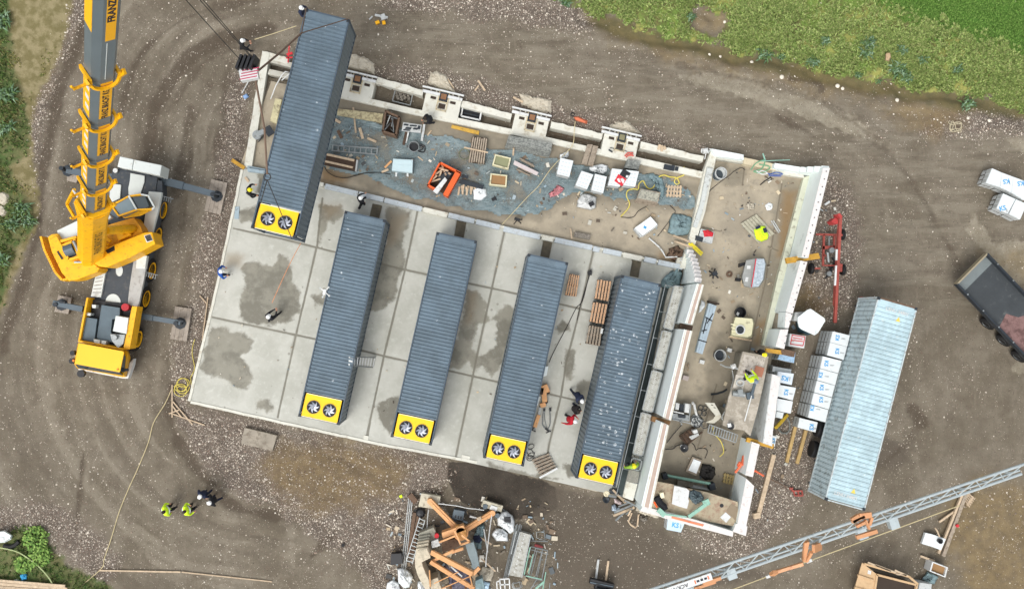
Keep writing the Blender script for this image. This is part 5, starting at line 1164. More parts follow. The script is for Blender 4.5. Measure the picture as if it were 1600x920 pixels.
tp('slew_motor', mat('motor_ochre', (206,150,84),.5, var=.1), lambda m: (m.cyl(P(720.6,829,1.0),.32,.5,16), m.cyl(P(716,824,1.0),.22,.45,12), m.cyl(P(724,835,1.0),.2,.4,12)))
tp('lift_frame', M_orange, lambda m: [m.beam(P(*kc(a)[0], 1.8), P(*kc(b)[0], 1.8),.10,.12) for a, b in (((830,75),(920,280)),((920,280),(1050,235)),((1050,235),(930,140)),((610,245),(840,150)))])
tp('rusty_platform', M_rust, lambda m: m.px(kc((640,230),(900,190),(900,300),(660,400)),.5,.8))
tp('strut', M_orange, lambda m: (m.beam(P(674.5,862,2.2), P(739,896,3.6),.28,.26),), bevel=.02); tp('strut', M_orange, lambda m: (m.beam(P(673,877,1.6), P(741,919,2.6),.24,.24),), bevel=.02)
tp('strut', M_orange, lambda m: (m.beam(P(674,877,1.5), P(709,859,1.6),.16,.16),)); tp('strut', M_orange, lambda m: (m.beam(P(706,862,1.5), P(724,856,1.6),.16,.16), m.beam(P(739,896,3.0), P(749,886,3.0),.2,.2)))
tp('thin_brace', M_orange, lambda m: (m.tube(P(678,911,3), P(716,893,3),.03,6), m.tube(P(690,919,3), P(734,900,3),.03,6), m.tube(P(671,890,2.5), P(672.5,916,2.5),.04,6), m.tube(P(734,898,3), P(738,914,3),.04,6)))
M_bal = mat('ballast_cream', (196,186,164),.85, var=.08, scale=2, dirt=.45, dirt_rgb=(150,142,124))
for i in range(5):
 o_ = (.0+i*9, i*-42)
 tp('ballast_slab', M_bal if i < 3 else mat('ballast_grey', (150,148,134),.85, var=.1, dirt=.3), lambda m: m.px(kc(*[(x+o_[0], y+o_[1]) for x, y in ((275,340),(440,320),(470,400),(480,470),(370,520),(262,500))]) if i == 0 else kc(*[(x+o_[0], y+o_[1]) for x, y in ((275,330),(440,300),(450,330),(280,400))]),.1,1.9-.18*i), bevel=.02)
tp('curved_ballast', M_bal, lambda m: m.px(kc((258,450),(300,360),(430,330),(475,420),(485,470),(362,530),(372,580),(410,680),(460,780),(480,930),(420,930),(360,840),(300,720),(265,600)),.3,1.95), bevel=.02)
tp('ballast_slab', mat('ballast_grey', (150,148,134)), lambda m: m.px(kc((310,120),(530,30),(560,90),(550,210),(480,240),(450,150),(320,190)),.1,1.0), bevel=.02)
tp('ballast_slab', M_bal, lambda m: m.px(kc((480,790),(590,750),(650,940),(490,940)),.1,1.5), bevel=.02)
tp('counter_plate', mat('plate_greyblue', (134,148,150),.6,.1, var=.1, dirt=.3), lambda m: m.px(kc((985,280),(1100,240),(1150,400),(1190,600),(1120,640),(1070,600),(1080,560),(1030,430)),.6,1.2))
tp('control_box', M_paint_w, lambda m: m.px(kc((495,240),(590,200),(625,295),(505,330)),.9,1.3)); tp('control_box', M_net, lambda m: m.px(kc((1130,800),(1230,760),(1270,930),(1130,930)),.4,1.1))
tp('red_light', M_ink_r, lambda m: m.cyl(P(682.5,835.5,1.0),.14,.2,10))
mc = P(716,868,1.0); MZ = 20.6
for sx in (-1,1):
 for sy in (-1,1): tp('mast_chord', M_orange, lambda m: m.tube(mc+Vector((sx*.45, sy*.45-1.6,7)), mc+Vector((sx*.45, sy*.45-1.6, MZ-1)),.055,6))
tp('mast_foot', M_orange, lambda m: (m.box(mc+Vector((0,-1.6,-.9)),(1.1,1.1,7.9),0,.9),)) if False else None
def lat(m):
 for i in range(12):
  z0, z1 = 7+i*1.05,7+(i+1)*1.05; f = 1 if i % 2 else -1
  for s in (-1,1): m.tube(mc+Vector((s*.45,-.45*f-1.6, z0)), mc+Vector((s*.45,.45*f-1.6, z1)),.025,5); m.tube(mc+Vector((-.45*f, s*.45-1.6, z0)), mc+Vector((.45*f, s*.45-1.6, z1)),.025,5)
tp('mast_lattice', M_orange, lat)
for s in (-1,1): tp('mast_foot', M_orange, lambda m: m.beam(mc+Vector((s*.45,-2.0,-.6)), mc+Vector((s*.45,-1.9,7.1)),.14,.14))
ZJ = 20.4
ja, jb = (1020,919.5),(1604,723.5); pa, pb = P(*ja, ZJ+.5), P(*jb, ZJ+.5); dj_ = (pb-pa).normalized(); nj = Vector((dj_.y, -dj_.x, 0))
root = pa-dj_*8.5
wj = .70
ch = {'top': Vector((0,0,0)), 'l1': nj*wj+Vector((0,0,-.55)), 'l2': nj*(wj-.13)+Vector((0,0,-.62))}
tp('jib_chord', M_jib, lambda m: m.tube(root, pb, .055,8)); tp('jib_chord', M_jib, lambda m: m.tube(root+ch['l1'], pb+ch['l1']-nj*.18,.06,8)); tp('jib_chord', M_jib, lambda m: m.beam(root+ch['l2'], pb+ch['l2']-nj*.18,.05,.12))
def jl(m):
 Lj = (pb-root).length; n = int(Lj/.98)
 for i in range(n):
  a = root+dj_*(i*.98); b = a+dj_*.40; c = a+dj_*.98; ta = -nj*.18*(i/n)
  m.tube(a, b+ch['l1']+ta, .022,5); m.tube(b+ch['l1']+ta, c, .022,5); m.tube(a+dj_*.05, b+dj_*.35+ch['l2']+ta, .018,5)
  if i % 2: m.tube(a+dj_*.1, a+dj_*.9+ch['l2']+ta, .014,5)
tp('jib_lattice', M_jib, jl)
tp('jib_joint', M_jib, lambda m: [m.box(P(x, y, ZJ-.3),(.35,.4,.3), R(18)) for x, y in ((1392,815),(1343,831),(1140,893))])
tp('jib_rope', M_rope, lambda m: (m.tube(P(1130,926,19), P(1265,875.5,19),.02,5), m.tube(P(1265,875.5,19), P(1500,789,19.4),.02,5)))
tp('rope_end', M_paint_w, lambda m: (m.beam(P(1260,877,19.05), P(1268,874,19.05),.12,.1), m.beam(P(1197,901,19.05), P(1203,899,19.05),.1,.08)))
M_jor = mat('trolley_orange', (196,142,100),.5, var=.1, dirt=.3, dirt_rgb=(140,88,60))
tp('trolley', M_jor, lambda m: [m.beam(P(x0, y0, ZJ+.7), P(x1, y1, ZJ+.7), w_, .14) for x0, y0, x1, y1, w_ in ((1331,813,1342,806,.2),(1342,806,1361,803.5,.2),(1331,815,1350,806,.1),(1358,820,1362,808,.1),(1338,822,1352,815,.1),(1338,839,1370,829,.14),(1352,812,1358,826,.08))])
tp('jib_strut', M_jor, lambda m: [m.beam(P(x0, y0, ZJ+.3), P(x1, y1, ZJ-.1), w_, .12) for x0, y0, x1, y1, w_ in ((1262,845,1256,876,.1),(1258,846,1255,874,.08),(1268,862,1260,876,.1),(1271,857,1282,852,.3),(1255,880,1212,893,.12),(1212,893,1206,897,.2))])
sa, sb_ = P(1112,899.5, ZJ+.62), P(1000,938, ZJ+.62); ds = (sa-sb_).normalized(); ns = Vector((-ds.y, ds.x, 0))
tp('sign_board', M_paint_w, lambda m: m.beam(sb_, sa, .26,.04))
Ms = lambda c: Matrix(((-ds.x, -ns.x, 0, c.x),(-ds.y, -ns.y, 0, c.y),(0,0,1, c.z),(0,0,0,1)))
tp('sign_lettering', M_ink_k, lambda m: put_text(m, 'ACK-WE', .19, Ms(sa-ds*1.35+Vector((0,0,.024))),.003,1.1))
def emblem(m):
 c = sa-ds*.40+Vector((0,0,.022));
 for s in (-1,1): m.beam(c+ds*.26*s-ns*.07, c+ds*.26*s+ns*.07,.05,.004)
 m.slot(1)
 for k_ in (-1,0,1): m.beam(c+ds*.15*k_-ds*.05, c+ds*.15*k_+ds*.05,.08,.006)
tp('sign_emblem', [mat('emblem_orange', (206,110,66),.6), M_ink_k], emblem)
tp('jib_winch', M_jor, lambda m: (m.beam(P(1098,911, ZJ+.3), P(1126,902, ZJ+.3),.12,.14), m.beam(P(1085,919, ZJ+.2), P(1118,908, ZJ+.2),.1,.12)))
tp('slewing_head', M_orange, lambda m: (m.box(mc+Vector((0,-1.6, MZ-2)),(1.3,1.3,1.6), R(18)), m.beam(mc+Vector((0,-1.6, MZ-.3)), root, .5,.4)))
for lab, q, z in (('concrete pad with a yellow mark under the upper left leg of the tower crane', kb((418,52),(580,82),(556,192),(393,165)),.34),('concrete pad under the upper right leg of the tower crane', kb((935,110),(1100,162),(1085,212),(915,165)),.3)):
 mb = MB(); mb.px(q, -.05, z); o = mb.build('crane_pad', mat('pad_concrete', (190,184,164),.85, var=.08, dirt=.3), None, world=True, bevel=.02); tag(o, lab, 'concrete pad')
def item(name, label, cat, parts, group=None, base=None):
 """parts: list of (part name, material, function drawing into a mesh builder in world space). One part -> one mesh."""
 if len(parts) == 1:
  mb = MB(); parts[0][2](mb); return tag(mb.build(name, parts[0][1], None, world=True), label, cat, group)
 mbs = []
 for pn, m, fn in parts: mb = MB(); fn(mb); mbs.append((pn, m, mb))
 v = [q for _, _, mb in mbs for q in mb.v]; xs, ys, zs = zip(*v)
 t = thing(name, label, cat, ((min(xs)+max(xs))/2,(min(ys)+max(ys))/2, min(zs)),0, group)
 for pn, m, mb in mbs: mb.build(pn, m, t, world=True)
 return t
def pxs(q, z0, z1): return lambda m: m.px(q, z0, z1)
def lp(a, b, t): return (a[0]+(b[0]-a[0])*t, a[1]+(b[1]-a[1])*t)
def bil(q, u, v): return lp(lp(q[0], q[1], u), lp(q[3], q[2], u), v)
def sub(q, u0, u1, v0, v1): return [bil(q, u0, v0), bil(q, u1, v0), bil(q, u1, v1), bil(q, u0, v1)]
def boards(q, n, z0, z1, gap=.25, along='v', jit=.0, seed=0):
 r = random.Random(seed)
 def f(m):
  for i in range(n):
   a, b = (i+gap/2)/n, (i+1-gap/2)/n; j = r.uniform(0, jit); k_ = r.uniform(0, jit); dz = r.uniform(0,.02)
   m.px(sub(q, a, b, j, 1-k_) if along == 'v' else sub(q, j, 1-k_, a, b), z0, z1+dz)
 return f
def hosepts(px_, z=.16, k=5): return [P(x, y, z) for x, y in smooth_line(px_, k)]
def hose(name, label, px_, r, m, z=.16, cat='hose'): return item(name, label, cat, [(name, m, lambda mb: mb.path(hosepts(px_, z), r, 5))])
ka, kB, kC, kD, kE, kF, kG, kH = K(5.752,490,170), K(5.752,720,200), K(5.752,850,220), K(4.6,1060,220), K(5.11,1040,380), K(5.11,1000,520), K(4.84,960,660), K(6.13,1240,330)
kJ, kN, kM, kT, kS = K(9.2,1020,620), K(5.11,640,80), K(5.11,350,0), K(5.333,580,760), K(9.2,940,740)
def crumple(name, label, cat, outline, z, h, m, seed, n=16, amp=1.0):
 """irregular crumpled sheet or heap inside an outline"""
 r = np.random.RandomState(seed); pts = np.array(outline, float); c = pts.mean(0); rings = 7; L_ = len(outline)*4; vs = []
 dense = [tuple(pts[i]+(pts[(i+1) % len(pts)]-pts[i])*k/4) for i in range(len(pts)) for k in range(4)]
 for j in range(rings):
  f = 1-j/rings
  for i, d in enumerate(dense):
   q = c+(np.array(d)-c)*f+(r.rand(2)-.5)*amp*(1.6 if j else .8); zz = z+(h*(.35+.65*(1-f))*(.7+r.rand()*.45) if j else .01); vs.append(P(q[0], q[1], zz))
 vs.append(P(c[0], c[1], z+h*.7)); fs = []
 for j in range(rings-1):
  for i in range(L_): fs.append((j*L_+i, j*L_+(i+1) % L_, (j+1)*L_+(i+1) % L_, (j+1)*L_+i))
 for i in range(L_): fs.append(((rings-1)*L_+i, (rings-1)*L_+(i+1) % L_, rings*L_))
 fs.append(tuple(range(L_-1,-1,-1)))
 mb = MB(); mb.add(vs, fs); return tag(mb.build(name, m, None, world=True, smooth=True), label, cat)
def block_pack(label, q, z0, h, blue=(), dark=(), rows=3, group=None, layers=2, logo=None, m_top=None, txt_rot=0.0):
 """strapped pack of white sand-lime blocks; q = surveyed outline of its top (long edge first)"""
 zt = z0+h; a, b, c, d = [P(x, y, zt) for x, y in q]; cen = (a+b+c+d)/4; t = thing('block_pack', label, 'block pack', (cen.x, cen.y, z0),0, group)
 mb = MB(); lh = (h-.1)/layers
 for i in range(layers): mb.px(sub(q, .0 if i % 2 else .01,1., .0,1.), z0+.1+lh*i+(.012 if i else 0), z0+.1+lh*(i+1))
 mb.build('blocks', [m_top or M_ks], t, world=True)
 mb = MB(); mb.px(sub(q, .03,.97,.05,.95), z0, z0+.09); mb.build('pallet', M_wood_g, t, world=True)
 mb = MB()
 for i in range(layers):
  zz = z0+.1+lh*(i+.5)
  for (p, r_) in ((a, b),(b, c),(c, d),(d, a)):
   e = (r_-p); o = ((p+r_)/2-cen); o.z = 0; o.normalize()
   for k_ in (.18,.5,.82):
    s_ = p+e*k_; mb.beam(Vector((s_.x, s_.y, zz))+o*.004-e.normalized()*.12, Vector((s_.x, s_.y, zz))+o*.004+e.normalized()*.12,.012, lh*.72)
 mb.build('side_prints', M_ks_side, t, world=True)
 if logo:
  e = (b-a).normalized(); X_ = Vector((math.cos(txt_rot), math.sin(txt_rot),0)); Y_ = Vector((-X_.y, X_.x, 0))
  for (u, v, s_) in logo:
   p = P(*bil(q, u, v), zt); Mx = Matrix(((X_.x, Y_.x, 0, p.x),(X_.y, Y_.y, 0, p.y),(0,0,1, zt+.006),(0,0,0,1))); mb = MB(); put_text(mb, 'KS', s_, Mx, .012); mb.build('blue_lettering', M_ink_b, t, world=True)
  mb = MB()
  for (u, v, s_) in logo:
   p = P(*bil(q, min(.92, u+.32), v), zt+.004)
   for k_ in range(2): mb.beam(p-Y_*.13+X_*.05*k_, p+Y_*(.13-.05*k_)+X_*.05*k_, .016,.004)
  mb.build('small_print', M_ink_k, t, world=True)
 return t
item('bent_tube_frame', 'white bent tube frame leaning in the annex left of the lifted container', 'tube frame', [('bent_tube_frame', M_paint_w, lambda m: m.path([P(x, y, z) for x, y, z in ((423,155,.3),(431,134,.8),(441,117,1.0),(446,112,1.0),(454,114,1.0))]+[P(440,126,.9)], .035,6))])
item('insulation_block', 'cream insulation block beside the left edge of the lifted container', 'insulation block', [('insulation_block', mat('cream_block', (196,188,150),.9, var=.12, dirt=.5), pxs([(430,154),(440,156),(432,193),(422,189)], .1,.6))])
item('power_trowel', 'small machine with a square dark plate standing in the annex', 'machine', [('plate', M_steel_d, lambda m: m.px([(411,201),(421,195.5),(429,207),(419,214)], .5,.62)),('engine', M_steel, lambda m: (m.cyl(P(404,213,.15),.28,.4,14), m.box(P(410,209,.3),(.4,.3,.35),.5))),('handle', M_blackp, lambda m: m.tube(P(404,222,.3), P(415,208,.6),.03,6))])
item('formwork_panel', 'pale blue formwork panel lying across the foot of the annex', 'panel', [('formwork_panel', mat('pale_blue_panel', (150,168,176),.6, var=.1, dirt=.3), lambda m: (m.px([(386,262),(414,267),(413,271),(387,268)], .25,.55), m.px([(387,259),(414,264),(414,266.5),(386,261.5)], .25,.4)))])
item('loose_board', 'brown board bridging the gravel at the left edge of the annex', 'board', [('loose_board', M_wood_y, lambda m: m.beam(P(362,250,.12), P(382,263,.45),.22,.04))])
item('loose_board', 'small brown board beside the person with the yellow helmet', 'board', [('loose_board', M_wood, lambda m: m.beam(P(383,277,.3), P(388.5,284,.3),.14,.04))])
item('pale_plank', 'pale blue plank lying on the left edge of the pads', 'plank', [('pale_plank', mat('pale_blue_panel', (150,168,176)), pxs([(367,323),(374,323),(373,342),(366,342)], .26,.3))])
item('red_clamp', 'red steel clamp on the annex wall beside the lifted container', 'clamp', [('red_clamp', M_ink_r, lambda m: (m.beam(P(452,72,.5), P(450,98,.5),.07,.06), m.beam(P(448,86,.5), P(457,83,.5),.14,.08), m.beam(P(447,91,.5), P(457,90,.5),.08,.06)))])
item('black_yellow_device', 'small tangled device with two yellow feet lying on the road above the hall', 'device', [('frame', M_ks_side, lambda m: (m.beam(P(586,24,.1), P(606,28,.1),.12,.14), m.beam(P(597,23,.2), P(600,31,.2),.3,.12), m.beam(P(577,31,.06), P(582,26,.06),.08,.06))),('yellow_feet', M_yellow, lambda m: (m.box(P(590,36.3,.0),(.26,.18,.16),.4), m.box(P(600,36.6,.0),(.2,.2,.16),.2)))])
item('blue_rag', 'blue rag on a stick in the gravel left of the annex', 'rag', [('stick', M_paint_w, lambda m: m.beam(P(378,146,.1), P(388,128,.1),.05,.05)),('rag', mat('rag_blue', (130,160,200),.8), lambda m: m.box(P(384,151,.03),(.3,.26,.1),.6,.5))])
item('white_drone', 'small white quadcopter flying above the left standing container', 'drone', [('body', M_paint_w, lambda m: m.box(P(507.3,456,24.0),(.12,.2,.06),-.2,.8)),('arm', M_paint_w, lambda m: [m.beam(P(507.3,456,24.02), P(507.3+dx, 456+dy, 24.03),.03,.02) for dx, dy in ((-7,-6),(6,-7),(7,6),(-3,8))]),('rotor', M_ks_side, lambda m: [m.cyl(P(507.3+dx, 456+dy, 24.05),.035,.01,10) for dx, dy in ((-7,-6),(6,-7),(7,6),(-3,8))])])
NET = [(512,172),(545,176),(600,196),(650,206),(700,214),(750,226),(800,236),(862,246),(905,256),(950,262),(1000,272),(1040,276),(1078,296),(1086,312),(1080,330),(1052,326),(1010,316),(960,312),(928,305),(898,300),(884,310),(864,326),(838,336),(800,338),(760,332),(716,326),(676,316),(640,306),(600,290),(570,276),(540,268),(500,262),(496,230)]
xs_ = np.linspace(490,1092,270); ys_ = np.linspace(166,344,84); AA, BB = np.meshgrid(xs_, ys_)
Vn = np.array([tuple(P(x, y, .13)) for x, y in zip(AA.ravel(), BB.ravel())]); nx_, ny_ = vnoise(Vn[:, 0], Vn[:, 1], 1.3,5), vnoise(Vn[:, 0]+Vn[:, 1]*.4, Vn[:, 1]*1.8,3.2,6)
sd_ = sdf(AA, BB, NET).ravel(); Vn[:, 2] = .115+.05*nx_+.06*ny_*(np.exp(-(sd_/.35)**2)*1.6+.35)
me = grid_mesh('debris_netting', Vn, len(xs_), len(ys_), sd_+(vnoise(Vn[:, 0], Vn[:, 1], 2.5,9)-.5)*.35 > 0); set_attr(me, 'edge', np.exp(-(np.maximum(sd_, 0)/.45)**2))
l = Lay('netting_blue'); cc = l.two((130,143,144),(112,128,131),1.3, off=1); cc = l.mix(l.rng(l.noise(3.5,8,.75,12,(1,2.2, R(15))),.5,.62,0,.7), cc, (88,110,116)); cc = l.mix(l.rng(l.noise(2.4,8,.75,22,(.5,3, R(-35))),.56,.64,0,.6), cc, (164,180,182))
cov_ = l.math('ADD', l.rng(l.noise(.55,6,.65,3),.36,.56,.22,.82), l.math('MULTIPLY', l.attr('edge'),.4)); fine_ = l.rng(l.noise(16,4,.7,8),.3,.7,-.22,.22)
tr = l.N.new('ShaderNodeBsdfTransparent'); mxs = l.N.new('ShaderNodeMixShader'); l.L.new(l.math('ADD', cov_, fine_), mxs.inputs[0]); l.L.new(tr.outputs[0], mxs.inputs[1]); l.L.new(l.b.outputs[0], mxs.inputs[2])
l.finish(cc, .6, l.noise(7,8,.7),.05,.9); l.L.new(mxs.outputs[0], l.N['Material Output'].inputs['Surface']); me.materials.append(l.m)
o = bpy.data.objects.new('debris_netting', me); COL.objects.link(o); tag(o, 'large crumpled translucent blue net spread over the hall floor', 'netting')
item('peeled_formwork', 'cream formwork board with peeling paint against the long inner wall', 'formwork board', [('peeled_formwork', mat('peeled_cream', (186,176,140),.9, var=.1, scale=3, dirt=.7, dirt_rgb=(128,116,92)), pxs(ka((215,0),(628,45),(612,128),(212,58)),.14,.3))])
item('scrap_stillage', 'rusty steel stillage full of scrap next to the peeling formwork board', 'stillage', [('crate', M_rust, lambda m: [m.px(q, .1,1.0) for q in (ka((645,10),(778,70),(770,84),(642,24)), ka((762,66),(778,70),(745,245),(730,235)), ka((640,12),(655,18),(628,205),(612,198)), ka((612,190),(745,232),(742,248),(612,205)))]),
     ('crate_floor', M_wood_d, pxs(ka((645,15),(775,72),(742,242),(615,200)),.1,.35)),('scrap', M_steel, lambda m: [m.beam(P(*a, .5), P(*b, .9),.06,.05) for a, b in zip(ka((660,60),(700,30),(690,130),(720,60),(650,160),(740,80),(690,180)), ka((750,90),(720,200),(640,190),(700,160),(690,60),(700,90),(720,210)))])])
item('workbench', 'cluttered grey workbench with tools in front of the crouching person', 'workbench', [('bench_top', M_ks_side, pxs(ka((805,122),(972,145),(960,218),(790,200)),.8,.88)),('tools', M_steel_d, lambda m: [m.px(ka((x, y),(x+w_, y+6),(x+w_-8, y+h_+6),(x-8, y+h_)),.88,.95) for x, y, w_, h_ in ((815,135,40,12),(870,145,60,10),(830,165,50,14),(900,170,40,14),(810,185,60,8),(940,150,22,30))]),('bench_legs', M_steel, lambda m: [m.tube(P(*q, .1), P(*q, .8),.03,6) for q in ka((808,130),(965,150),(955,212),(795,198))])])
item('concrete_bucket', 'dark bucket standing on the net below the workbench', 'bucket', [('shell', M_steel, lambda m: m.lathe(P(*ka((905,352))[0], .12), [(.27,0),(.33,.42),(.30,.42),(.25,.08),(.001,.08)], 22)),('content', M_blackp, lambda m: m.cyl(P(*ka((905,352))[0], .21),.26,.1,18))])
for lab, a, b, w_, mt in (('dark plank leaning down from the left end of the cluttered workbench', (835,205),(808,325),.16, M_wood_d),('pale plank next to the dark one below the cluttered workbench', (850,210),(828,305),.12, M_paint_w),('grey plank leaning on the right end of the cluttered workbench', (995,140),(972,290),.14, M_ks_side)):
 item('leaning_plank', lab, 'plank', [('leaning_plank', mt, lambda m: m.beam(P(*ka(a)[0], .75), P(*ka(b)[0], .18), w_, .05))])
hose('hose_tangle', 'black pump hose tangled beside the dark bucket', ka((950,330),(985,345),(970,370),(940,380),(990,390),(1000,340),(960,320)),.035, M_blackp, .2)
item('ladder_grating', 'aluminium grating with eight openings lying on the net', 'grating', [('rails', M_steel, lambda m: (m.px(ka((172,322),(570,352),(569,362),(171,332)),.15,.27), m.px(ka((166,372),(560,404),(559,413),(165,382)),.15,.27))),('rungs', M_steel, lambda m: [m.px(ka((168+50*i, 322+3.8*i),(178+50*i, 323+3.8*i),(173+50*i, 382+3.8*i),(163+50*i, 381+3.8*i)),.15,.26) for i in range(9)])])
item('black_tray', 'long black tray holding two pale planks, under the lifted container edge', 'tray', [('tray', M_wood_d, pxs(ka((98,402),(395,460),(383,562),(82,498)),.12,.5)),('plank', M_wood, pxs(ka((98,396),(368,455),(362,474),(94,414)),.5,.56)),('plank', M_wood, pxs(ka((84,458),(355,520),(350,537),(82,476)),.5,.56)),('end_board', M_ks_side, pxs(ka((385,458),(398,460),(385,562),(372,560)),.12,.56))])
item('foam_pack', 'pale blue foam pack on two white feet, on the net', 'foam pack', [('foam', mat('foam_pale', (186,206,210),.8, var=.05), lambda m: (m.px(ka((716,450),(892,460),(886,575),(702,555)),.2,.6), m.px(ka((730,462),(890,472),(888,480),(728,470)),.6,.62), m.px(ka((722,500),(888,512),(887,518),(720,507)),.6,.62))),('foot', M_paint_w, lambda m: [m.px(ka((x, 570),(x+16,572),(x+14,610),(x-2,608)),.12,.25) for x in (735,838)])])
item('broken_boards', 'splintered orange boards beside the pale blue foam pack', 'broken boards', [('board', M_wood, lambda m: m.beam(P(*ka((612,570))[0], .2), P(*ka((672,545))[0], .2),.13,.05)),('board', M_orange, lambda m: m.beam(P(*ka((640,530))[0], .2), P(*ka((700,470))[0], .2),.12,.05))])
Qs = ka((1133,472),(1326,572),(1205,790),(1018,688))
item('orange_skip', 'open orange skip full of timber scraps on the blue net', 'skip', [('shell', M_orange_b, lambda m: [m.px(q, .12,1.0) for q in (sub(Qs, 0,1,0,.06), sub(Qs, 0,.06,0,1), sub(Qs, .78,1,.02,1), sub(Qs, 0,.4,.94,1))]),('skip_floor', M_wood_d, pxs(sub(Qs, .03,.97,.03,.97),.12,.3)),
     ('timber_scraps', M_wood, lambda m: [m.beam(P(*ka(a)[0], .5), P(*ka(b)[0], .75),.1,.05) for a, b in (((1120,530),(1210,560)),((1150,500),(1190,600)),((1050,660),(1140,630)),((1080,600),(1170,540)),((1140,530),(1230,590)),((1065,640),(1110,600)),((1130,610),(1150,560)))]),
     ('grey_boards', M_steel_d, pxs(ka((1120,620),(1190,560),(1250,580),(1140,720)),.4,.72)),('white_tray', M_paint_w, lambda m: m.px(ka((1072,740),(1180,615),(1200,640),(1110,765)),.8,1.05))])
item('scrap_pile', 'pile of split timber and dark sheet right of the orange skip', 'scrap pile', [('dark_sheet', M_steel_d, lambda m: (m.px([(722,280),(756,290),(754,296),(716,286)], .25,.34), m.px([(722,273),(732,275),(731,279),(721,277)], .2,.3))),('timber', M_wood, lambda m: [m.beam(P(718+i*3.4,292-(i % 3)*2,.2+.03*(i % 4)), P(716+i*3.2+(i % 2)*4,305-(i % 4),.2),.11,.07) for i in range(8)])])
crumple('foil_bag', 'crumpled white bag with red print right of the split timber', 'bag', [(738,296),(746,292),(760,295),(762,306),(752,314),(740,312)], .15,.35, M_sheet_w, 4)
item('pallet_lumber', 'bundle of dark and pale boards with a stick laid across, left of the tubs', 'lumber bundle', [('boards', M_wood_g, boards(kB((104,78),(242,92),(212,326),(64,308)),7,.15,.6,.3, 'u', .04,3) if False else boards(kB((104,78),(242,92),(212,326),(64,308)),7,.15,.6,.35, 'v', .05,3)),('underlay', M_wood_d, pxs(kB((100,80),(240,94),(214,322),(68,306)),.12,.4)),('cross_stick', M_wood, lambda m: m.beam(P(*kB((30,176))[0], .66), P(*kB((244,222))[0], .66),.09,.05))])
hose('hose_ring', 'coiled olive hose ring left of the board bundle', [(725.5+8.2*math.cos(a),241+8.2*math.sin(a)*(1+.0*a)) for a in np.arange(0,7.2,.35)], .028, mat('olive_hose', (112,116,90),.6),.17)
def tub(label, q, fill, zb=.12, h=.45, loc_m=None):
 return item('mortar_tub', label, 'mortar tub', [('rim', loc_m or mat('tub_cream', (206,200,166),.6, var=.06, dirt=.3), lambda m: [m.px(s_, zb, zb+h) for s_ in (sub(q, 0,1,0,.10), sub(q, 0,1,.90,1), sub(q, 0,.08,.1,.9), sub(q, .92,1,.1,.9))]),('filling', fill, pxs(sub(q, .06,.94,.06,.94), zb, zb+h*.75))])
tub('cream mortar tub filled with greenish water', kB((308,236),(452,270),(428,372),(283,332)), mat('green_water', (134,136,104),.15, var=.05))
tub('cream mortar tub filled with brown mortar', kB((268,408),(418,425),(410,528),(256,512)), mat('brown_mortar', (146,112,72),.5, var=.12))
item('concrete_trough', 'long grey weathered concrete element between the wall and the tubs', 'concrete element', [('element', mat('mottled_grey', (140,142,136),.9, var=.15, scale=5, dirt=.7, dirt_rgb=(84,88,86)), lambda m: hull(m, kB((432,78),(820,150),(792,268),(392,186)),.15, kB((432,66),(822,138),(812,210),(412,130)),.95)),('prop', M_wood, lambda m: m.beam(P(*kB((475,180))[0], .6), P(*kB((470,245))[0], .2),.1,.1))])
item('board_stack', 'white board on brown battens right of the cream tubs', 'board stack', [('battens', M_wood_g, lambda m: [m.beam(P(*kB((500+a, 370+b))[0], .25), P(*kB((620+a, 430+b))[0], .25),.07,.2) for a, b in ((0,0),(15,-18),(40,-80),(30,-95))]),('white_board', mat('pink_white_board', (190,180,178),.7), lambda m: m.px(kB((482,292),(500,300),(700,400),(682,428),(472,328)),.4,.46))])
PK = 'white packs of blocks standing on the blue net'
for i, (lab, q, h) in enumerate((('lone white block pack left of the two white packs with a dark gap', kB((896,268),(1012,296),(975,440),(862,412)),.95),('left one of the two white block packs separated by a dark gap', kB((1085,385),(1192,420),(1135,550),(1030,515)),.95),
       ('right one of the two white block packs separated by a dark gap', kB((1207,412),(1312,438),(1280,585),(1172,558)),.95),('left white block pack under the red and black printed sheet', kC((612,250),(718,262),(682,412),(575,398)),.95),('right white block pack under the red and black printed sheet', kC((735,262),(854,276),(820,412),(712,400)),.95))):
 t = block_pack(lab, q, .13, h, group=PK, layers=3, m_top=mat('pack_white', (206,212,212),.7, var=.03, scale=3))
 mb = MB()
 for u in (.25,.5,.75):
  for v in (.2,.45,.7,.9): mb.px(sub(q, u-.07, u+.07, v-.02, v+.02),.13+h, .135+h)
 mb.build('surface_pattern', mat('print_grey', (176,186,190),.7), t, world=True)
t = item('printed_sheet', 'red and black printed plastic sheet lying over two white block packs', 'plastic sheet', [('red_half', M_ink_r, pxs(kC((668,300),(742,345),(702,412),(633,362)),1.09,1.105)),('black_half', M_blackp, pxs(kC((712,252),(780,292),(748,345),(680,305)),1.09,1.11)),('white_print', M_paint_w, lambda m: [m.px(q, 1.105,1.115) for q in (kC((655,345),(675,335),(690,375),(670,372)), kC((685,345),(705,335),(725,355),(712,390)), kC((738,310),(762,312),(752,335),(735,330)))])])
crumple('foil_heap', 'heap of torn white foil between two block packs', 'foil', kB((1150,350),(1200,335),(1250,320),(1325,340),(1320,390),(1280,420),(1240,405),(1200,400),(1155,395)),.15,.6, M_sheet_w, 8, amp=1.6)
crumple('bulging_white_bag', 'bulging white bag pack below the two separated block packs', 'bag pack', kB((1085,590),(1150,588),(1222,620),(1215,720),(1170,742),(1040,712),(1045,650)),.13,.75, mat('bag_white', (200,202,200),.7, var=.08, dirt=.2),12, amp=.5)
item('black_block', 'small black block lying on the bulging white bag pack', 'block', [('black_block', M_blackp, lambda m: m.box(P(924,319,.78),(.3,.26,.18),.5))])
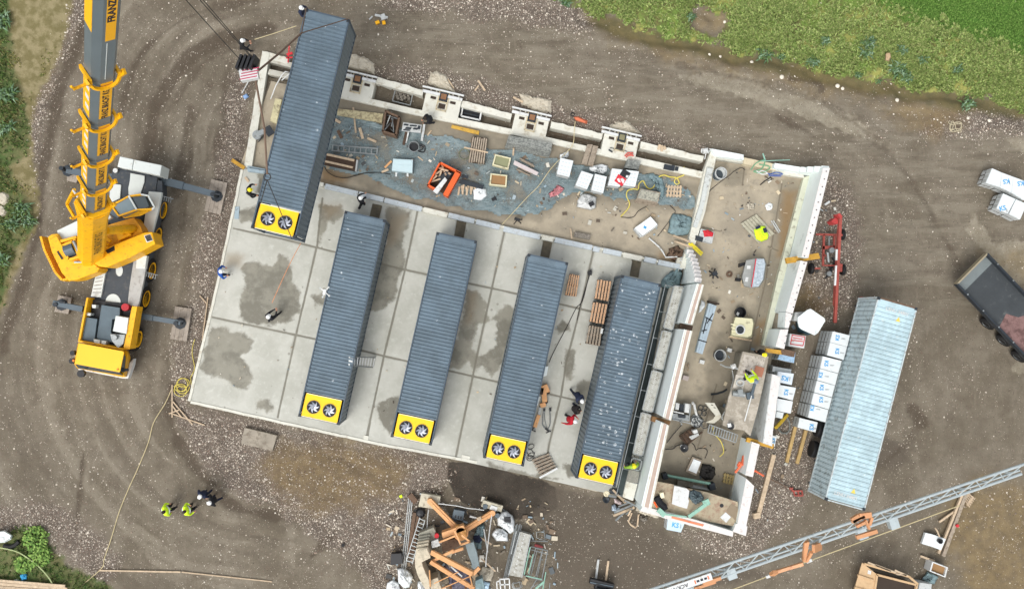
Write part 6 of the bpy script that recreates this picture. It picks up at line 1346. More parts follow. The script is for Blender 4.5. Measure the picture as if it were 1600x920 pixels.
crumple('white_sack', 'pointed white sack above the lone block pack', 'sack', kB((890,240),(930,225),(968,200),(972,250),(960,270),(885,272)),.13,.4, M_sheet_w, 15)
crumple('barrier_tape', 'crumpled red and white barrier tape on the net', 'barrier tape', kB((790,590),(830,560),(870,510),(930,540),(910,580),(860,610),(800,625)),.16,.2, mat('tape_red_white', (196,150,152),.7, var=.5, scale=18, dirt=.7, dirt_rgb=(180,60,74)),17, amp=2)
item('timber_sleepers', 'two weathered wooden beams leaning over the inner wall', 'timber beams', [('timber_beam', M_wood_g, pxs(kB((1140,146),(1186,150),(1132,332),(1084,322)),.35,.6)),('timber_beam', M_wood_g, pxs(kB((1190,155),(1236,165),(1188,345),(1138,332)),.35,.58))])
item('yellow_formwork_plank', 'long yellow formwork plank beside the inner foundation wall', 'plank', [('yellow_formwork_plank', mat('plank_yellow', (196,156,66),.8, var=.15, scale=4, dirt=.4), pxs([(706,195),(749,205),(748,211),(705,200)], .12,.2))])
hose('guide_rope', 'long pale rope running across the net down to the kerb wall', kB((1028,-60),(1020,30),(1010,140),(962,208),(900,270),(800,380),(700,520),(600,620),(480,750),(370,868)),.022, M_rope, .55, 'rope')
item('camera_tripod', 'small black tripod on the sandy hall floor near the kerb wall', 'tripod', [('camera_tripod', M_blackp, lambda m: [m.beam(P(808,344,.6), P(x, y, .1),.05,.05) for x, y in ((803,350),(814,349),(806,340),(816,343))]+[m.box(P(808,343,.55),(.35,.16,.14),-.3)])])
item('fallen_pallet_scrap', 'dark broken crate piece near the bottom edge of the net', 'scrap', [('fallen_pallet_scrap', M_blackp, lambda m: (m.box(P(772,311,.14),(.3,.2,.05),.5), m.beam(P(772,306,.16), P(776,313,.16),.05,.05)))])
item('small_block_stack', 'small stack of grey stones beside a stick, at the kerb wall', 'stone stack', [('small_block_stack', M_bundle, pxs(kC((278,818),(420,845),(412,890),(270,862)),.12,.4))])
item('broomstick', 'thin pale stick standing on the kerb wall left of the stone stack', 'stick', [('broomstick', M_wood, lambda m: m.beam(P(891.5,357,.3), P(893.5,373,.5),.07,.05))])
item('grey_trestle', 'grey concrete block element against the inner wall above the block packs', 'concrete element', [('grey_trestle', mat('mottled_grey', (140,142,136)), pxs(kC((752,165),(870,188),(848,262),(724,242)),.15,.65))])
item('weathered_crate', 'grey weathered box with a mottled lid inside the loops of the yellow hose', 'box', [('body', M_wood_g, lambda m: hull(m, kC((864,440),(1040,480),(1000,592),(812,556)),.12, kC((866,428),(1048,466),(1022,560),(832,520)),.8)),('lid', mat('mottled_lid', (120,120,112),.9, var=.2, scale=4, dirt=.8, dirt_rgb=(168,166,150)), pxs(kC((872,434),(1042,472),(1018,552),(838,514)),.8,.83))])
def pallet_px(label, q, z0, m, n=5, h=.144, along='v', cross=True, group=None, layers=1):
 t = None; ps = []
 for L_ in range(layers):
  zz = z0+L_*h
  ps.append(('boards', m, boards(q, n, zz+h-.022, zz+h, .4, along)))
  if L_ == 0 or True: ps.append(('stringers', M_wood_d if layers > 2 else m, boards(q, 3, zz, zz+h-.024,.62, 'u' if along == 'v' else 'v')))
 return item('wooden_pallet', label, 'pallet', ps, group)
pallet_px('pale open pallet right of the yellow hose loops', kC((1110,398),(1242,402),(1236,512),(1094,504)),.12, M_wood, 5)
item('insulation_pack', 'tilted white insulation pack alone on the sandy hall floor', 'insulation pack', [('insulation', M_sheet_w, lambda m: hull(m, kC((955,690),(1022,768),(882,868),(808,800)),.12, kC((958,682),(1020,752),(884,852),(818,782)),.6)),('blue_label', M_ink_b, pxs(kC((900,760),(925,775),(915,795),(892,782)),.6,.61)),('end_face', M_ks_side, pxs(kC((808,790),(822,784),(880,858),(868,868)),.12,.55))])
hose('yellow_hose', 'yellow hose looping round the weathered box up over the wall', kC((690,680),(755,610),(768,560),(742,500),(752,450),(800,432),(845,435),(856,385),(890,362),(912,400),(940,430),(975,425),(1000,390),(1020,340),(1050,315),(1085,310),(1130,325),(1180,330),(1200,345),(1215,375),(1195,392),(1172,372),(1185,340),(1230,320),(1262,300),(1258,235)),.04, M_hose_y, .2)
hose('black_cable', 'thin black cable from the yellow hose end to the weathered box', kC((690,685),(760,692),(810,680),(850,630),(920,592)),.02, M_cable, .14, 'cable')
hose('black_cable', 'black cable running along the lower edge of the net at its left', ka((98,520),(130,570),(200,610),(290,622),(380,600),(470,578),(590,575),(690,590)),.024, M_cable, .2, 'cable')
hose('black_cable', 'thin cable wandering past the blue net bundle at the divider wall', kC((1100,530),(1140,590),(1180,640),(1120,730),(1020,860)),.018, M_cable, .14, 'cable')
crumple('net_bundle', 'heaped blue net bundle at the divider wall', 'netting', kC((1130,700),(1160,650),(1250,662),(1340,690),(1335,780),(1300,850),(1200,858),(1110,830)),.12,.55, M_net, 22, amp=2.2)
crumple('net_bundle', 'blue net bundle between the weathered box and the open pallet', 'netting', kC((900,300),(980,290),(1060,330),(1092,420),(1070,520),(1040,500),(1000,400),(960,340)),.12,.35, M_net, 23, amp=2.2)
crumple('net_bundle', 'dark blue net bundle at the head of the scaffold walkway', 'netting', [(1034,436),(1048,424),(1060,418),(1066,426),(1062,446),(1046,452),(1030,448)], .25,.8, M_net, 24, amp=1.8)
crumple('brush_heap', 'heap of brown twigs in the lower right corner of the hall', 'twigs', [(1045,388),(1060,384),(1068,392),(1066,404),(1052,408),(1042,400)], .12,.3, M_rust, 26, amp=2.5)
crumple('white_bucket_heap', 'grey white bag at the corner where kerb wall and stepped wall meet', 'bag', [(1058,404),(1068,400),(1070,410),(1060,414)], .12,.5, M_sheet_w, 27)
item('white_hose_pipe', 'bent white pipe lying from the insulation pack to the corner', 'pipe', [('white_hose_pipe', M_paint_w, lambda m: m.path([P(x, y, .3) for x, y in ((1014,372),(1030,386),(1036,394),(1040,402),(1058,401))], .05,6))])
for lab, a, b in (('reddish plank ending at the divider wall below the blue net bundle', (1052,368),(1078,378)),('pale plank ending at the yellow strap', (1054,377),(1082,387))):
 item('wall_plank', lab, 'plank', [('wall_plank', M_wood, lambda m: m.beam(P(*a, .2), P(*b, .75),.12,.05))])
item('yellow_strap', 'yellow lifting strap hanging over the divider wall', 'strap', [('yellow_strap', mat('strap_yellow', (214,196,50),.7), lambda m: (m.beam(P(1076,380,.72), P(1096,399,.7),.12,.03), m.beam(P(1080,380,.75), P(1098,396,.5),.12,.03)))])
for i, (a, b, w_) in enumerate((((522,186),(532,192),.16),((562,200),(567,217),.16),((528,204),(534,216),.2),((574,216),(588,222),.14),((552,168),(556,208),.1),((653,245),(661,251),.06),((640,256),(645,249),.1),((668,212),(674,204),.08))):
 item('wood_offcut', ['short pale offcut nearest the lifted container on the net', 'offcut standing upright left of the rusty stillage', 'brown offcut above the aluminium grating, left of centre', 'light offcut above the right end of the aluminium grating', 'long thin batten from the peeling formwork board', 'thin white sliver right of the dark bucket', 'tiny offcut above the pale blue foam pack', 'small grey offcut just left of the dark bucket'][i], 'offcut', [('wood_offcut', M_wood if i != 2 else M_rust, lambda m: m.beam(P(*a, .2), P(*b, .2), w_, .06))], 'wood offcuts strewn on the net')
item('rubble_cage', 'wire cage of grey rubble in the chamber beside the second column base', 'rubble cage', [('cage', M_steel, lambda m: [m.beam(P(*a, -.1), P(*b, -.1),.05,.08) for a, b in (((618,140),(645,147)),((645,147),(641,165)),((641,165),(613,158)),((613,158),(618,140)))]),('rubble', M_bundle, lambda m: [m.box(P(619+6*(i % 4)+1.2*(i//4),144+1.4*(i % 4)+4*(i//4),-.5),(.26,.2,.32), i*.7,.7) for i in range(14)])])
item('black_hatch_frame', 'white framed black pit hatch right of the second column base', 'hatch', [('frame', M_paint_w, lambda m: [m.beam(P(*a, .1), P(*b, .1),.09,.1) for a, b in zip(kN((428,425),(578,455),(560,552),(412,520)), kN((578,455),(560,552),(412,520),(428,425)))]),('pit', M_blackp, pxs(kN((395,405),(580,455),(562,570),(378,535)),-.55,-.2)),('grate_bars', M_steel_d, lambda m: [m.beam(P(*kN((425,440+26*i))[0], -.1), P(*kN((565,470+26*i))[0], -.1),.07,.05) for i in range(4)])])
item('mesh_sheet', 'rusty reinforcement mesh in the chamber right of the third column base', 'reinforcement mesh', [('mesh_sheet', M_rust, lambda m: [m.tube(P(862+i*8.5,197+i*2,-.4), P(859+i*8.5,213+i*2,-.4),.015,4) for i in range(9)]+[m.tube(P(861,199+i*4,-.4), P(934,216+i*4,-.4),.015,4) for i in range(4)])])
item('wood_hand', 'fan of three pale timber ends over the outer wall, far right chamber', 'timber ends', [('timber', M_wood, lambda m: [m.beam(P(1031+i*3,226+i*1.2,.36), P(1028.5+i*5.5,234+(i == 1)*3,.3),.16,.1) for i in range(3)])])
item('red_hose', 'red hose lying in a heap on the rightmost column base', 'hose', [('red_hose', mat('hose_red', (196,96,84),.6), lambda m: m.path([P(x, y, .5) for x, y in ((976,244),(981,239),(989,239),(988,243),(981,243),(978,246),(985,241),(990,244))], .05,5))])
item('steel_bits', 'thin grey steel bars on the rightmost column base', 'steel bars', [('steel_bits', M_steel_d, lambda m: (m.beam(P(951,234,.46), P(957,238,.46),.09,.03), m.beam(P(953,231,.46), P(980,237,.46),.04,.03)))])
item('dark_bracket', 'dark steel bracket clamped on the inner wall, right part', 'bracket', [('dark_bracket', M_steel_d, lambda m: (m.box(P(1043,262,.34),(.5,.3,.12),-.2), m.box(P(1051,263,.34),(.18,.34,.16),-.2), m.box(P(1057,264,.34),(.2,.26,.08),-.2)))])
item('corner_clamp', 'steel frame clamp at the corner of hall and right wing', 'clamp', [('corner_clamp', M_paint_w, lambda m: [m.beam(P(*a, .8), P(*b, .8),.05,.05) for a, b in (((1096,233),(1104,234)),((1104,234),(1107,240)),((1096,233),(1096,239)),((1103,240),(1101,249)),((1108,233),(1116,234)))]+[m.box(P(1101,237,.3),(.3,.3,.3),.2)])])
item('orange_cover', 'orange plastic cover lying on the ground above the third chamber', 'cover', [('orange_cover', mat('cover_orange', (206,112,78),.6, var=.1), lambda m: hull(m, [(896,183),(903,182),(918,189),(917,194),(900,189)], 0, [(898,184),(903,184),(915,190),(914,192),(901,188)], .2))])
hose('black_ring', 'small black ring on the ground above the third chamber', [(894.5+2.6*math.cos(a),179+2.6*math.sin(a)) for a in np.arange(0,6.6,.4)], .03, M_cable, .05, 'ring')
for i, (a, b, w_, lab) in enumerate((((802,152),(817,160),.12, 'brown batten stuck in the concrete spill of the third column base'),((747,126),(758,142),.12, 'pale batten lying on the road above the hatch'),((742,142),(748,134),.08, 'short batten beside the longer one above the hatch'),((700,124),(709,138),.08, 'thin batten leaning on the second concrete spill'))):
 item('road_batten', lab, 'batten', [('road_batten', M_wood, lambda m: m.beam(P(*a, .1), P(*b, .08), w_, .06))])
FZ = .11
kG2 = K(5.75,1120,540)
item('water_barrel', 'grey barrel of dark water in the top corner of the right wing', 'barrel', [('shell', M_ks_side, lambda m: m.lathe(P(*kD((280,248))[0], FZ), [(.30,0),(.37,.05),(.37,.85),(.33,.85),(.31,.6),(.001,.6)], 24)),('water', mat('dark_water', (58,66,70),.1), lambda m: m.cyl(P(*kD((280,248))[0], FZ+.55),.32,.1,20))])
item('jacket_pallet', 'slatted grey pallet under the folded lime jacket', 'pallet', [('boards', mat('slat_grey', (170,166,146),.85, var=.12, scale=4, dirt=.3), boards(kD((562,527),(692,668),(575,738),(447,596)),6, FZ+.12, FZ+.15,.14, 'u')),('stringers', M_wood_d, boards(kD((560,530),(688,668),(576,732),(452,598)),3, FZ, FZ+.115,.5, 'v'))])
crumple('lime_jacket', 'folded lime hi-vis jacket with blue trim on the slatted pallet', 'jacket', kD((540,640),(580,610),(625,615),(650,680),(640,710),(600,725),(560,710)), FZ+.16,.22, M_jk['lime'], 31, amp=1.0)
item('jacket_trim', 'navy collar of the folded lime jacket', 'trousers', [('jacket_trim', M_jk['navy'], lambda m: (m.box(P(1184,355.5, FZ+.3),(.28,.16,.12),.4), m.box(P(1195,360, FZ+.3),(.18,.3,.12),.3)))])
item('steel_bars', 'two short grey bars beside the slatted pallet', 'bars', [('steel_bars', M_ks_side, lambda m: (m.beam(P(1205,345, FZ+.04), P(1217,364, FZ+.04),.06,.06), m.beam(P(1208,344, FZ+.04), P(1219,362, FZ+.04),.05,.05)))])
crumple('paper_scraps', 'small heap of pale crumbs in the middle of the right wing', 'scraps', kD((480,460),(510,440),(550,455),(545,490),(505,500)), FZ, .12, M_spill, 32, amp=1.6)
crumple('plaster_lump', 'torn grey paper sheet right of the heap of crumbs', 'paper', kD((622,465),(650,442),(680,455),(672,495),(635,502)), FZ, .12, M_sheet_w, 33, amp=1.2)
item('tool_box', 'grey crate with a red printed cloth beside the divider wall', 'crate', [('box', M_ks_side, pxs(kD((162,632),(258,655),(242,738),(138,712)), FZ, .6)),('tools', M_steel_d, pxs(kD((125,680),(180,695),(172,728),(120,712)),.6,.68))])
crumple('red_print_cloth', 'crumpled red and white cloth on the grey crate', 'cloth', kD((175,645),(215,640),(255,660),(245,690),(185,690)),.61,.1, M_ink_r, 34, amp=1)
for lab, pts, mt in (('green cable loops over the end wall of the right wing', ((520,210),(560,160),(620,140),(600,200),(540,220),(600,230),(660,190),(580,170)), mat('cable_green', (104,156,120),.6)),('blue cable bundle under the end wall of the right wing', ((640,235),(700,245),(750,240),(700,228),(650,250),(740,255)), mat('cable_blue', (70,92,150),.6)),('pale cable along the end wall of the right wing', ((560,215),(600,240),(640,235),(600,215),(570,235)), M_paint_w)):
 hose('wall_cable', lab, kD(*pts),.035, mt, .65, 'cable')
hose('black_cable', 'black cable dangling from the water barrel along the floor', kD((190,235),(240,232),(330,270),(400,220),(450,195),(480,210)),.02, M_cable, .2, 'cable')
hose('black_cable', 'black cable from the barrel down past the divider wall', kD((330,275),(260,330),(220,370),(200,430)),.02, M_cable, .14, 'cable')
item('black_hook_bar', 'bent black bar on the floor below the green cable loops', 'bar', [('black_hook_bar', M_blackp, lambda m: m.path([P(*q, .15) for q in kD((588,318),(620,290),(665,262),(675,275),(640,292))], .035,5))])
item('wall_batten', 'green and pale battens lying across the end wall', 'batten', [('wall_batten', M_mint, lambda m: (m.beam(P(1190,252,.7), P(1234,250,.7),.05,.05), m.beam(P(1192,240,.6), P(1196,252,.6),.08,.05)))])
FM = kE((638,132),(740,112),(790,118),(806,160),(790,290),(750,350),(680,360),(622,345),(602,272))
item('foil_wrapped_machine', 'grey machine wrapped in clear foil on the wing floor', 'machine', [('housing', mat('machine_grey', (150,152,148),.5,.1, var=.1, scale=3), lambda m: hull(m, FM, FZ, [(x*.9+1177*.1, y*.94+427*.06) for x, y in FM], 1.25)),('foil_cover', mat('clear_foil', (158,170,178),.25, var=.2, scale=5, bump=1, bscale=7, dirt=.5, dirt_rgb=(200,208,214)), pxs(kE((725,125),(785,125),(797,165),(778,285),(742,345),(688,350)),1.25,1.5)),('red_trim', M_ink_r, lambda m: m.beam(P(*kE((722,125))[0], 1.5), P(*kE((686,350))[0], 1.5),.05,.04)),('white_panel', M_paint_w, lambda m: (m.px(kE((652,178),(680,178),(678,205),(650,205)),1.25,1.29), m.px(kE((640,270),(662,272),(656,308),(634,305)),1.25,1.29))),('spout', M_blackp, lambda m: (m.px(kE((595,160),(640,150),(635,175),(595,190)),.5,.9), m.px(kE((568,275),(605,280),(600,305),(562,300)),.4,.7)))])
item('tripod_stand', 'small tangled tripod left of the foil wrapped machine', 'tripod', [('tripod_stand', M_steel_d, lambda m: [m.beam(P(1115.5,427.5,.7), P(x, y, FZ),.07,.07) for x, y in ((1109,431),(1122,434),(1117,420),(1108,424),(1114,435))]+[m.box(P(1115.5,427.5,.55),(.3,.25,.25),.4)])])
hose('floor_ring', 'small rusty ring left of the foil wrapped machine', [(1139.5+3.4*math.cos(a),428.5+3.4*math.sin(a)) for a in np.arange(0,6.6,.4)], .07, M_rust, .18, 'ring')
item('beam_bundle', 'strapped bundle of pale blue beams with a black end board', 'beam bundle', [('beams', mat('beam_paleblue', (168,184,194),.6, var=.1), boards(kE((345,478),(408,500),(295,885),(243,868)),3, FZ, .5,.08, 'v')),('straps', M_blackp, lambda m: [m.beam(P(*kE(a)[0], .53), P(*kE(b)[0], .53),.06,.02) for a, b in (((318,590),(372,620)),((330,600),(300,720)),((380,560),(330,640)),((260,770),(330,790)),((290,700),(330,690)))]),('end_board', M_cap_dark, pxs(kE((352,458),(432,478),(428,490),(348,470)), FZ, .7))])
crumple('wall_sheet', 'pale rounded sheet caught behind the tall stepped wall', 'sheet', kE((285,455),(312,468),(316,500),(290,540),(260,560)),.5,.3, M_sheet_w, 35)
item('cream_tank', 'ribbed cream tank with a round opening on a pallet', 'tank', [('tank', mat('tank_cream', (204,200,166),.55, var=.05, dirt=.25), lambda m: (hull(m, kE((545,592),(700,605),(708,640),(690,750),(660,765),(515,742),(525,680)),.25, kE((560,590),(690,602),(700,640),(684,735),(650,750),(525,728),(535,660)),1.2), [m.px(kE((522+3*i, 640+26*i),(566+3*i, 646+26*i),(564+3*i, 656+26*i),(520+3*i, 650+26*i)),1.2,1.26) for i in range(4)])),('opening_rim', M_paint_w, lambda m: m.lathe(P(*kE((593,690))[0], 1.2), [(.30,0),(.30,.1),(.25,.1),(.24,.02)], 24)),('opening', M_steel_d, lambda m: m.cyl(P(*kE((593,690))[0], 1.22),.24,.02,20)),('pallet', M_wood, pxs(kE((512,738),(690,770),(686,782),(508,752)), FZ, .25))])
item('black_bucket', 'black bucket with a white label behind the cream tank', 'bucket', [('shell', M_blackp, lambda m: m.lathe(P(*kE((583,552))[0], FZ), [(.28,0),(.34,.45),(.30,.45),(.26,.1),(.001,.1)], 22)),('label', M_paint_w, lambda m: m.box(P(*kE((574,566))[0], .5),(.16,.24,.01),-.5))])
item('grey_barrel', 'dark grey tub between the beam bundle and the platform', 'tub', [('shell', M_ks_side, lambda m: m.lathe(P(*kE((418,892))[0], FZ), [(.3,0),(.37,.55),(.34,.55),(.30,.1),(.001,.1)], 22)),('content', M_steel_d, lambda m: m.cyl(P(*kE((418,892))[0], .25),.31,.15,18))])
for lab, q in (('white canister above the dark grey tub', kE((502,852))[0]),('pale block left of the dark grey tub', (1095.5,565))):
 item('small_canister', lab, 'canister', [('small_canister', M_paint_w, lambda m: m.box(P(*q, FZ),(.28,.22,.25),-.3))])
item('ochre_stand', 'small ochre wooden trestle leaning on the tallest wall', 'trestle', [('ochre_stand', M_wood, lambda m: [m.beam(P(x0, y0,.2), P(x1, y1,.6),.06,.05) for x0, y0, x1, y1 in ((1070,568,1077,578),(1072,566,1070,580),(1076,568,1074,580))])])
item('pink_bucket', 'flat pinkish box at the foot of the tallest wall', 'box', [('pink_bucket', mat('pinkish_box', (176,164,158),.8, var=.1), lambda m: m.box(P(1070,590, FZ),(.36,.28,.25),-.3))])
item('pump_pipe', 'white pipe arm reaching from the dark grey tub to the platform', 'pipe', [('pipe', M_ks_side, lambda m: m.path([P(x, y, z) for x, y, z in ((1126,569,.6),(1134,573,1.2),(1143,574,2.2),(1152,576,2.6))], .05,6)),('joint', M_paint_w, lambda m: m.box(P(1145,572,2.2),(.25,.25,.25),.4))])
hose('wall_hose', 'long pale hose hanging along the left edge of the platform', [(1144,578),(1146,592),(1142,608),(1140,628),(1134,640),(1128,652),(1132,658)], .03, M_ks_side, 1.6)
item('floor_hose', 'dark pipe lying on the wing floor left of the platform', 'pipe', [('floor_hose', M_steel_d, lambda m: m.path([P(x, y, .16) for x, y in ((1111,616),(1120,615),(1130,612),(1136,608))], .06,6))])
item('mortar_pump', 'white and grey mortar pump machine beside the tallest wall', 'machine', [('frame', M_steel, lambda m: (m.px(kJ((285,235),(535,265),(528,350),(278,325)),.2,.45), [m.beam(P(*kJ(a)[0], .5), P(*kJ(b)[0], .5),.06,.08) for a, b in (((280,320),(540,380)),((545,100),(520,330)),((380,330),(420,400)))])),('white_cover', M_paint_w, lambda m: (m.px(kJ((470,95),(535,105),(520,230),(455,218)),.4,.95), m.px(kJ((300,200),(450,232),(448,248),(298,218)),.4,.9), m.px(kJ((335,85),(385,95),(372,185),(325,178)),.4,.85))),('hopper', M_steel_d, lambda m: (m.px(kJ((392,100),(460,110),(445,215),(378,200)),.4,.7), m.px(kJ((375,250),(475,262),(468,305),(372,295)),.45,.6)))])
crumple('hose_tangle', 'tangle of grey hoses below the white pump machine', 'hoses', kJ((540,280),(640,240),(740,330),(700,420),(600,440),(540,380)), FZ, .3, M_ks_side, 36, amp=3.2)
for k_, (cx, cy, r_) in enumerate(((690,155,34),(752,160,30),(670,225,40),(735,235,34),(745,400,50),(600,330,45),(640,390,48))):
 hose('cable_coil', ['upper left cable coil right of the pump machine', 'upper right cable coil right of the pump machine', 'lower left cable coil right of the pump machine', 'lower right cable coil right of the pump machine', 'cable coil left of the aluminium ladder', 'cable coil above the carried handcart', 'lowest cable coil over the handcart'][k_], [kJ((cx+r_*math.cos(a), cy+r_*math.sin(a)))[0] for a in np.arange(0,6.6,.45)], .025, M_steel_d, .2+.03*k_, 'cable coil')
item('white_funnel', 'bent white post between the pump machine and the cable coils', 'post', [('white_funnel', M_paint_w, lambda m: m.path([P(*q, z) for q, z in zip(kJ((570,80),(595,110),(610,180),(630,260)),(.9,.8,.5,.2))], .08,6))])
item('stair_flight', 'pale V-shaped precast stair element leaning at the platform', 'stair element', [('upper_leg', mat('stair_pale', (200,198,184),.8, var=.06, dirt=.3), lambda m: hull(m, kJ((748,85),(890,90),(985,250),(900,272)),1.0, kJ((755,80),(885,86),(980,255),(905,268)),1.4)),('lower_leg', mat('stair_pale2', (190,186,170),.8, var=.06, dirt=.3), lambda m: hull(m, kJ((905,262),(990,262),(985,300),(885,378),(750,370),(860,320)),.8, kJ((905,262),(985,258),(980,295),(885,372),(760,366),(865,318)),1.2)),('slots', M_cap_dark, pxs(kJ((838,105),(870,112),(866,122),(834,116)),1.4,1.404)),('slots', M_cap_dark, pxs(kJ((876,145),(904,152),(902,162),(874,156)),1.4,1.404))])
item('aluminium_ladder', 'aluminium ladder leaning below the platform, rungs facing up', 'ladder', [('rail', M_steel, lambda m: m.beam(P(*kJ((815,395))[0], .3), P(*kJ((1222,545))[0], 1.0),.05,.09)),('rail', M_steel, lambda m: m.beam(P(*kJ((790,510))[0], .3), P(*kJ((1195,655))[0], 1.0),.05,.09)),('rungs', M_steel, lambda m: [m.beam(P(*lp(kJ((815,398))[0], kJ((1218,545))[0], i/11),.3+.064*i), P(*lp(kJ((790,508))[0], kJ((1192,652))[0], i/11),.3+.064*i),.06,.04) for i in range(12)])])
item('handcart', 'dark wooden handcart frame with a white canister', 'handcart', [('frame', M_wood_d, lambda m: [m.beam(P(*kJ(a)[0], .35), P(*kJ(b)[0], .35), w_, .1) for a, b, w_ in (((385,560),(580,440),.08),((490,690),(710,500),.08),((385,560),(490,690),.1),((430,540),(520,640),.12),((480,500),(560,600),.1),((530,470),(600,560),.08),((580,440),(640,480),.08))]),('bed', M_rust, pxs(kJ((420,560),(560,470),(620,560),(490,670)),.15,.28)),('canister', M_paint_w, lambda m: m.px(kJ((575,480),(635,465),(650,510),(595,530)),.35,.75)),('grey_sheet', M_ks_side, lambda m: m.px(kJ((520,570),(650,520),(670,550),(560,615)),.36,.42))])
item('bucket', 'white filled black bucket left of the handcart', 'bucket', [('shell', M_blackp, lambda m: m.lathe(P(*kJ((432,722))[0], FZ), [(.2,0),(.25,.4),(.2,.4),(.001,.33)], 20)),('content', M_paint_w, lambda m: m.cyl(P(*kJ((430,718))[0], .4),.17,.05,16))])
item('bucket', 'white lidded black bucket on the lower left corner of the platform', 'bucket', [('shell', M_blackp, lambda m: m.lathe(P(*kJ((1103,412))[0], 2.5), [(.17,0),(.2,.3),(.17,.3),(.001,.26)], 20)),('lid', M_paint_w, lambda m: m.box(P(*kJ((1100,405))[0], 2.8),(.22,.22,.03),.2))])
hose('black_cable', 'thick black cable from the tallest wall to the white filled bucket', kJ((180,745),(290,742),(340,700),(400,680)),.035, M_cable, .3, 'cable')
hose('black_cable', 'black cable from the handcart to the lower gap in the tallest wall', kJ((200,660),(300,530),(420,395)),.025, M_cable, .3, 'cable')
hose('black_cable', 'wavy black cable right of the handcart', kJ((560,660),(600,700),(620,760),(660,740),(740,735),(785,780),(750,880)),.022, M_cable, .14, 'cable')
hose('yellow_hose', 'pale yellow hose hanging from the ladder to the floor', kJ((865,430),(880,520),(940,590),(985,650),(1010,720),(1015,800),(960,855)),.03, M_hose_y, .35)
item('mixer_block', 'pale sack standing in front of the black mesh roll', 'sack', [('tray', M_wood_g, lambda m: m.px(kG((590,258),(665,285),(620,402),(540,368)), FZ, .35)),('white_inside', M_sheet_w, lambda m: m.px(kG((600,275),(655,295),(620,385),(560,360)),.35,.4))])
crumple('black_mesh_roll', 'heap of black mesh in the lower part of the wing', 'mesh', kG((660,310),(720,315),(760,340),(765,390),(740,430),(690,435),(640,400)), FZ, .5, mat('mesh_black', (50,48,46),.9, var=.3, scale=14, bump=1),37, amp=1.8)
pallet_px('dark stained open pallet at the foot of the lower side wall', kG((830,378),(912,400),(900,475),(816,455)), FZ, mat('timber_olive', (150,132,86),.8, var=.2, scale=5, dirt=.4),4)
item('steel_prop', 'mint green steel prop lying on the floor above the ochre platform', 'steel prop', [('tube', M_mint, lambda m: m.tube(P(*kG((372,395))[0], .5), P(*kG((725,462))[0], .9),.09,8)),('foot_plate', M_steel_d, lambda m: (m.box(P(*kG((372,395))[0], .2),(.3,.35,.5),.2), m.box(P(*kG((722,470))[0], .4),(.35,.4,.6),.2))),('base_block', M_conc_d, pxs(kG((480,435),(600,455),(592,485),(476,480)), FZ, .6))])
item('grey_beam', 'grey panel beam lying below the mint steel prop', 'beam', [('grey_beam', M_ks_side, pxs(kG((580,470),(720,500),(715,512),(575,490)), FZ, .5))])
item('white_wall_panel', 'square white panel with drill marks on the ochre platform', 'panel', [('panel', M_paint_w, lambda m: m.px(kS((1045,170),(1180,200),(1225,210),(1262,245),(1245,360),(1258,385),(1228,500),(1120,470),(1010,430)),2.0,2.25)),('side_edge', M_wood, lambda m: m.px(kS((1040,175),(1048,178),(1012,425),(1004,420)),2.0,2.2)),('drill_marks', M_ks_side, lambda m: [m.cyl(P(*kS((1085+55*i, 250+60*j+14*i))[0], 2.25),.02,.004,6) for i in range(3) for j in range(3)])])
crumple('dark_tarp', 'dark bluish tarpaulin heap on the ochre platform', 'tarpaulin', kS((1260,240),(1330,230),(1420,260),(1472,340),(1440,400),(1360,440),(1300,400),(1250,330)),2.0,.4, mat('tarp_dark', (70,82,88),.7, var=.3, scale=6, dirt=.5, dirt_rgb=(120,140,140)),38, amp=2.2)
item('steel_prop', 'mint green steel prop leaning from the tarpaulin heap to the end wall', 'steel prop', [('tube', M_mint, lambda m: m.beam(P(*kG((708,605))[0], 2.5), P(*kG((560,712))[0], 2.45),.2,.12)),('head_plate', M_mint, lambda m: m.box(P(*kG((690,600))[0], 2.4),(.4,.35,.2),.4))])
item('steel_prop', 'mint green steel prop lying along the head of the end wall', 'steel prop', [('tube', M_mint, lambda m: m.beam(P(*kG((330,655))[0], 2.45), P(*kG((380,700))[0], 2.45),.3,.12)),('rod', M_mint, lambda m: m.beam(P(*kG((370,690))[0], 2.42), P(*kG((545,712))[0], 2.42),.1,.08))])
item('white_tile', 'square white board lying on the ochre platform', 'board', [('white_tile', M_paint_w, pxs(kG((842,676),(882,712),(845,756),(800,715)),2.004,2.03))])
item('brown_felt', 'brown felt piece on the ochre platform by the side wall', 'felt', [('brown_felt', mat('felt_brown', (136,122,102),.9), pxs(kG((884,612),(935,640),(915,740),(848,665)),2.003,2.02))])
item('floor_drain', 'round black hole in the ochre platform', 'drain', [('floor_drain', M_blackp, lambda m: m.cyl(P(*kG((811,626))[0], 2.001),.12,.006,20))])
item('black_jacket', 'crumpled black jacket hanging over the corner of the end wall', 'jacket', [('black_jacket', M_jk['black'], lambda m: m.path([P(*q, 2.2) for q in kS((790,330),(820,380),(850,430),(890,460),(905,510))], .22,7))])
item('orange_strap', 'small orange strap beside the black jacket', 'strap', [('orange_strap', M_orange_b, lambda m: m.path([P(*q, 2.35) for q in kS((755,400),(775,440),(800,480))], .06,5))])
item('cream_box', 'small cream box at the upper left corner of the ochre platform', 'box', [('cream_box', M_cream, lambda m: m.px(kS((835,280),(890,265),(905,340),(850,355)),2.0,2.3))])
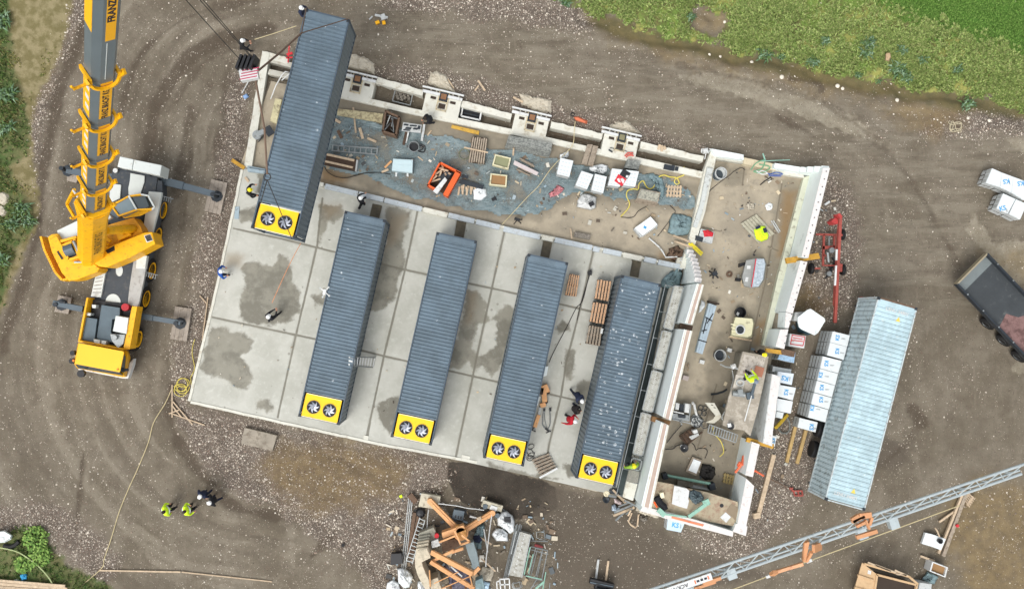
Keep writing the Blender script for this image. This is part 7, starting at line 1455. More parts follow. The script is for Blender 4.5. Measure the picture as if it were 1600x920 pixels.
item('orange_prop', 'orange steel prop leaning over the head of the lower side wall', 'steel prop', [('tube', mat('prop_orange', (224,112,78),.5, var=.08), lambda m: (m.tube(P(*kG((960,300))[0], 1.3), P(*kG((1130,402))[0], 2.5),.06,8), m.tube(P(*kG((960,305))[0], 1.3), P(*kG((1060,365))[0], 2.0),.10,8))),('tripod_leg', mat('prop_orange', (224,112,78)), lambda m: m.beam(P(*kG((965,310))[0], 1.5), P(*kG((975,252))[0], 1.2),.12,.1)),('tripod_leg', mat('prop_orange', (224,112,78)), lambda m: m.beam(P(*kG((965,310))[0], 1.5), P(*kG((915,375))[0], 1.0),.12,.1)),('tripod_leg', mat('prop_orange', (224,112,78)), lambda m: m.beam(P(*kG((950,300))[0], 1.5), P(*kG((935,325))[0], 1.2),.14,.12))])
item('chain', 'rusty chain running from the orange prop to the red tool', 'chain', [('chain', M_rust, lambda m: m.path([P(*q, .15) for q in kG((1150,410),(1200,435),(1260,465),(1330,498))], .03,5))])
item('red_trestle', 'small red steel frame near the corner of the pale container', 'steel frame', [('red_frame', M_red, lambda m: [m.beam(P(*kG(a)[0], .15), P(*kG(b)[0], .2),.08,.1) for a, b in (((1325,490),(1360,520)),((1340,515),(1415,515)),((1360,550),(1420,552)),((1415,510),(1425,555)),((1355,520),(1365,555)),((1385,512),(1395,552)),((1325,505),(1350,490)))])])
item('levelling_bar', 'long thin white bar across the platform in front of the lime jacket', 'bar', [('tube', M_cgrey, lambda m: m.tube(P(*kG2((352,300))[0], 3.6), P(*kG2((315,440))[0], 2.8),.09,8)),('tip', M_paint_w, lambda m: m.tube(P(*kG2((315,440))[0], 2.8), P(*kG2((250,675))[0], 2.56),.035,6))])
item('pump_motor', 'grey pump motor lying at the left edge of the platform', 'motor', [('body', M_steel, lambda m: (m.tube(P(*kG2((140,425))[0], 2.75), P(*kG2((250,440))[0], 2.75),.17,10), m.box(P(*kG2((200,415))[0], 2.7),(.3,.35,.3),.1))),('coupling', M_cgrey, lambda m: m.box(P(*kG2((290,445))[0], 2.5),(.4,.4,.25),.2))])
hose('hose_loop', 'grey hose loop on the pale patch of the platform', [kG2((210+32*math.cos(a),332+26*math.sin(a)))[0] for a in np.arange(0,12,.5)], .045, M_ks_side, 2.62)
item('brown_board', 'square reddish brown board on the platform', 'board', [('brown_board', mat('board_terracotta', (160,108,84),.8, var=.06), pxs(kG2((352,178),(430,200),(405,285),(322,262)),2.52,2.55))])
KP = 'block packs stacked along the right wing'
def qk(k, *L): return k(*L)
kP = K(5.11,1190,500)
block_pack('red printed white pack beside the dark tank', kP((228,108),(352,128),(340,225),(212,205)),0,1.2, group=KP, m_top=M_paint_w)
item('red_print', 'red printed grid on the top of the foil pack beside the dark tank', 'print', [('red_print', M_ink_r, lambda m: [m.beam(P(*kP(a)[0], 1.215), P(*kP(b)[0], 1.215),.05,.01) for a, b in (((240,118),(348,136)),((240,160),(330,170)),((232,190),(330,205)),((245,120),(230,195)),((345,140),(330,205)),((250,140),(325,152)))])])
block_pack('block pack with blue wrapping just below the rusty board', kP((150,262),(270,256),(258,342),(128,312)),0,1.3, group=KP, m_top=mat('wrap_blue', (150,180,206),.5, var=.35, scale=9, dirt=.3, dirt_rgb=(220,226,230)))
block_pack('plain grey pack half under the blue printed pack', kP((92,368),(238,395),(232,440),(85,410)),0,1.0, group=KP)
block_pack('block pack with a blue and red emblem print', kP((130,410),(258,428),(240,518),(118,492)),0,1.5, logo=[(.5,.5,.4)], group=KP, m_top=mat('wrap_white', (206,214,220),.5, var=.08), txt_rot=R(165))
block_pack('block pack at the upper end of the nicked wall, blue print upside down', kP((135,515),(275,540),(248,640),(118,605)),0,1.6, logo=[(.5,.5,.34)], group=KP, txt_rot=R(-100))
block_pack('block pack right below the one with the upside down print', kP((125,625),(250,648),(232,745),(120,722)),0,1.6, group=KP)
block_pack('short block pack above the yellow diagonal beam', kP((120,728),(178,740),(165,785),(112,775)),0,1.2, group=KP)
block_pack('narrow block pack at the lower end of the nicked wall', kF((1048,812),(1092,830),(1075,905),(1032,885)),0,1.4, logo=[(.5,.5,.3)], group=KP, txt_rot=R(-100))
rowsK = [((570,90),(705,122),(684,212),(547,176)),((547,179),(682,214),(655,316),(524,280)),((490,288),(640,325),(613,424),(468,384)),((467,388),(611,428),(588,520),(445,478)),((443,483),(586,523),(562,615),(421,575)),((419,580),(561,620),(537,712),(396,670)),((393,676),(534,716),(510,815),(372,776))]
ordn = ['uppermost', 'second', 'third', 'fourth', 'fifth', 'sixth', 'seventh']
lgs = [[(.35,.45,.32)], [(.5,.5,.32)], [(.25,.5,.32)], [(.12,.5,.32)], [(.32,.45,.32)], [(.45,.4,.32)], [(.12,.2,.32)]]
for i, q in enumerate(rowsK): block_pack('%s double stack of blocks, counted down the long row beside the pale container' % ordn[i], kP(*q),0,1.95, logo=lgs[i], group='long row of block packs beside the pale container', layers=4, txt_rot=R(-97 if i % 3 else 80))
block_pack('lowest pack of the long row, only half as high as the others', kP((305,780),(448,815),(430,895),(288,855)),0,1.0, logo=[(.72,.6,.36)], group='long row of block packs beside the pale container', txt_rot=R(-97))
kQ = K(7.667,1500,240)
for i, (q, lab, lg, rt) in enumerate(((((385,178),(500,228),(478,400),(310,350)), 'leftmost pack of the upper row of white packs at the right edge', None, 0),(((502,229),(640,280),(615,465),(482,402)), 'second pack of the upper row of white packs, blue print near its upper edge', [(.45,.45,.4)], 190),(((642,281),(790,335),(770,560),(618,466)), 'third pack of the upper row of white packs at the right edge', [(.6,.2,.4)], 190),
  (((518,478),(665,545),(572,720),(438,655)), 'left pack of the lower pair at the right edge, with blue print', [(.45,.85,.4)], 15),(((672,548),(800,605),(720,790),(588,722)), 'right pack of the lower pair at the right edge', None, 0))):
 block_pack(lab, kQ(*q),0,1.15, logo=lg, group='white block packs at the right edge', txt_rot=R(rt), m_top=mat('pack_white', (206,212,212)))
block_pack('block pack outside the lower end wall of the wing', kS((955,650),(1200,690),(1140,840),(935,800)),0,.9, logo=[(.5,.45,.4)], group=KP, txt_rot=R(-12), m_top=mat('wrap_paleblue', (186,204,214),.6, var=.06))
item('lidded_tank', 'dark petrol blue tank with a big white lid beside the tall side wall', 'tank', [('tank', mat('petrol_blue', (52,84,96),.5, var=.1), lambda m: hull(m, [(1243,504),(1262,494),(1278,503),(1276,515),(1262,524),(1246,519)], 0, [(1250,500),(1263,486),(1284,497),(1283,508),(1270,520),(1252,510)], 1.5)),('lid', M_white, lambda m: m.px([(1247,503),(1246,496),(1262,484),(1267,482.5),(1288,497),(1289.5,501),(1278,520),(1273,523.5),(1254,515),(1249,511)], 1.5,1.62)),('striped_panel', M_paint_w, lambda m: m.px([(1243,488),(1258,487),(1247,502),(1240,500)], .3,1.0))])
T_ = 'red'
item('conveyor_lift', 'red wheeled building hoist with a long inclined red and white rail', 'hoist', [('chassis', M_red, lambda m: [m.beam(P(*kH(a)[0], .6), P(*kH(b)[0], .6), w_, .12) for a, b, w_ in (((215,222),(480,230),.12),((290,225),(280,520),.12),((390,230),(385,345),.12),((275,350),(415,345),.2),((195,548),(255,548),.1),((280,420),(330,430),.1),((325,400),(330,490),.1),((280,520),(400,520),.08))]),
     ('rail', M_red, lambda m: m.beam(P(*kH((447,40))[0], 2.4), P(*kH((395,1065))[0], .9),.17,.2)),('rail_side', M_red, lambda m: m.beam(P(*kH((425,140))[0], 2.1), P(*kH((380,900))[0], .9),.06,.1)),('white_rail', M_paint_w, lambda m: (m.beam(P(*kH((412,365))[0], 2.1), P(*kH((408,470))[0], 2.0),.1,.1), m.beam(P(*kH((406,520))[0], 2.0), P(*kH((396,710))[0], 1.8),.1,.1))),
     ('head', mat('head_red', (170,60,58),.5, var=.2), lambda m: (m.px(kH((362,95),(400,60),(430,90),(420,125),(385,120)),1.5,2.2), m.px(kH((425,25),(445,20),(468,55),(445,75)),1.8,2.5))),('motor', M_steel, lambda m: (m.cyl(P(*kH((343,378))[0], .6),.17,.4,12), m.tube(P(*kH((325,395))[0], .8), P(*kH((335,490))[0], .8),.08,8), m.cyl(P(*kH((325,600))[0], .3),.16,.3,12), m.tube(P(*kH((340,240))[0], .7), P(*kH((340,330))[0], .7),.04,6))),('counterweight', M_red, lambda m: m.px(kH((425,500),(470,505),(465,580),(425,578)),.4,1.0)),
     ('cable_mass', M_blackp, lambda m: [m.path([P(*q, .5) for q in kH(*L_)], .07,6) for L_ in (((330,520),(360,540),(390,500),(350,570)),((300,640),(340,610),(370,560)),((370,440),(395,480),(380,530)))])]+[('wheel', M_black, (lambda c_: lambda m: m.lathe((0,0,0), [(.1,-.1),(.32,-.1),(.36,0),(.32,.1),(.1,.1)], 20, Matrix.Translation(P(*kH(c_)[0], .36)) @ Matrix.Rotation(R(90),4, 'Y')))(c)) for c in ((168,550),(470,560),(465,225))])
kR = K(5.11,1480,380)
A0, A1 = P(1494.7,443.6,1.5), P(1541.6,396.6,1.5); dv = (P(1597.4,452.4,1.5)-A1).normalized(); wv = (A0-A1).normalized(); Wd = (A0-A1).length; L_ = 8.6
dv = (dv-wv*dv.dot(wv)).normalized()
t = thing('flatbed_trailer', 'dark grey tipping trailer with a wet reddish patch, cut by the right edge', 'trailer', (A1.x, A1.y, 0))
def fb(u, v, z): p = A1+dv*u+wv*v; return Vector((p.x, p.y, z))
def bm_(fn, name, m, par=None): mb = MB(); fn(mb); return mb.build(name, m, par or t, world=True)
fbp = lambda m, u0, u1, v0, v1, z0, z1: m.prism([fb(u0, v0,0).xy, fb(u1, v0,0).xy, fb(u1, v1,0).xy, fb(u0, v1,0).xy], z0, z1)
bm_(lambda m: fbp(m, 0, L_, 0, Wd, 1.1,1.25), 'bed', mat('bed_dark', (66,70,72),.35,.2, var=.15, scale=1, dirt=.25, dirt_rgb=(104,108,106)))
bm_(lambda m: (fbp(m, .07,.75,.05, Wd-.05,1.25,1.256), ), 'dry_strip', mat('bed_dry', (116,124,124),.6,.2, var=.1, scale=2))
bm_(lambda m: m.prism([fb(*q, 0).xy for q in ((3.9, Wd-.1),(3.6,1.6),(4.3,1.2),(4.6,.6),(5.4,.2),(L_, .2),(L_, Wd-.1))], 1.25,1.257), 'rust_patch', mat('bed_rust', (124,96,92),.4, var=.3, scale=1.6, dirt=.6, dirt_rgb=(84,60,56)))
for v in (0, Wd): bm_(lambda m: (m.beam(fb(0, v, 1.4), fb(L_, v, 1.4),.08,.35), m.beam(fb(0, v, 1.58), fb(L_, v, 1.58),.12,.05)), 'side_rail', M_steel_d)
bm_(lambda m: m.beam(fb(0,0,1.4), fb(0, Wd, 1.4),.09,.4), 'tailboard', mat('tail_pale', (150,140,116),.7, var=.1))
bm_(lambda m: [m.cyl(fb(u, v, 1.6),.05,.05,8) for u in (.9,2.3,3.7,5.0) for v in (0, Wd)], 'lashing_ring', M_steel)
bm_(lambda m: (m.beam(fb(.2,.7,.9), fb(L_, .7,.9),.12,.35), m.beam(fb(.2, Wd-.7,.9), fb(L_, Wd-.7,.9),.12,.35)), 'chassis', M_steel_d)
for q in ((1546.5,501.3),(1572,526.8),(1596.5,551)):
 c = P(*q, .5); u = (c-A1).dot(dv)
 for s, v in ((0, Wd-.02),(1,.02)):
  cc_ = fb(u, v, .5); Mx = Matrix.Translation(cc_) @ Matrix.Rotation(math.atan2(wv.y, wv.x),4, 'Z') @ Matrix.Rotation(R(90 if s == 0 else -90),4, 'Y')
  wh = bm_(lambda m: m.lathe((0,0,-.30), [(.26,0),(.48,.02),(.5,.08),(.5,.26),(.46,.3),(.26,.3)], 24, Mx), 'wheel', M_black); bm_(lambda m: m.lathe((0,0,-.30), [(.06,.25),(.24,.27),(.26,.31),(.26,.2)], 20, Mx), 'rim', M_steel, wh)
for lab, a, b, w_, mt in (('long pale beam ending in a lump beside the lower side wall', (1209,710),(1184,806),.26, M_wood),('left one of the two timbers sticking out from under the block row', (1243,664),(1229,722),.2, mat('timber_ochre', (178,150,100),.8, var=.15, scale=4, dirt=.3)),('right one of the two timbers sticking out from under the block row', (1259,672),(1245,724),.2, mat('timber_ochre', (178,150,100)))):
 item('long_timber', lab, 'timber', [('long_timber', mt, lambda m: (m.beam(P(*a, .12), P(*b, .12), w_, .16),))])
item('timber_lump', 'pale knobbly lump at the lower end of the long pale beam', 'wood block', [('timber_lump', M_wood, lambda m: m.box(P(1181,804,0),(.4,.34,.26),.2))])
item('yellow_beam', 'yellow diagonal beam between block packs and gravel', 'beam', [('yellow_beam', mat('beam_yellow', (196,164,52),.7, var=.1), lambda m: m.beam(P(1212,668,.9), P(1230,648,.2),.18,.16))])
hose('grey_hose', 'flat grey hose loop on the gravel under the block row', [(1218,655),(1216,668),(1222,676),(1232,674),(1234,662),(1230,652)], .05, mat('hose_grey', (110,114,110),.6),.08)
item('small_block', 'short pale piece of timber beside the tall side wall', 'timber', [('small_block', M_paint_w, lambda m: m.beam(P(1289,320,.1), P(1296,315,.1),.13,.12))])
hose('green_wire', 'pale coiled wire on the mud in the upper right', [(1492+8*math.cos(a*1.3)+3*math.cos(a*2.7),198+7*math.sin(a)+3*math.sin(a*3.1)) for a in np.arange(0,18,.4)], .025, mat('wire_pale', (176,166,140),.8),.12, 'wire')
t = thing('scaffold_walkway', 'narrow grey scaffold walkway between the spotted container and the tallest wall', 'scaffold', P(1010,600,.25))
M_plank = mat('scaffold_plank', (176,176,168),.8,.1, var=.12, scale=3, dirt=.5, dirt_rgb=(118,112,98)); DK = 2.1
decks = [((1053,445),(1069,448),(1051.5,517),(1035.5,512)),((1034.5,515),(1051,519),(1036.5,579),(1019.5,575)),((1018.5,577),(1036,582),(1020,645),(1002.5,641)),((1001.5,643),(1019.5,648),(1004.5,713),(988,709))]
for q in decks:
 q = list(q); mb = MB(); mb.px(sub(q, .1,.9,.01,.99), DK-.05, DK); d_ = mb.build('deck_panel', M_plank, t, world=True)
 mb = MB()
 for s in (sub(q, 0,.1,0,1), sub(q, .9,1,0,1), sub(q, 0,1,0,.02), sub(q, 0,1,.98,1)): mb.px(s, DK-.07, DK+.02)
 mb.build('deck_rim', M_steel, d_, world=True)
 mb = MB()
 for i in range(22): a, b = bil(q, .38+.02*(i % 2),.03+i*.044), bil(q, .5+.02*(i % 2),.045+i*.044); mb.beam(P(*a, DK+.008), P(*b, DK+.008),.03,.012)
 mb.build('grip_pattern', M_paint_w, d_, world=True)
q = [(987,714),(1004,718),(1000,736),(983,732)]
mb = MB(); [mb.px(s, DK-.07, DK+.02) for s in (sub(q, 0,.1,0,1), sub(q, .9,1,0,1), sub(q, 0,1,0,.1), sub(q, 0,1,.92,1))]; mb.build('hatch_frame', M_steel, t, world=True)
mb = MB(); mb.px([(983,733),(999.5,737),(996,755),(979,751)], DK-.05, DK); mb.build('deck_panel', mat('plank_speckled', (138,136,128),.9, var=.3, scale=10), t, world=True)
mb = MB(); mb.px([(979,752),(996,756),(989,782),(973,776)], DK-.05, DK); mb.build('deck_panel', M_conc_w, t, world=True)
for i in range(9):
 a = lp((1051,448),(975,775), i/8); b = (a[0]-11, a[1]-2.5)
 mb = MB(); mb.tube(P(a[0], a[1], .25), P(a[0], a[1], DK-.05),.03,6); mb.build('standard', M_steel, t, world=True)
 mb = MB(); mb.tube(P(b[0]+1, b[1], .25), P(b[0], b[1], 3.1),.03,6); mb.build('standard', M_steel, t, world=True)
 mb = MB(); mb.tube(P(a[0], a[1], DK-.1), P(b[0], b[1], DK-.1),.025,6); mb.build('ledger', M_steel, t, world=True)
for z in (1.1,2.0,2.6,3.05):
 mb = MB(); mb.tube(P(1040-z*.2,446, z), P(964-z*.2,772, z),.025,6); mb.build('guard_rail', M_steel_d if z < 2.5 else M_steel, t, world=True)
item('gap_shade_sheet', 'dark greenish sheet painted as the shade in the gap under the scaffold rails', 'shade sheet', [('gap_shade_sheet', mat('gap_shade_dark', (58,70,70),.6, var=.25, scale=3), pxs([(1036,446),(1050,449),(972,776),(962,770)], .26,.29))])  # flat dark sheet that paints the shade in the gap beside the walkway
item('corner_joint_board', 'reddish board between walkway and tallest wall near its lower end', 'board', [('corner_joint_board', mat('board_red', (116,74,66),.85, var=.15), pxs([(1000,747),(1003,752),(998,771),(993,768)], .3,1.6))])
def pal(label, q, z0, n_layers, m=None, n=5, group=None):
 q = list(q); t = item('wooden_pallet', label, 'pallet', [('deck_boards', m or mat('pallet_warm', (186,150,118),.85, var=.22, scale=6, dirt=.3, dirt_rgb=(130,92,70)), boards(q, n, z0+.144*n_layers-.022, z0+.144*n_layers, .38, 'v', .04,2)),('stack_body', M_wood_d, lambda m_: [m_.px(sub(q, .02,.98, v0, v1), z0+.144*l_, z0+.144*l_+.12) for l_ in range(n_layers) for v0, v1 in ((.02,.12),(.45,.55),(.88,.98))])], group)
 return t
pal('short stack of pallets touching the third standing container', [(890,427),(906,430),(901,464),(882,462)], .27,4)
pal('upper stack of pallets left of the spotted container', [(933,436),(956,439),(951,471),(928,467)], .27,7, group='pallet stacks left of the spotted container')
pal('middle stack of pallets left of the spotted container', [(926,471),(950,475),(944,507),(920,503)], .27,7, group='pallet stacks left of the spotted container')
pal('lower stack of pallets left of the spotted container, with greyer boards', [(920,507),(942,511),(938,541),(914,537)], .27,6, M_wood_g, group='pallet stacks left of the spotted container')
item('white_batten', 'white batten on the lower pallet stack', 'batten', [('white_batten', M_paint_w, lambda m: m.beam(P(941,513,1.2), P(939.5,521,1.2),.13,.06))])
pal('slanted grey pallet at the lower edge of the pads', [(829,714),(858,707),(871,731),(842,745)], .27,1, M_wood_g, 6) if False else item('slanted_pallet', 'slanted grey slatted pallet with a white batten at the lower edge of the pads', 'pallet', [('slats', M_wood_g, boards([(830,717),(857,707),(871,733),(845,746)], 6,.36,.40,.35, 'u')),('stringers', M_wood_d, boards([(831,719),(856,710),(869,732),(846,744)], 3,.25,.36,.6, 'v')),('white_batten', M_paint_w, lambda m: m.beam(P(843,746,.42), P(871,731,.42),.12,.08))])
item('door_stop_block', 'small pale plate stuck to the side of the third standing container', 'plate', [('door_stop_block', M_white, lambda m: m.px([(851,573),(857,572),(854,587),(849,588)], .27,.9))])
item('lifting_gear', 'orange chain hoist lying beside the third standing container', 'hoist', [('hoist_body', M_orange, lambda m: (m.box(P(851,607,.27),(.45,.5,.35),.4), m.box(P(850,620,.27),(.3,.55,.3),.1), m.box(P(848,632,.27),(.35,.25,.2),.3))),('chain_bag', M_cap_dark, lambda m: (m.box(P(845.5,610,.27),(.22,.4,.35),-.2), m.box(P(856,611,.3),(.16,.3,.2),.3), m.cyl(P(853,627,.28),.12,.15,10))),('chain', M_wood, lambda m: m.path([P(*q, .36) for q in ((851,622),(849,628),(852,633),(848,636))], .06,5))])
item('orange_lifting_beam', 'tapered orange bar ending in a black hook beside the third standing container', 'lifting bar', [('bar', M_orange, lambda m: m.beam(P(842,648,.4), P(835.5,667,.4),.22,.14)),('upper_link', M_ks_side, lambda m: m.beam(P(844,636,.36), P(842,648,.36),.14,.08)),('hook', M_blackp, lambda m: (m.beam(P(834.5,666,.4), P(830,671,.36),.16,.1), m.beam(P(830,671,.36), P(837,674,.36),.06,.06)))])
item('chain_fork', 'grey two-legged chain sling laid out on the concrete', 'chain sling', [('chain_leg', M_steel, lambda m: m.path([P(*q, .31) for q in ((850,639),(848,650),(847.5,662),(850,667),(855,671))], .035,5)),('chain_leg', M_steel, lambda m: m.path([P(*q, .31) for q in ((859,637),(859.5,650),(859.5,662),(858,667),(855,671))], .035,5)),('chain_leg', M_steel, lambda m: m.path([P(*q, .31) for q in ((851,640),(851,655),(854,668))], .025,5)),('end_ring', M_blackp, lambda m: (m.beam(P(852,669,.33), P(858,674,.33),.1,.08), m.beam(P(853,676,.32), P(861,673,.32),.05,.05))),('shackle', M_blackp, lambda m: (m.beam(P(850.5,638,.33), P(850,642,.33),.12,.1), m.beam(P(859.5,637,.33), P(860,642,.33),.12,.1)))])
item('white_hose_end', 'white pipe lying along the foot of the third standing container', 'pipe', [('white_hose_end', M_white, lambda m: m.path([P(*q, .34) for q in ((843,619),(841,626),(838.5,633))], .07,6))])
hose('wire_loops', 'loops of thin black wire beside the fan cover of the third standing container', [(829+5*math.cos(a)+1.5*math.cos(.4*a),706+10*math.sin(.37*a)+4*math.sin(a)) for a in np.arange(0,26,.4)], .018, M_cable, .3, 'wire')
item('black_socket', 'black plug box standing on the pads above the pallet stacks', 'plug box', [('black_socket', M_blackp, lambda m: (m.box(P(921,427,.27),(.24,.26,.3),.2,.8), m.box(P(923,424,.4),(.1,.2,.12),.2)))])
hose('black_cable', 'black cable from the plug box down to the third standing container', [(921,428),(918,440),(910,470),(900,482),(886,510),(866,548),(858,566)], .022, M_cable, .3, 'cable')
hose('black_cable', 'second black cable from the plug box along the slab joint', [(922,428),(915,450),(906,480),(902,500)], .022, M_cable, .3, 'cable')
hose('orange_guide_line', 'thin orange line from the person in black to the lifted container', [(425,473),(442,435),(458,402),(470,380)], .02, M_line_o, 1.4, 'line')
item('aluminium_stair', 'tapering aluminium stair frame leaning on the left standing container', 'stair frame', [('rail', M_steel, lambda m: m.beam(P(546,557,2.8), P(586,558.5,.4),.06,.08)),('rail', M_steel, lambda m: m.beam(P(545.5,571,2.8), P(582,573.5,.4),.06,.08)),('treads', M_paint_w, lambda m: [m.beam(P(546+i*4.4,557+i*.15,2.8-i*.27), P(545.5+i*4.1,571+i*.3,2.8-i*.27),.07 if i < 4 else .05,.05) for i in range(10)]),('top_landing', M_paint_w, lambda m: m.px([(546,559),(554,560),(552,569),(545,568)], 2.75,2.82))])
item('concrete_mat', 'flat mottled concrete mat lying below the lower left part of the pads', 'concrete mat', [('concrete_mat', mat('mat_concrete', (150,142,128),.9, var=.12, dirt=.5, dirt_rgb=(110,100,86)), pxs([(381.8,668),(433,680),(425.3,704.4),(376.6,692.2)], -.02,.28))])
for i, (x, y, w_) in enumerate(((727.5,693,.5),(572,664,.3))): item('concrete_step', ['small rounded concrete step at the lower pad edge, left of the third fan cover', 'small joint block at the lower pad edge beside the left fan cover'][i], 'concrete step', [('concrete_step', M_conc_w, lambda m: m.box(P(x, y+22 if i == 0 else y+20,.1),(w_, .35,.18), AX))])
item('rope_pulled', 'pale guide rope from the person in dark clothes to the lifted container', 'rope', [('rope_pulled', M_rope, lambda m: m.path([P(398,62,1.3), P(430,52,2.4), P(463,41,4.3)], .02,5))])
hose('long_rope', 'long pale rope lying from the pad corner down to the lower left', [(268,608),(258,630),(240,660),(232,690),(216,730),(200,765),(186,800),(174,840),(163,872),(158,888),(120,920),(100,935)], .026, M_rope, .03, 'rope')
hose('rope_coil', 'loose coil of yellowish rope on the gravel at the pad corner', [(284+9*math.cos(a)+3*math.cos(.31*a),604+8*math.sin(a)+7*math.sin(.23*a)) for a in np.arange(0,30,.4)], .022, M_hose_y, .06, 'rope')
hose('gravel_hose', 'yellowish hose beside the pads above the rope coil', [(304,530),(300,550),(304,575),(298,590),(300,604)], .022, M_hose_y, .05, 'hose')
item('stick_frame', 'fallen frame of thin white battens on the gravel below the rope coil', 'batten frame', [('batten', M_wood, (lambda a, b: lambda m: m.beam(P(*a, .06), P(*b, .08),.07,.05))(a, b)) for a, b in (((269,601),(269,652)),((270,627),(301,663)),((266,645),(320,664)),((268,632),(284,652)),((264,646),(280,640)))])
item('gravel_stick', 'long thin stick on the gravel left of the pads', 'stick', [('gravel_stick', M_wood, lambda m: m.beam(P(325,464,.06), P(316,532,.06),.07,.05))])
item('gravel_stick', 'short forked stick above the long thin stick left of the pads', 'stick', [('gravel_stick', M_wood, lambda m: m.beam(P(312,462,.06), P(323,474,.06),.07,.05))])
item('long_lath', 'very long pale lath along the lower edge of the picture', 'lath', [('long_lath', M_wood, lambda m: (m.beam(P(155,890.5,.05), P(282,893,.05),.09,.05),))]); item('long_lath', 'second long pale lath continuing to the right of the first', 'lath', [('long_lath', M_wood, lambda m: m.beam(P(284,893,.05), P(425,908,.05),.07,.05))])
hose('green_hose', 'pale green hose curving through the weeds in the lower left corner', [(-10,854),(10,857),(30,863),(50,876),(66,890),(80,908),(88,930)], .04, mat('hose_palegreen', (170,182,130),.6),.3)
item('white_canister', 'white angular canister lying in the weeds at the left edge', 'canister', [('shell', M_white, lambda m: hull(m, [(-6,830),(8,828),(20,836),(18,842),(8,847),(-6,848)], .1, [(-5,831),(6,830),(17,836),(15,840),(7,845),(-5,846)], .5)),('lid', M_paint_w, pxs([(-4,838),(6,839),(6,845),(-4,845)], .5,.54))])
item('tyre_piece', 'curved piece of black rubber beside the white canister', 'rubber piece', [('tyre_piece', M_black, lambda m: m.path([P(*q, .15) for q in ((6,852),(16,854),(24,851),(30,845))], .14,6))])
item('plank_pile', 'pile of long pale planks cut off by the lower left corner', 'plank pile', [('plank', M_wood, (lambda i: lambda m: m.beam(P(-20,905+i*5,.35), P(102-i*2+(i % 2)*5,915+i*4.5,.35),.16,.08))(i)) for i in range(5)])
crumple('blue_cloth', 'bright blue cloth with white foil in the weeds', 'cloth', [(31,898),(37,894),(43,897),(42,905),(33,907)], .1,.25, mat('cloth_cyan', (60,160,210),.7, var=.1),41, amp=.8)
crumple('white_foil_scrap', 'small white foil scrap beside the bright blue cloth', 'foil', [(18,908),(28,902),(32,908),(22,914),(6,918)], .1,.2, M_sheet_w, 42, amp=1.2)
for i, (x, y, r_) in enumerate(((6,311,.42),(4,330,.36))): item('flat_boulder', ['upper one of two pale flat boulders at the left edge', 'lower one of two pale flat boulders at the left edge'][i], 'boulder', [('flat_boulder', M_spill, lambda m: m.lathe(P(x, y, -.05), [(r_, 0),(r_*1.05,.15),(r_*.8,.32),(r_*.3,.36),(.001,.36)], 9))])
item('tan_boulder', 'tan upright boulder in the grass of the upper right bank', 'boulder', [('tan_boulder', mat('boulder_tan', (176,150,118),.9, var=.12, bump=.6), lambda m: hull(m, [(1383,84),(1391,82),(1393,90),(1389,97),(1382,95)], .1, [(1384.5,84),(1390,83),(1391.5,89),(1388,95),(1384,94)], .6))])
for i, (x, y, r_) in enumerate(((1108,86,.14),(1125,89,.13),(1174,98,.17),(1221,121,.2),(1308,135,.2),(1316,139,.16),(1132,35,.14),(1545,189,.16),(1512,185,.14),(1401,157,.18))):
 item('white_stone', ['white stone at the ditch, leftmost of the row', 'white stone second from left along the ditch', 'white stone just left of the first bluish weed', 'pale stone on the road side of the ditch', 'big white stone at the road edge below the bank weeds', 'white stone touching the big one at the road edge', 'white stone on the bare molehill of the bank', 'white stone on the dark gravel strip at the right', 'pale stone left of the dark gravel strip', 'pale stone at the ochre mud patch'][i], 'stone', [('white_stone', M_stone if False else mat('stone_white', (214,206,190),.85, var=.1, rand=.1), lambda m: m.lathe(P(x, y, gz(x, y)-.03), [(r_*.7,0),(r_*.72, r_*.4),(r_*.4, r_*.7),(.001, r_*.75)], 7))], 'white stones along the ditch')
M_weed = rand_island_mat('blue_weed', [(72,98,70),(96,122,92),(136,160,132),(80,106,62),(94,118,66)])
def weed(label, x, y, s, seed, group='large bluish weeds'):
 r = random.Random(seed); mb = MB(); z = gz(x, y); s *= .72; n = int(60*s+12)
 for k in range(n):
  a = r.random()*6.28; l_ = s*(.25+.55*r.random()); el = .25+.6*r.random(); w_ = .03+.04*r.random()*s; off = Vector(((r.random()-.5)*s*.9,(r.random()-.5)*s*.7,0))
  d = Vector((math.cos(a), math.sin(a),0)); sd_ = Vector((-d.y, d.x, 0)); b = P(x, y, z)+off
  p = [b+Vector((0,0,.05)), b+d*l_*.5+Vector((0,0, el*.5*s+.1)), b+d*l_+Vector((0,0, el*.35*s+.05))]
  mb.add([p[0]-sd_*w_*.3, p[0]+sd_*w_*.3, p[1]+sd_*w_, p[2], p[1]-sd_*w_], [(0,1,2,4),(4,2,3)])
 o = mb.build('leafy_weed', M_weed, None, world=True); tag(o, label, 'weed', group); return o
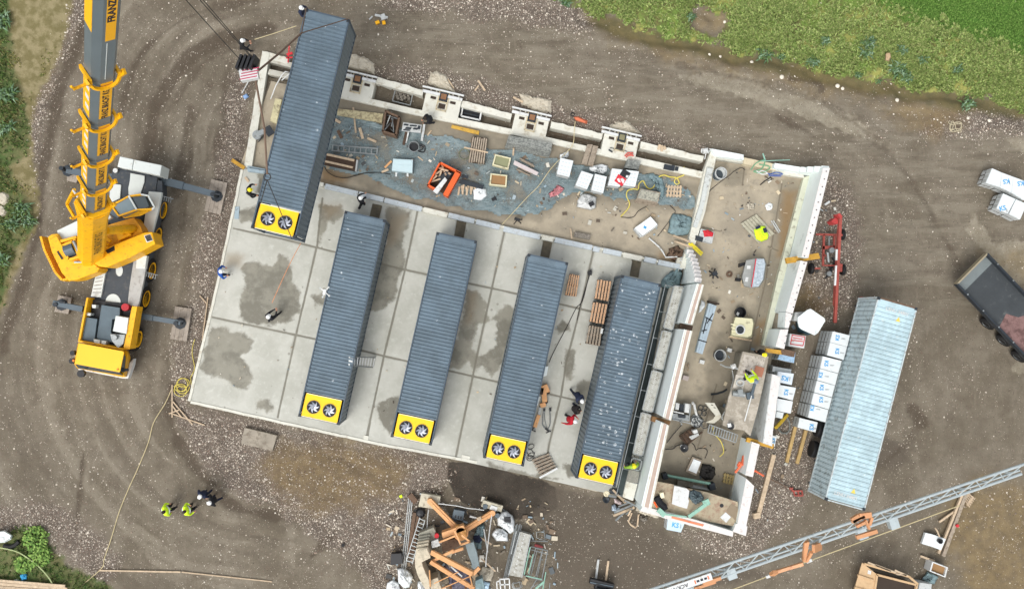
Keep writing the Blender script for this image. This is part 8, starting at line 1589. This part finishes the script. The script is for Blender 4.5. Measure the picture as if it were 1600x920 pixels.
for i, (x, y, s, lab) in enumerate(((1193,88,1.0, 'bluish weed left of all others at the foot of the bank'),(1220,90,.5, 'small green weed right of the leftmost big weed'),(1269,98,.8, 'bluish weed in the ditch with stones below it'),(1350,84,.8, 'bluish weed left of the tan boulder'),(1355,68,.9, 'darker weed above the one left of the tan boulder'),(1288,66,.6, 'faint weed in the upper bank grass'),(1400,110,1.1, 'largest bluish weed just below the tan boulder'),(1416,122,.8, 'weed hanging from the largest bluish weed towards the road'),(1408,80,.7, 'weed right of the tan boulder'),(1440,94,.6, 'pale weed right of the boulder, in open grass'),(1494,110,.7, 'lone pale weed far right in the bank grass'),(1510,163,.9, 'bluish weed beside the ochre mud at the right'),(884,4,.8, 'weed cut by the upper edge above the gravel patch'),(890,-4,.6, 'weed touching the upper edge'),(1078,28,.7, 'bluish weed beside the bare molehill'),(1340,118,.5, 'small weed low on the bank, middle right'),(1372,128,.4, 'tiny weed at the road edge below the largest one'))):
 weed(lab, x, y, s*1.0, i)
for i, (x, y, s, lab) in enumerate(((8,36,1.2, 'dark weed clump in the upper left corner'),(12,150,1.2, 'bluish weed clump at the left edge, a quarter down'),(14,200,.9, 'weed clump above the left flat boulders'),(38,326,1.0, 'weed clump right of the flat boulders'),(48,346,.9, 'dark weed at the tip of the left vegetation'),(20,350,.9, 'weed just below the flat boulders'),(6,406,1.0, 'weed low on the left edge'))):
 weed(lab, x, y, s, 50+i, 'weed clumps along the left edge')
M_bush = rand_island_mat('bush_green', [(82,118,56),(112,146,70),(140,168,88),(66,96,46)])
for i, (x, y, s, lab) in enumerate(((58,840,1.3, 'bright green bush in the lower left weeds, upper one'),(64,866,1.2, 'bright green bush in the lower left weeds, lower one'),(40,880,1.0, 'green bush near the blue cloth'))):
 r = random.Random(i); mb = MB(); c = P(x, y, 0)
 for k in range(260):
  u = Vector((r.gauss(0,1), r.gauss(0,1), abs(r.gauss(0,.8)))).normalized()*s*.6*r.random()**.4; p = c+Vector((u.x, u.y, u.z*.8+.05)); a = r.random()*6.28; d = Vector((math.cos(a), math.sin(a), r.uniform(-.3,.5)))*.11; e = Vector((-d.y, d.x, .02))*.5
  mb.add([p-d, p+e, p+d, p-e], [(0,1,2,3)])
 o = mb.build('green_bush', M_bush, None, world=True); tag(o, lab, 'bush', 'bright bushes in the lower left corner')
item('rusty_beam_pile', 'dark rusty beams lying left of the long ladder', 'steel beams', [('beam', M_rust, (lambda a, b, w_: lambda m: m.beam(P(*a, .15), P(*b, .15), w_, .2))(*q)) for q in (((640,772),(650,784),.35),((648,800),(638,870),.2),((654,805),(644,866),.22))])
for i in range(3): item('steel_tube', ['outer one of three thin tubes left of the rusty beams', 'middle one of three thin tubes left of the rusty beams', 'inner one of three thin tubes left of the rusty beams'][i], 'tube', [('steel_tube', M_ks_side, lambda m: m.tube(P(639+i*2.5,775+i*4,.1+.04*i), P(627+i*3,895,.1+.04*i),.03,6))])
item('long_ladder', 'long grey ladder standing between rusty beams and ballast', 'ladder', [('rail', M_steel, lambda m: m.beam(P(656,808,.5), P(634.5,876,.5),.05,.08)),('rail', M_steel, lambda m: m.beam(P(664,812,.5), P(644,880,.5),.05,.08)),('rungs', M_steel, lambda m: [m.beam(P(*lp((656,810),(635,875), i/11),.5), P(*lp((663.5,813),(644.5,878), i/11),.5),.045,.04) for i in range(12)])])
item('black_box', 'black plastic box left of the long ladder', 'box', [('black_box', M_blackp, lambda m: m.px([(611,865),(627,864),(629,880),(610,882)], 0,.5))])
item('black_crate', 'dark grey crate between the two upper crane legs', 'crate', [('body', M_cgrey, pxs(kT((690,190),(778,205),(765,285),(672,262)),0,.5)),('slots', M_blackp, lambda m: [m.px(kT((700+22*i, 235+5*i),(712+22*i, 238+5*i),(708+22*i, 262+5*i),(696+22*i, 258+5*i)),.5,.51) for i in range(3)])])
item('dark_plank', 'dark plank leaning under the upper left crane leg', 'plank', [('dark_plank', M_cgrey, lambda m: m.beam(P(*kT((600,225))[0], .3), P(*kT((710,285))[0], .3),.2,.1))])
item('black_bag', 'small black bag under the upper left crane pad', 'bag', [('black_bag', M_blackp, lambda m: m.lathe(P(*kT((412,210))[0], 0), [(.28,0),(.32,.2),(.2,.35),(.001,.38)], 9))])
item('black_bar', 'short black bar left of the crane turntable', 'bar', [('black_bar', M_blackp, lambda m: m.beam(P(*kT((498,326))[0], .3), P(*kT((572,326))[0], .3),.08,.08))])
item('foot_box', 'cream control base with two round gauges behind the upper right crane pad', 'box', [('body', mat('pad_concrete', (190,184,164)), pxs(kT((935,112),(1098,160),(1088,185),(930,140)),.3,.5)),('gauge', M_cgrey, lambda m: (m.cyl(P(*kT((950,158))[0], .3),.15,.26,14),)),('gauge', M_cgrey, lambda m: m.cyl(P(*kT((1050,232))[0], .2),.15,.3,14)),('white_plate', M_paint_w, pxs(kT((1000,152),(1055,172),(1040,205),(985,185)),.5,.56))])
item('yellow_chock', 'small yellow wooden chock on the upper right crane leg', 'chock', [('yellow_chock', M_wood, lambda m: m.box(P(*kT((900,262))[0], .7),(.26,.2,.15),.4))])
for i, (o_, lab) in enumerate((([(1080,205),(1130,200),(1180,240),(1200,300),(1190,380),(1160,395),(1100,350),(1050,320),(1045,260)], 'large white bag with a black mouth right of the crane base'),([(1035,345),(1100,350),(1140,390),(1145,455),(1040,452),(1000,395)], 'square white bag with blue seams below the one with the black mouth'),([(215,680),(260,665),(320,700),(350,750),(320,840),(270,845),(225,800)], 'large white bag in the lower left of the crane base'),([(130,800),(180,770),(230,800),(250,900),(120,900)], 'grey white bag heap cut off by the lower edge'),([(385,785),(430,780),(470,900),(390,900)], 'white foil under the curved ballast'))):
 crumple('big_bag', lab, 'bag', kT(*o_),0,.8 if i < 3 else .5, M_sheet_w, 60+i, amp=.7)
item('bag_mouth', 'black bundle lying in the mouth of the large white bag', 'bundle', [('bag_mouth', M_blackp, lambda m: (m.box(P(*kT((1135,268))[0], .85),(.4,.25,.12),.1), m.box(P(*kT((1140,285))[0], .85),(.36,.12,.14),-.1)))])
crumple('blue_cloths', 'heap of blue cloths and nets right of the crane turntable', 'cloths', kT((880,330),(940,300),(950,370),(920,440),(915,520),(880,520),(850,440),(860,400)),0,.4, M_net, 70, amp=2)
crumple('navy_jacket', 'navy jacket lying on the blue cloths', 'jacket', kT((850,410),(900,400),(930,440),(900,470),(850,460)),.3,.25, M_jk['navy'], 71, amp=1)
crumple('stone_sack', 'torn sack of pale chippings right of the crane struts', 'sack', kT((930,660),(1020,680),(1030,700),(1000,790),(930,780),(900,720)),0,.25, M_spill, 72, amp=1.6)
crumple('dark_foil', 'dark violet foil spread below the crane struts', 'foil', kT((600,640),(720,660),(820,700),(860,900),(640,900),(650,780)),0,.22, mat('foil_violet', (66,62,78),.5, var=.4, scale=5, dirt=.3, dirt_rgb=(150,150,160)),73, amp=2)
crumple('small_blue_sheet', 'pale blue sheet at the lower edge below the crane plate', 'sheet', kT((930,780),(990,800),(980,850),(930,850)),0,.2, mat('sheet_paleblue', (170,196,214),.6),74)
hose('fence_rope', 'knotted rope stretched between the two upper crane pads', [kT(q)[0] for q in ((560,140),(640,150),(720,160),(800,178),(870,185),(940,195))], .03, M_paint_w, .9, 'rope'); hose('fence_rope', 'knotted rope hanging down from the upper right crane pad', [kT(q)[0] for q in ((1005,230),(995,300),(982,400),(970,500),(958,600),(955,665))], .035, M_paint_w, .7, 'rope')
hose('fence_rope', 'rope hanging down from the upper left crane pad', [kT(q)[0] for q in ((478,190),(470,260),(465,350))], .03, M_ks_side, .5, 'rope')
def tubes(name, lab, cat, L_, r_, m, z=.3): return item(name, lab, cat, [(name, m, lambda mb: [mb.tube(P(*a, z+.02*i), P(*b, z+.02*i), r_, 6) for i, (a, b) in enumerate(L_)])])
item('scaffold_decks', 'stack of grey scaffold decks right of the white bags', 'scaffold decks', [('deck', M_plank, pxs(kT((1240,375),(1330,400),(1255,755),(1145,735)),0,.5)),('rim', M_steel, lambda m: [m.beam(P(*kT(a)[0], .52), P(*kT(b)[0], .52),.05,.04) for a, b in (((1240,375),(1145,735)),((1330,400),(1255,755)),((1210,370),(1165,560)))]),('grip_pattern', M_paint_w, lambda m: [m.beam(P(*kT((1272-8*i+4*(i % 2),400+30*i))[0], .51), P(*kT((1280-8*i, 412+30*i))[0], .51),.05,.01) for i in range(11)])])
item('tube_bundle', 'bundle of grey scaffold tubes left of the scaffold decks', 'tube bundle', [('tube', M_steel, (lambda i: lambda m: m.tube(P(*kT((1205+12*i, 320-12*(i % 2)))[0], .2+.06*(i % 2)), P(*kT((1100+14*i, 780-10*i))[0], .2+.06*(i % 2)),.035,6))(i)) for i in range(5)])
item('guard_frames', 'stack of mint and grey guardrail frames at the right', 'guardrail frames', [('frame', M_steel, (lambda dx: lambda m: [m.tube(P(*kT((a[0]+dx, a[1]+dx*.3))[0], .5+dx*.004), P(*kT((b[0]+dx, b[1]+dx*.3))[0], .5+dx*.004),.028,6) for a, b in (((1370,510),(1310,750)),((1470,530),(1420,780)),((1370,510),(1470,530)),((1310,750),(1425,780)),((1425,530),(1370,750)),((1372,535),(1475,560)))])(d_)) for d_ in (0,-40)]+[('mint_frame', M_mint, lambda m: [m.tube(P(*kT(a)[0], .6), P(*kT(b)[0], .6),.035,6) for a, b in (((1325,500),(1275,730)),((1290,740),(1420,770)),((1455,710),(1430,853)),((1350,560),(1310,720)))])])
item('small_tube_frame', 'small bent tube frame lying on the dark soil', 'tube frame', [('small_tube_frame', M_steel, lambda m: m.path([P(*kT(q)[0], .15) for q in ((1438,360),(1450,445),(1395,432),(1380,425),(1378,378),(1436,372))], .025,5)), ]); tubes('loose_tube', 'loose grey tube beside the small bent tube frame', 'tube', [(kT((1330,450))[0], kT((1472,455))[0])], .03, M_steel, .1)
item('red_bottle', 'red gas bottle lying above the guardrail frames', 'gas bottle', [('red_bottle', mat('bottle_red', (170,80,80),.5, var=.1), lambda m: m.tube(P(*kT((1362,485))[0], .12), P(*kT((1430,502))[0], .12),.1,10,.06))])
item('frame_heap', 'heap of steel frames and wire at the lower edge right of the bags', 'steel frames', [('white_frame', M_paint_w, lambda m: [m.beam(P(*kT(a)[0], .5), P(*kT(b)[0], .5),.07,.05) for a, b in (((1070,770),(1150,765)),((1070,770),(1080,860)),((1150,765),(1155,860)),((1110,770),(1115,860)),((1075,815),(1150,812)),((1045,790),(1050,860)),((1045,790),(1070,785)))]),('wire', M_steel, lambda m: m.path([P(*kT((1215+35*math.cos(a)+10*math.cos(2.3*a),820+28*math.sin(a)+8*math.sin(3.1*a)))[0], .3) for a in np.arange(0,16,.4)], .02,5)),('struts', M_steel, lambda m: [m.tube(P(*kT(a)[0], .4), P(*kT(b)[0], .4),.03,6) for a, b in (((1330,850),(1380,770)),((1380,770),(1430,780)),((1350,830),(1420,800)),((1400,850),(1440,800)),((1490,800),(1485,860)))]),('mint_plate', M_mint, lambda m: m.beam(P(*kT((1370,850))[0], .5), P(*kT((1440,790))[0], .5),.12,.06))])
item('loader_forks', 'two pale forks on a black carriage at the lower edge', 'fork carriage', [('fork', M_ks_side, lambda m: m.beam(P(935,873.5,.12), P(931,904,.12),.13,.06)),('fork', M_wood, lambda m: m.beam(P(950.5,875.5,.12), P(946.5,906,.12),.13,.06)),('carriage', M_blackp, lambda m: (m.beam(P(921.5,906,.5), P(958.5,915,.5),.3,.4), m.beam(P(930,913,.6), P(946,918,.6),.3,.3))),('carriage_edge', M_cgrey, lambda m: m.beam(P(922,909,.72), P(958,916,.72),.06,.04)),('mast_block', M_blackp, lambda m: m.box(P(940,922,0),(1.0,.7,1.0), AX))])
item('tube_fan', 'fan of scaffold tubes, planks and braces at the lower corner of the walkway', 'scaffold parts', [('tube', M_steel if i % 3 else M_wood, (lambda a, b, w_, i: lambda m: m.beam(P(*kS(a)[0], .5+.05*i), P(*kS(b)[0], .3+.04*i), w_, .06))(a, b, w_, i)) for i, (a, b, w_) in enumerate((((160,225),(350,425),.12),((100,310),(210,330),.14),((180,555),(480,430),.12),((170,600),(470,480),.14),((200,670),(360,520),.1),((240,470),(420,400),.08),((310,360),(480,430),.08),((330,380),(520,470),.1),((350,580),(440,500),.08),((420,520),(380,600),.1)))])
item('bent_rail', 'bent pale tube loop below the fan of scaffold tubes', 'tube loop', [('bent_rail', M_wood, lambda m: m.path([P(*kS(q)[0], .3) for q in ((435,560),(385,680),(420,730),(485,772),(515,740),(530,590),(545,580))], .05,6))])
crumple('white_scraps', 'white and blue plastic scraps left of the fan of scaffold tubes', 'scraps', kS((140,450),(190,430),(220,480),(270,490),(230,540),(150,530)),0,.3, mat('scrap_paleblue', (170,186,200),.6, var=.4, scale=9),80, amp=1.2)
crumple('pink_white_sack', 'pinkish white sack between the fan cover and the tube fan', 'sack', kS((170,350),(220,350),(300,410),(280,450),(190,420)),0,.35, mat('sack_pink', (206,190,188),.8, var=.1),81)
crumple('rubble_heap', 'pale rubble and mortar at the corner of the walkway', 'rubble', kS((500,430),(600,440),(720,520),(880,600),(820,640),(660,600),(560,580),(480,520)),.1,.6, M_spill, 82, amp=2.2)
crumple('grey_stone_heap', 'grey stone heap outside the lower corner of the wing', 'stones', kS((540,600),(600,570),(660,600),(660,670),(600,690),(550,650)),0,.35, M_bundle, 83, amp=1.5)
for i, (x, y, r_, lab) in enumerate(((60,360,48, 'dark flat bucket lying under the spotted container end'),(65,275,44, 'cream round lid beside the spotted container end'))):
 item('round_lid', lab, 'lid', [('round_lid', M_steel_d if i == 0 else M_cream, lambda m: m.lathe(P(*kS((x, y))[0], .0), [(r_/9.2/25,0),(r_/9.2/25,.25),(r_/9.2/29,.28),(.001,.2)], 18))])
item('broken_gear', 'dark broken plate under the corner of the spotted container', 'plate', [('broken_gear', M_steel_d, lambda m: m.px(kS((110,240),(160,205),(232,230),(200,290),(130,290)),.1,.4))])
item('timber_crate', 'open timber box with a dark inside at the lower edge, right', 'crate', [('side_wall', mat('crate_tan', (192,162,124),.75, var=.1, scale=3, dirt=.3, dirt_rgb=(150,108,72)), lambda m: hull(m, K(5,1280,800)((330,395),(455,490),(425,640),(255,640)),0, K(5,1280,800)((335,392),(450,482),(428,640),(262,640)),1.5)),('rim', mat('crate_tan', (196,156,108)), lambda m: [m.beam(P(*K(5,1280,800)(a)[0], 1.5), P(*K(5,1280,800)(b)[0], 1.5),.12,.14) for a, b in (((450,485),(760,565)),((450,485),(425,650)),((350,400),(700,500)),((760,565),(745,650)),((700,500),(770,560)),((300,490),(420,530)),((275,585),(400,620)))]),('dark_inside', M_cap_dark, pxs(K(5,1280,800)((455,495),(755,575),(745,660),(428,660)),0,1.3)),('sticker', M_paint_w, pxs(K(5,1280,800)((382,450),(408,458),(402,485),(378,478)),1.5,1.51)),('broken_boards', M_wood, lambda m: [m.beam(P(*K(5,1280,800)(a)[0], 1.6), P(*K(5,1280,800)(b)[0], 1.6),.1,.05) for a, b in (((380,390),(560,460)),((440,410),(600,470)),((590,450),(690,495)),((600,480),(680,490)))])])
k8 = K(5,1280,800)
tub('white tub with brown content and a blue net, lower right', k8((885,383),(1007,430),(985,508),(862,460)), mat('brown_mortar', (146,112,72)),0,.7, M_paint_w)
crumple('blue_net_bag', 'blue net hanging from the white tub, lower right', 'netting', k8((845,460),(935,500),(900,560),(850,555),(800,520)),0,.4, M_net, 90, amp=1.5)
item('grey_cap_box', 'square grey box right of the open timber box', 'box', [('grey_cap_box', M_ks_side, pxs(k8((785,548),(880,560),(870,640),(770,640)),0,.7))])
item('long_timber', 'long double timber running down at the lower right', 'timber', [('timber', M_wood_g, lambda m: m.beam(P(1508,772,.15), P(1473,868,.15),.22,.2)),('timber', M_wood, lambda m: m.beam(P(1503,772,.2), P(1466,864,.2),.14,.16))])
item('long_timber', 'short pale timber leaning on the long double timber', 'timber', [('long_timber', M_wood, lambda m: m.beam(P(1490,799,.15), P(1467,815,.15),.12,.1))])
item('road_stick', 'short stick touching the white tub, lower right', 'stick', [('road_stick', M_wood, lambda m: m.beam(P(1438,868,.1), P(1460,876,.3),.12,.08))])
item('grey_foam_sheet', 'grey white sheet with a black bucket beside the long double timber', 'sheet', [('sheet', M_ks, pxs(k8((830,160),(885,172),(990,208),(952,295),(880,268),(802,245)),.1,.3)),('bucket', M_blackp, lambda m: m.lathe(P(*k8((932,218))[0], .3), [(.12,0),(.16,.25),(.13,.25),(.001,.1)], 16)),('tube', M_wood, lambda m: m.path([P(*q, .5) for q in k8((940,190),(920,140),(905,120))], .05,6))])
pallet_px('white slatted pallet under the jib, right', K(2.667,1000,720)((1325,125),(1350,112),(1398,155),(1372,195),(1345,180))[:4], 0, M_wood, 5)
item('plastic_disc', 'small red disc on the long double timber', 'disc', [('plastic_disc', M_ink_r, lambda m: m.cyl(P(1495,820.5,.3),.1,.1,10))])
item('yellow_scrap', 'tiny yellow scrap on the gravel above the crane base', 'scrap', [('yellow_scrap', M_jk['lime'], lambda m: m.box(P(626.5,775,0),(.16,.16,.05),.4))])
item('black_puddle_cap', 'small black disc on the gravel below the ochre mud', 'disc', [('black_puddle_cap', M_black, lambda m: m.cyl(P(536,851,0),.1,.04,14))])
def litter(name, label, n, areas, m, zf, smin, smax, seed):
 r = random.Random(seed); mb = MB()
 while n > 0:
  q, w_ = r.choice(areas); xs, ys = [p[0] for p in q], [p[1] for p in q]; x, y = r.uniform(min(xs), max(xs)), r.uniform(min(ys), max(ys))
  if sdf(np.array([x]), np.array([y]), q)[0] < 0: continue
  s = smin+(smax-smin)*r.random()**2; mb.box(P(x, y, zf+.004),(s, s*r.choice((.2,.35,.7)),.02+.03*r.random()), r.random()*3.1); n -= 1
 o = mb.build(name, m, None); return tag(o, label, 'litter', kind='stuff')
CB = [((600,790),(650,770),(860,780),(880,940),(590,940)),1]
M_lit = rand_island_mat('litter_mix', [(220,218,208),(176,158,130),(120,104,88),(70,66,62),(150,168,178),(206,190,160),(96,90,82)])
litter('yard_litter', 'chips of wood, foil and paper strewn round the tower crane base', 380, [CB], M_lit, .02,.05,.42,1)
litter('hall_litter', 'scraps of wood and plastic lying on the hall floor and the netting', 330, [[((500,180),(700,215),(900,262),(1085,290),(1070,400),(900,350),(640,300),(500,262)),1]], M_lit, .16,.04,.3,2)
litter('room_litter', 'mortar crumbs and offcuts lying on the floor of the right wing', 260, [[((1125,260),(1240,285),(1190,540),(1150,560),(1120,660),(1050,700),(1040,750),(1130,770),(1150,700),(1100,420)),1]], M_lit, .12,.04,.28,3)
litter('pad_litter', 'small splinters and crumbs on the container pads', 150, [[((360,300),(1040,430),(970,750),(320,610)),1]], M_lit, .265,.03,.16,4)
litter('wing_side_litter', 'scraps along the outside of the tall side wall', 150, [[((1270,280),(1310,300),(1270,520),(1215,800),(1180,830),(1180,760),(1200,690),(1240,500)),1]], M_lit, .02,.04,.3,5)
r = random.Random(12)
labs = ['pale batten crossing the heap just right of the crane turntable', 'white batten leaning over the dark foil', 'pale batten between ballast and lower struts', 'long batten beside the blue cloths', 'thin batten next to the torn sack of chippings', 'grey batten under the upper right crane leg', 'pale batten at the foot of the curved ballast', 'short batten near the white control box']
for i, (a, b, w_) in enumerate((((748,838),(768,850),.09),((704,884),(722,900),.09),((690,868),(704,886),.1),((756,826),(762,862),.07),((752,872),(774,892),.08),((734,806),(756,812),.1),((664,895),(672,915),.1),((686,846),(700,850),.12))):
 item('loose_batten', labs[i], 'batten', [('loose_batten', (M_wood, M_paint_w, M_wood_g, M_ks_side)[i % 4], lambda m: m.beam(P(*a, .3+.05*i), P(*b, .45), w_, .05))], 'battens in the heap round the tower crane')
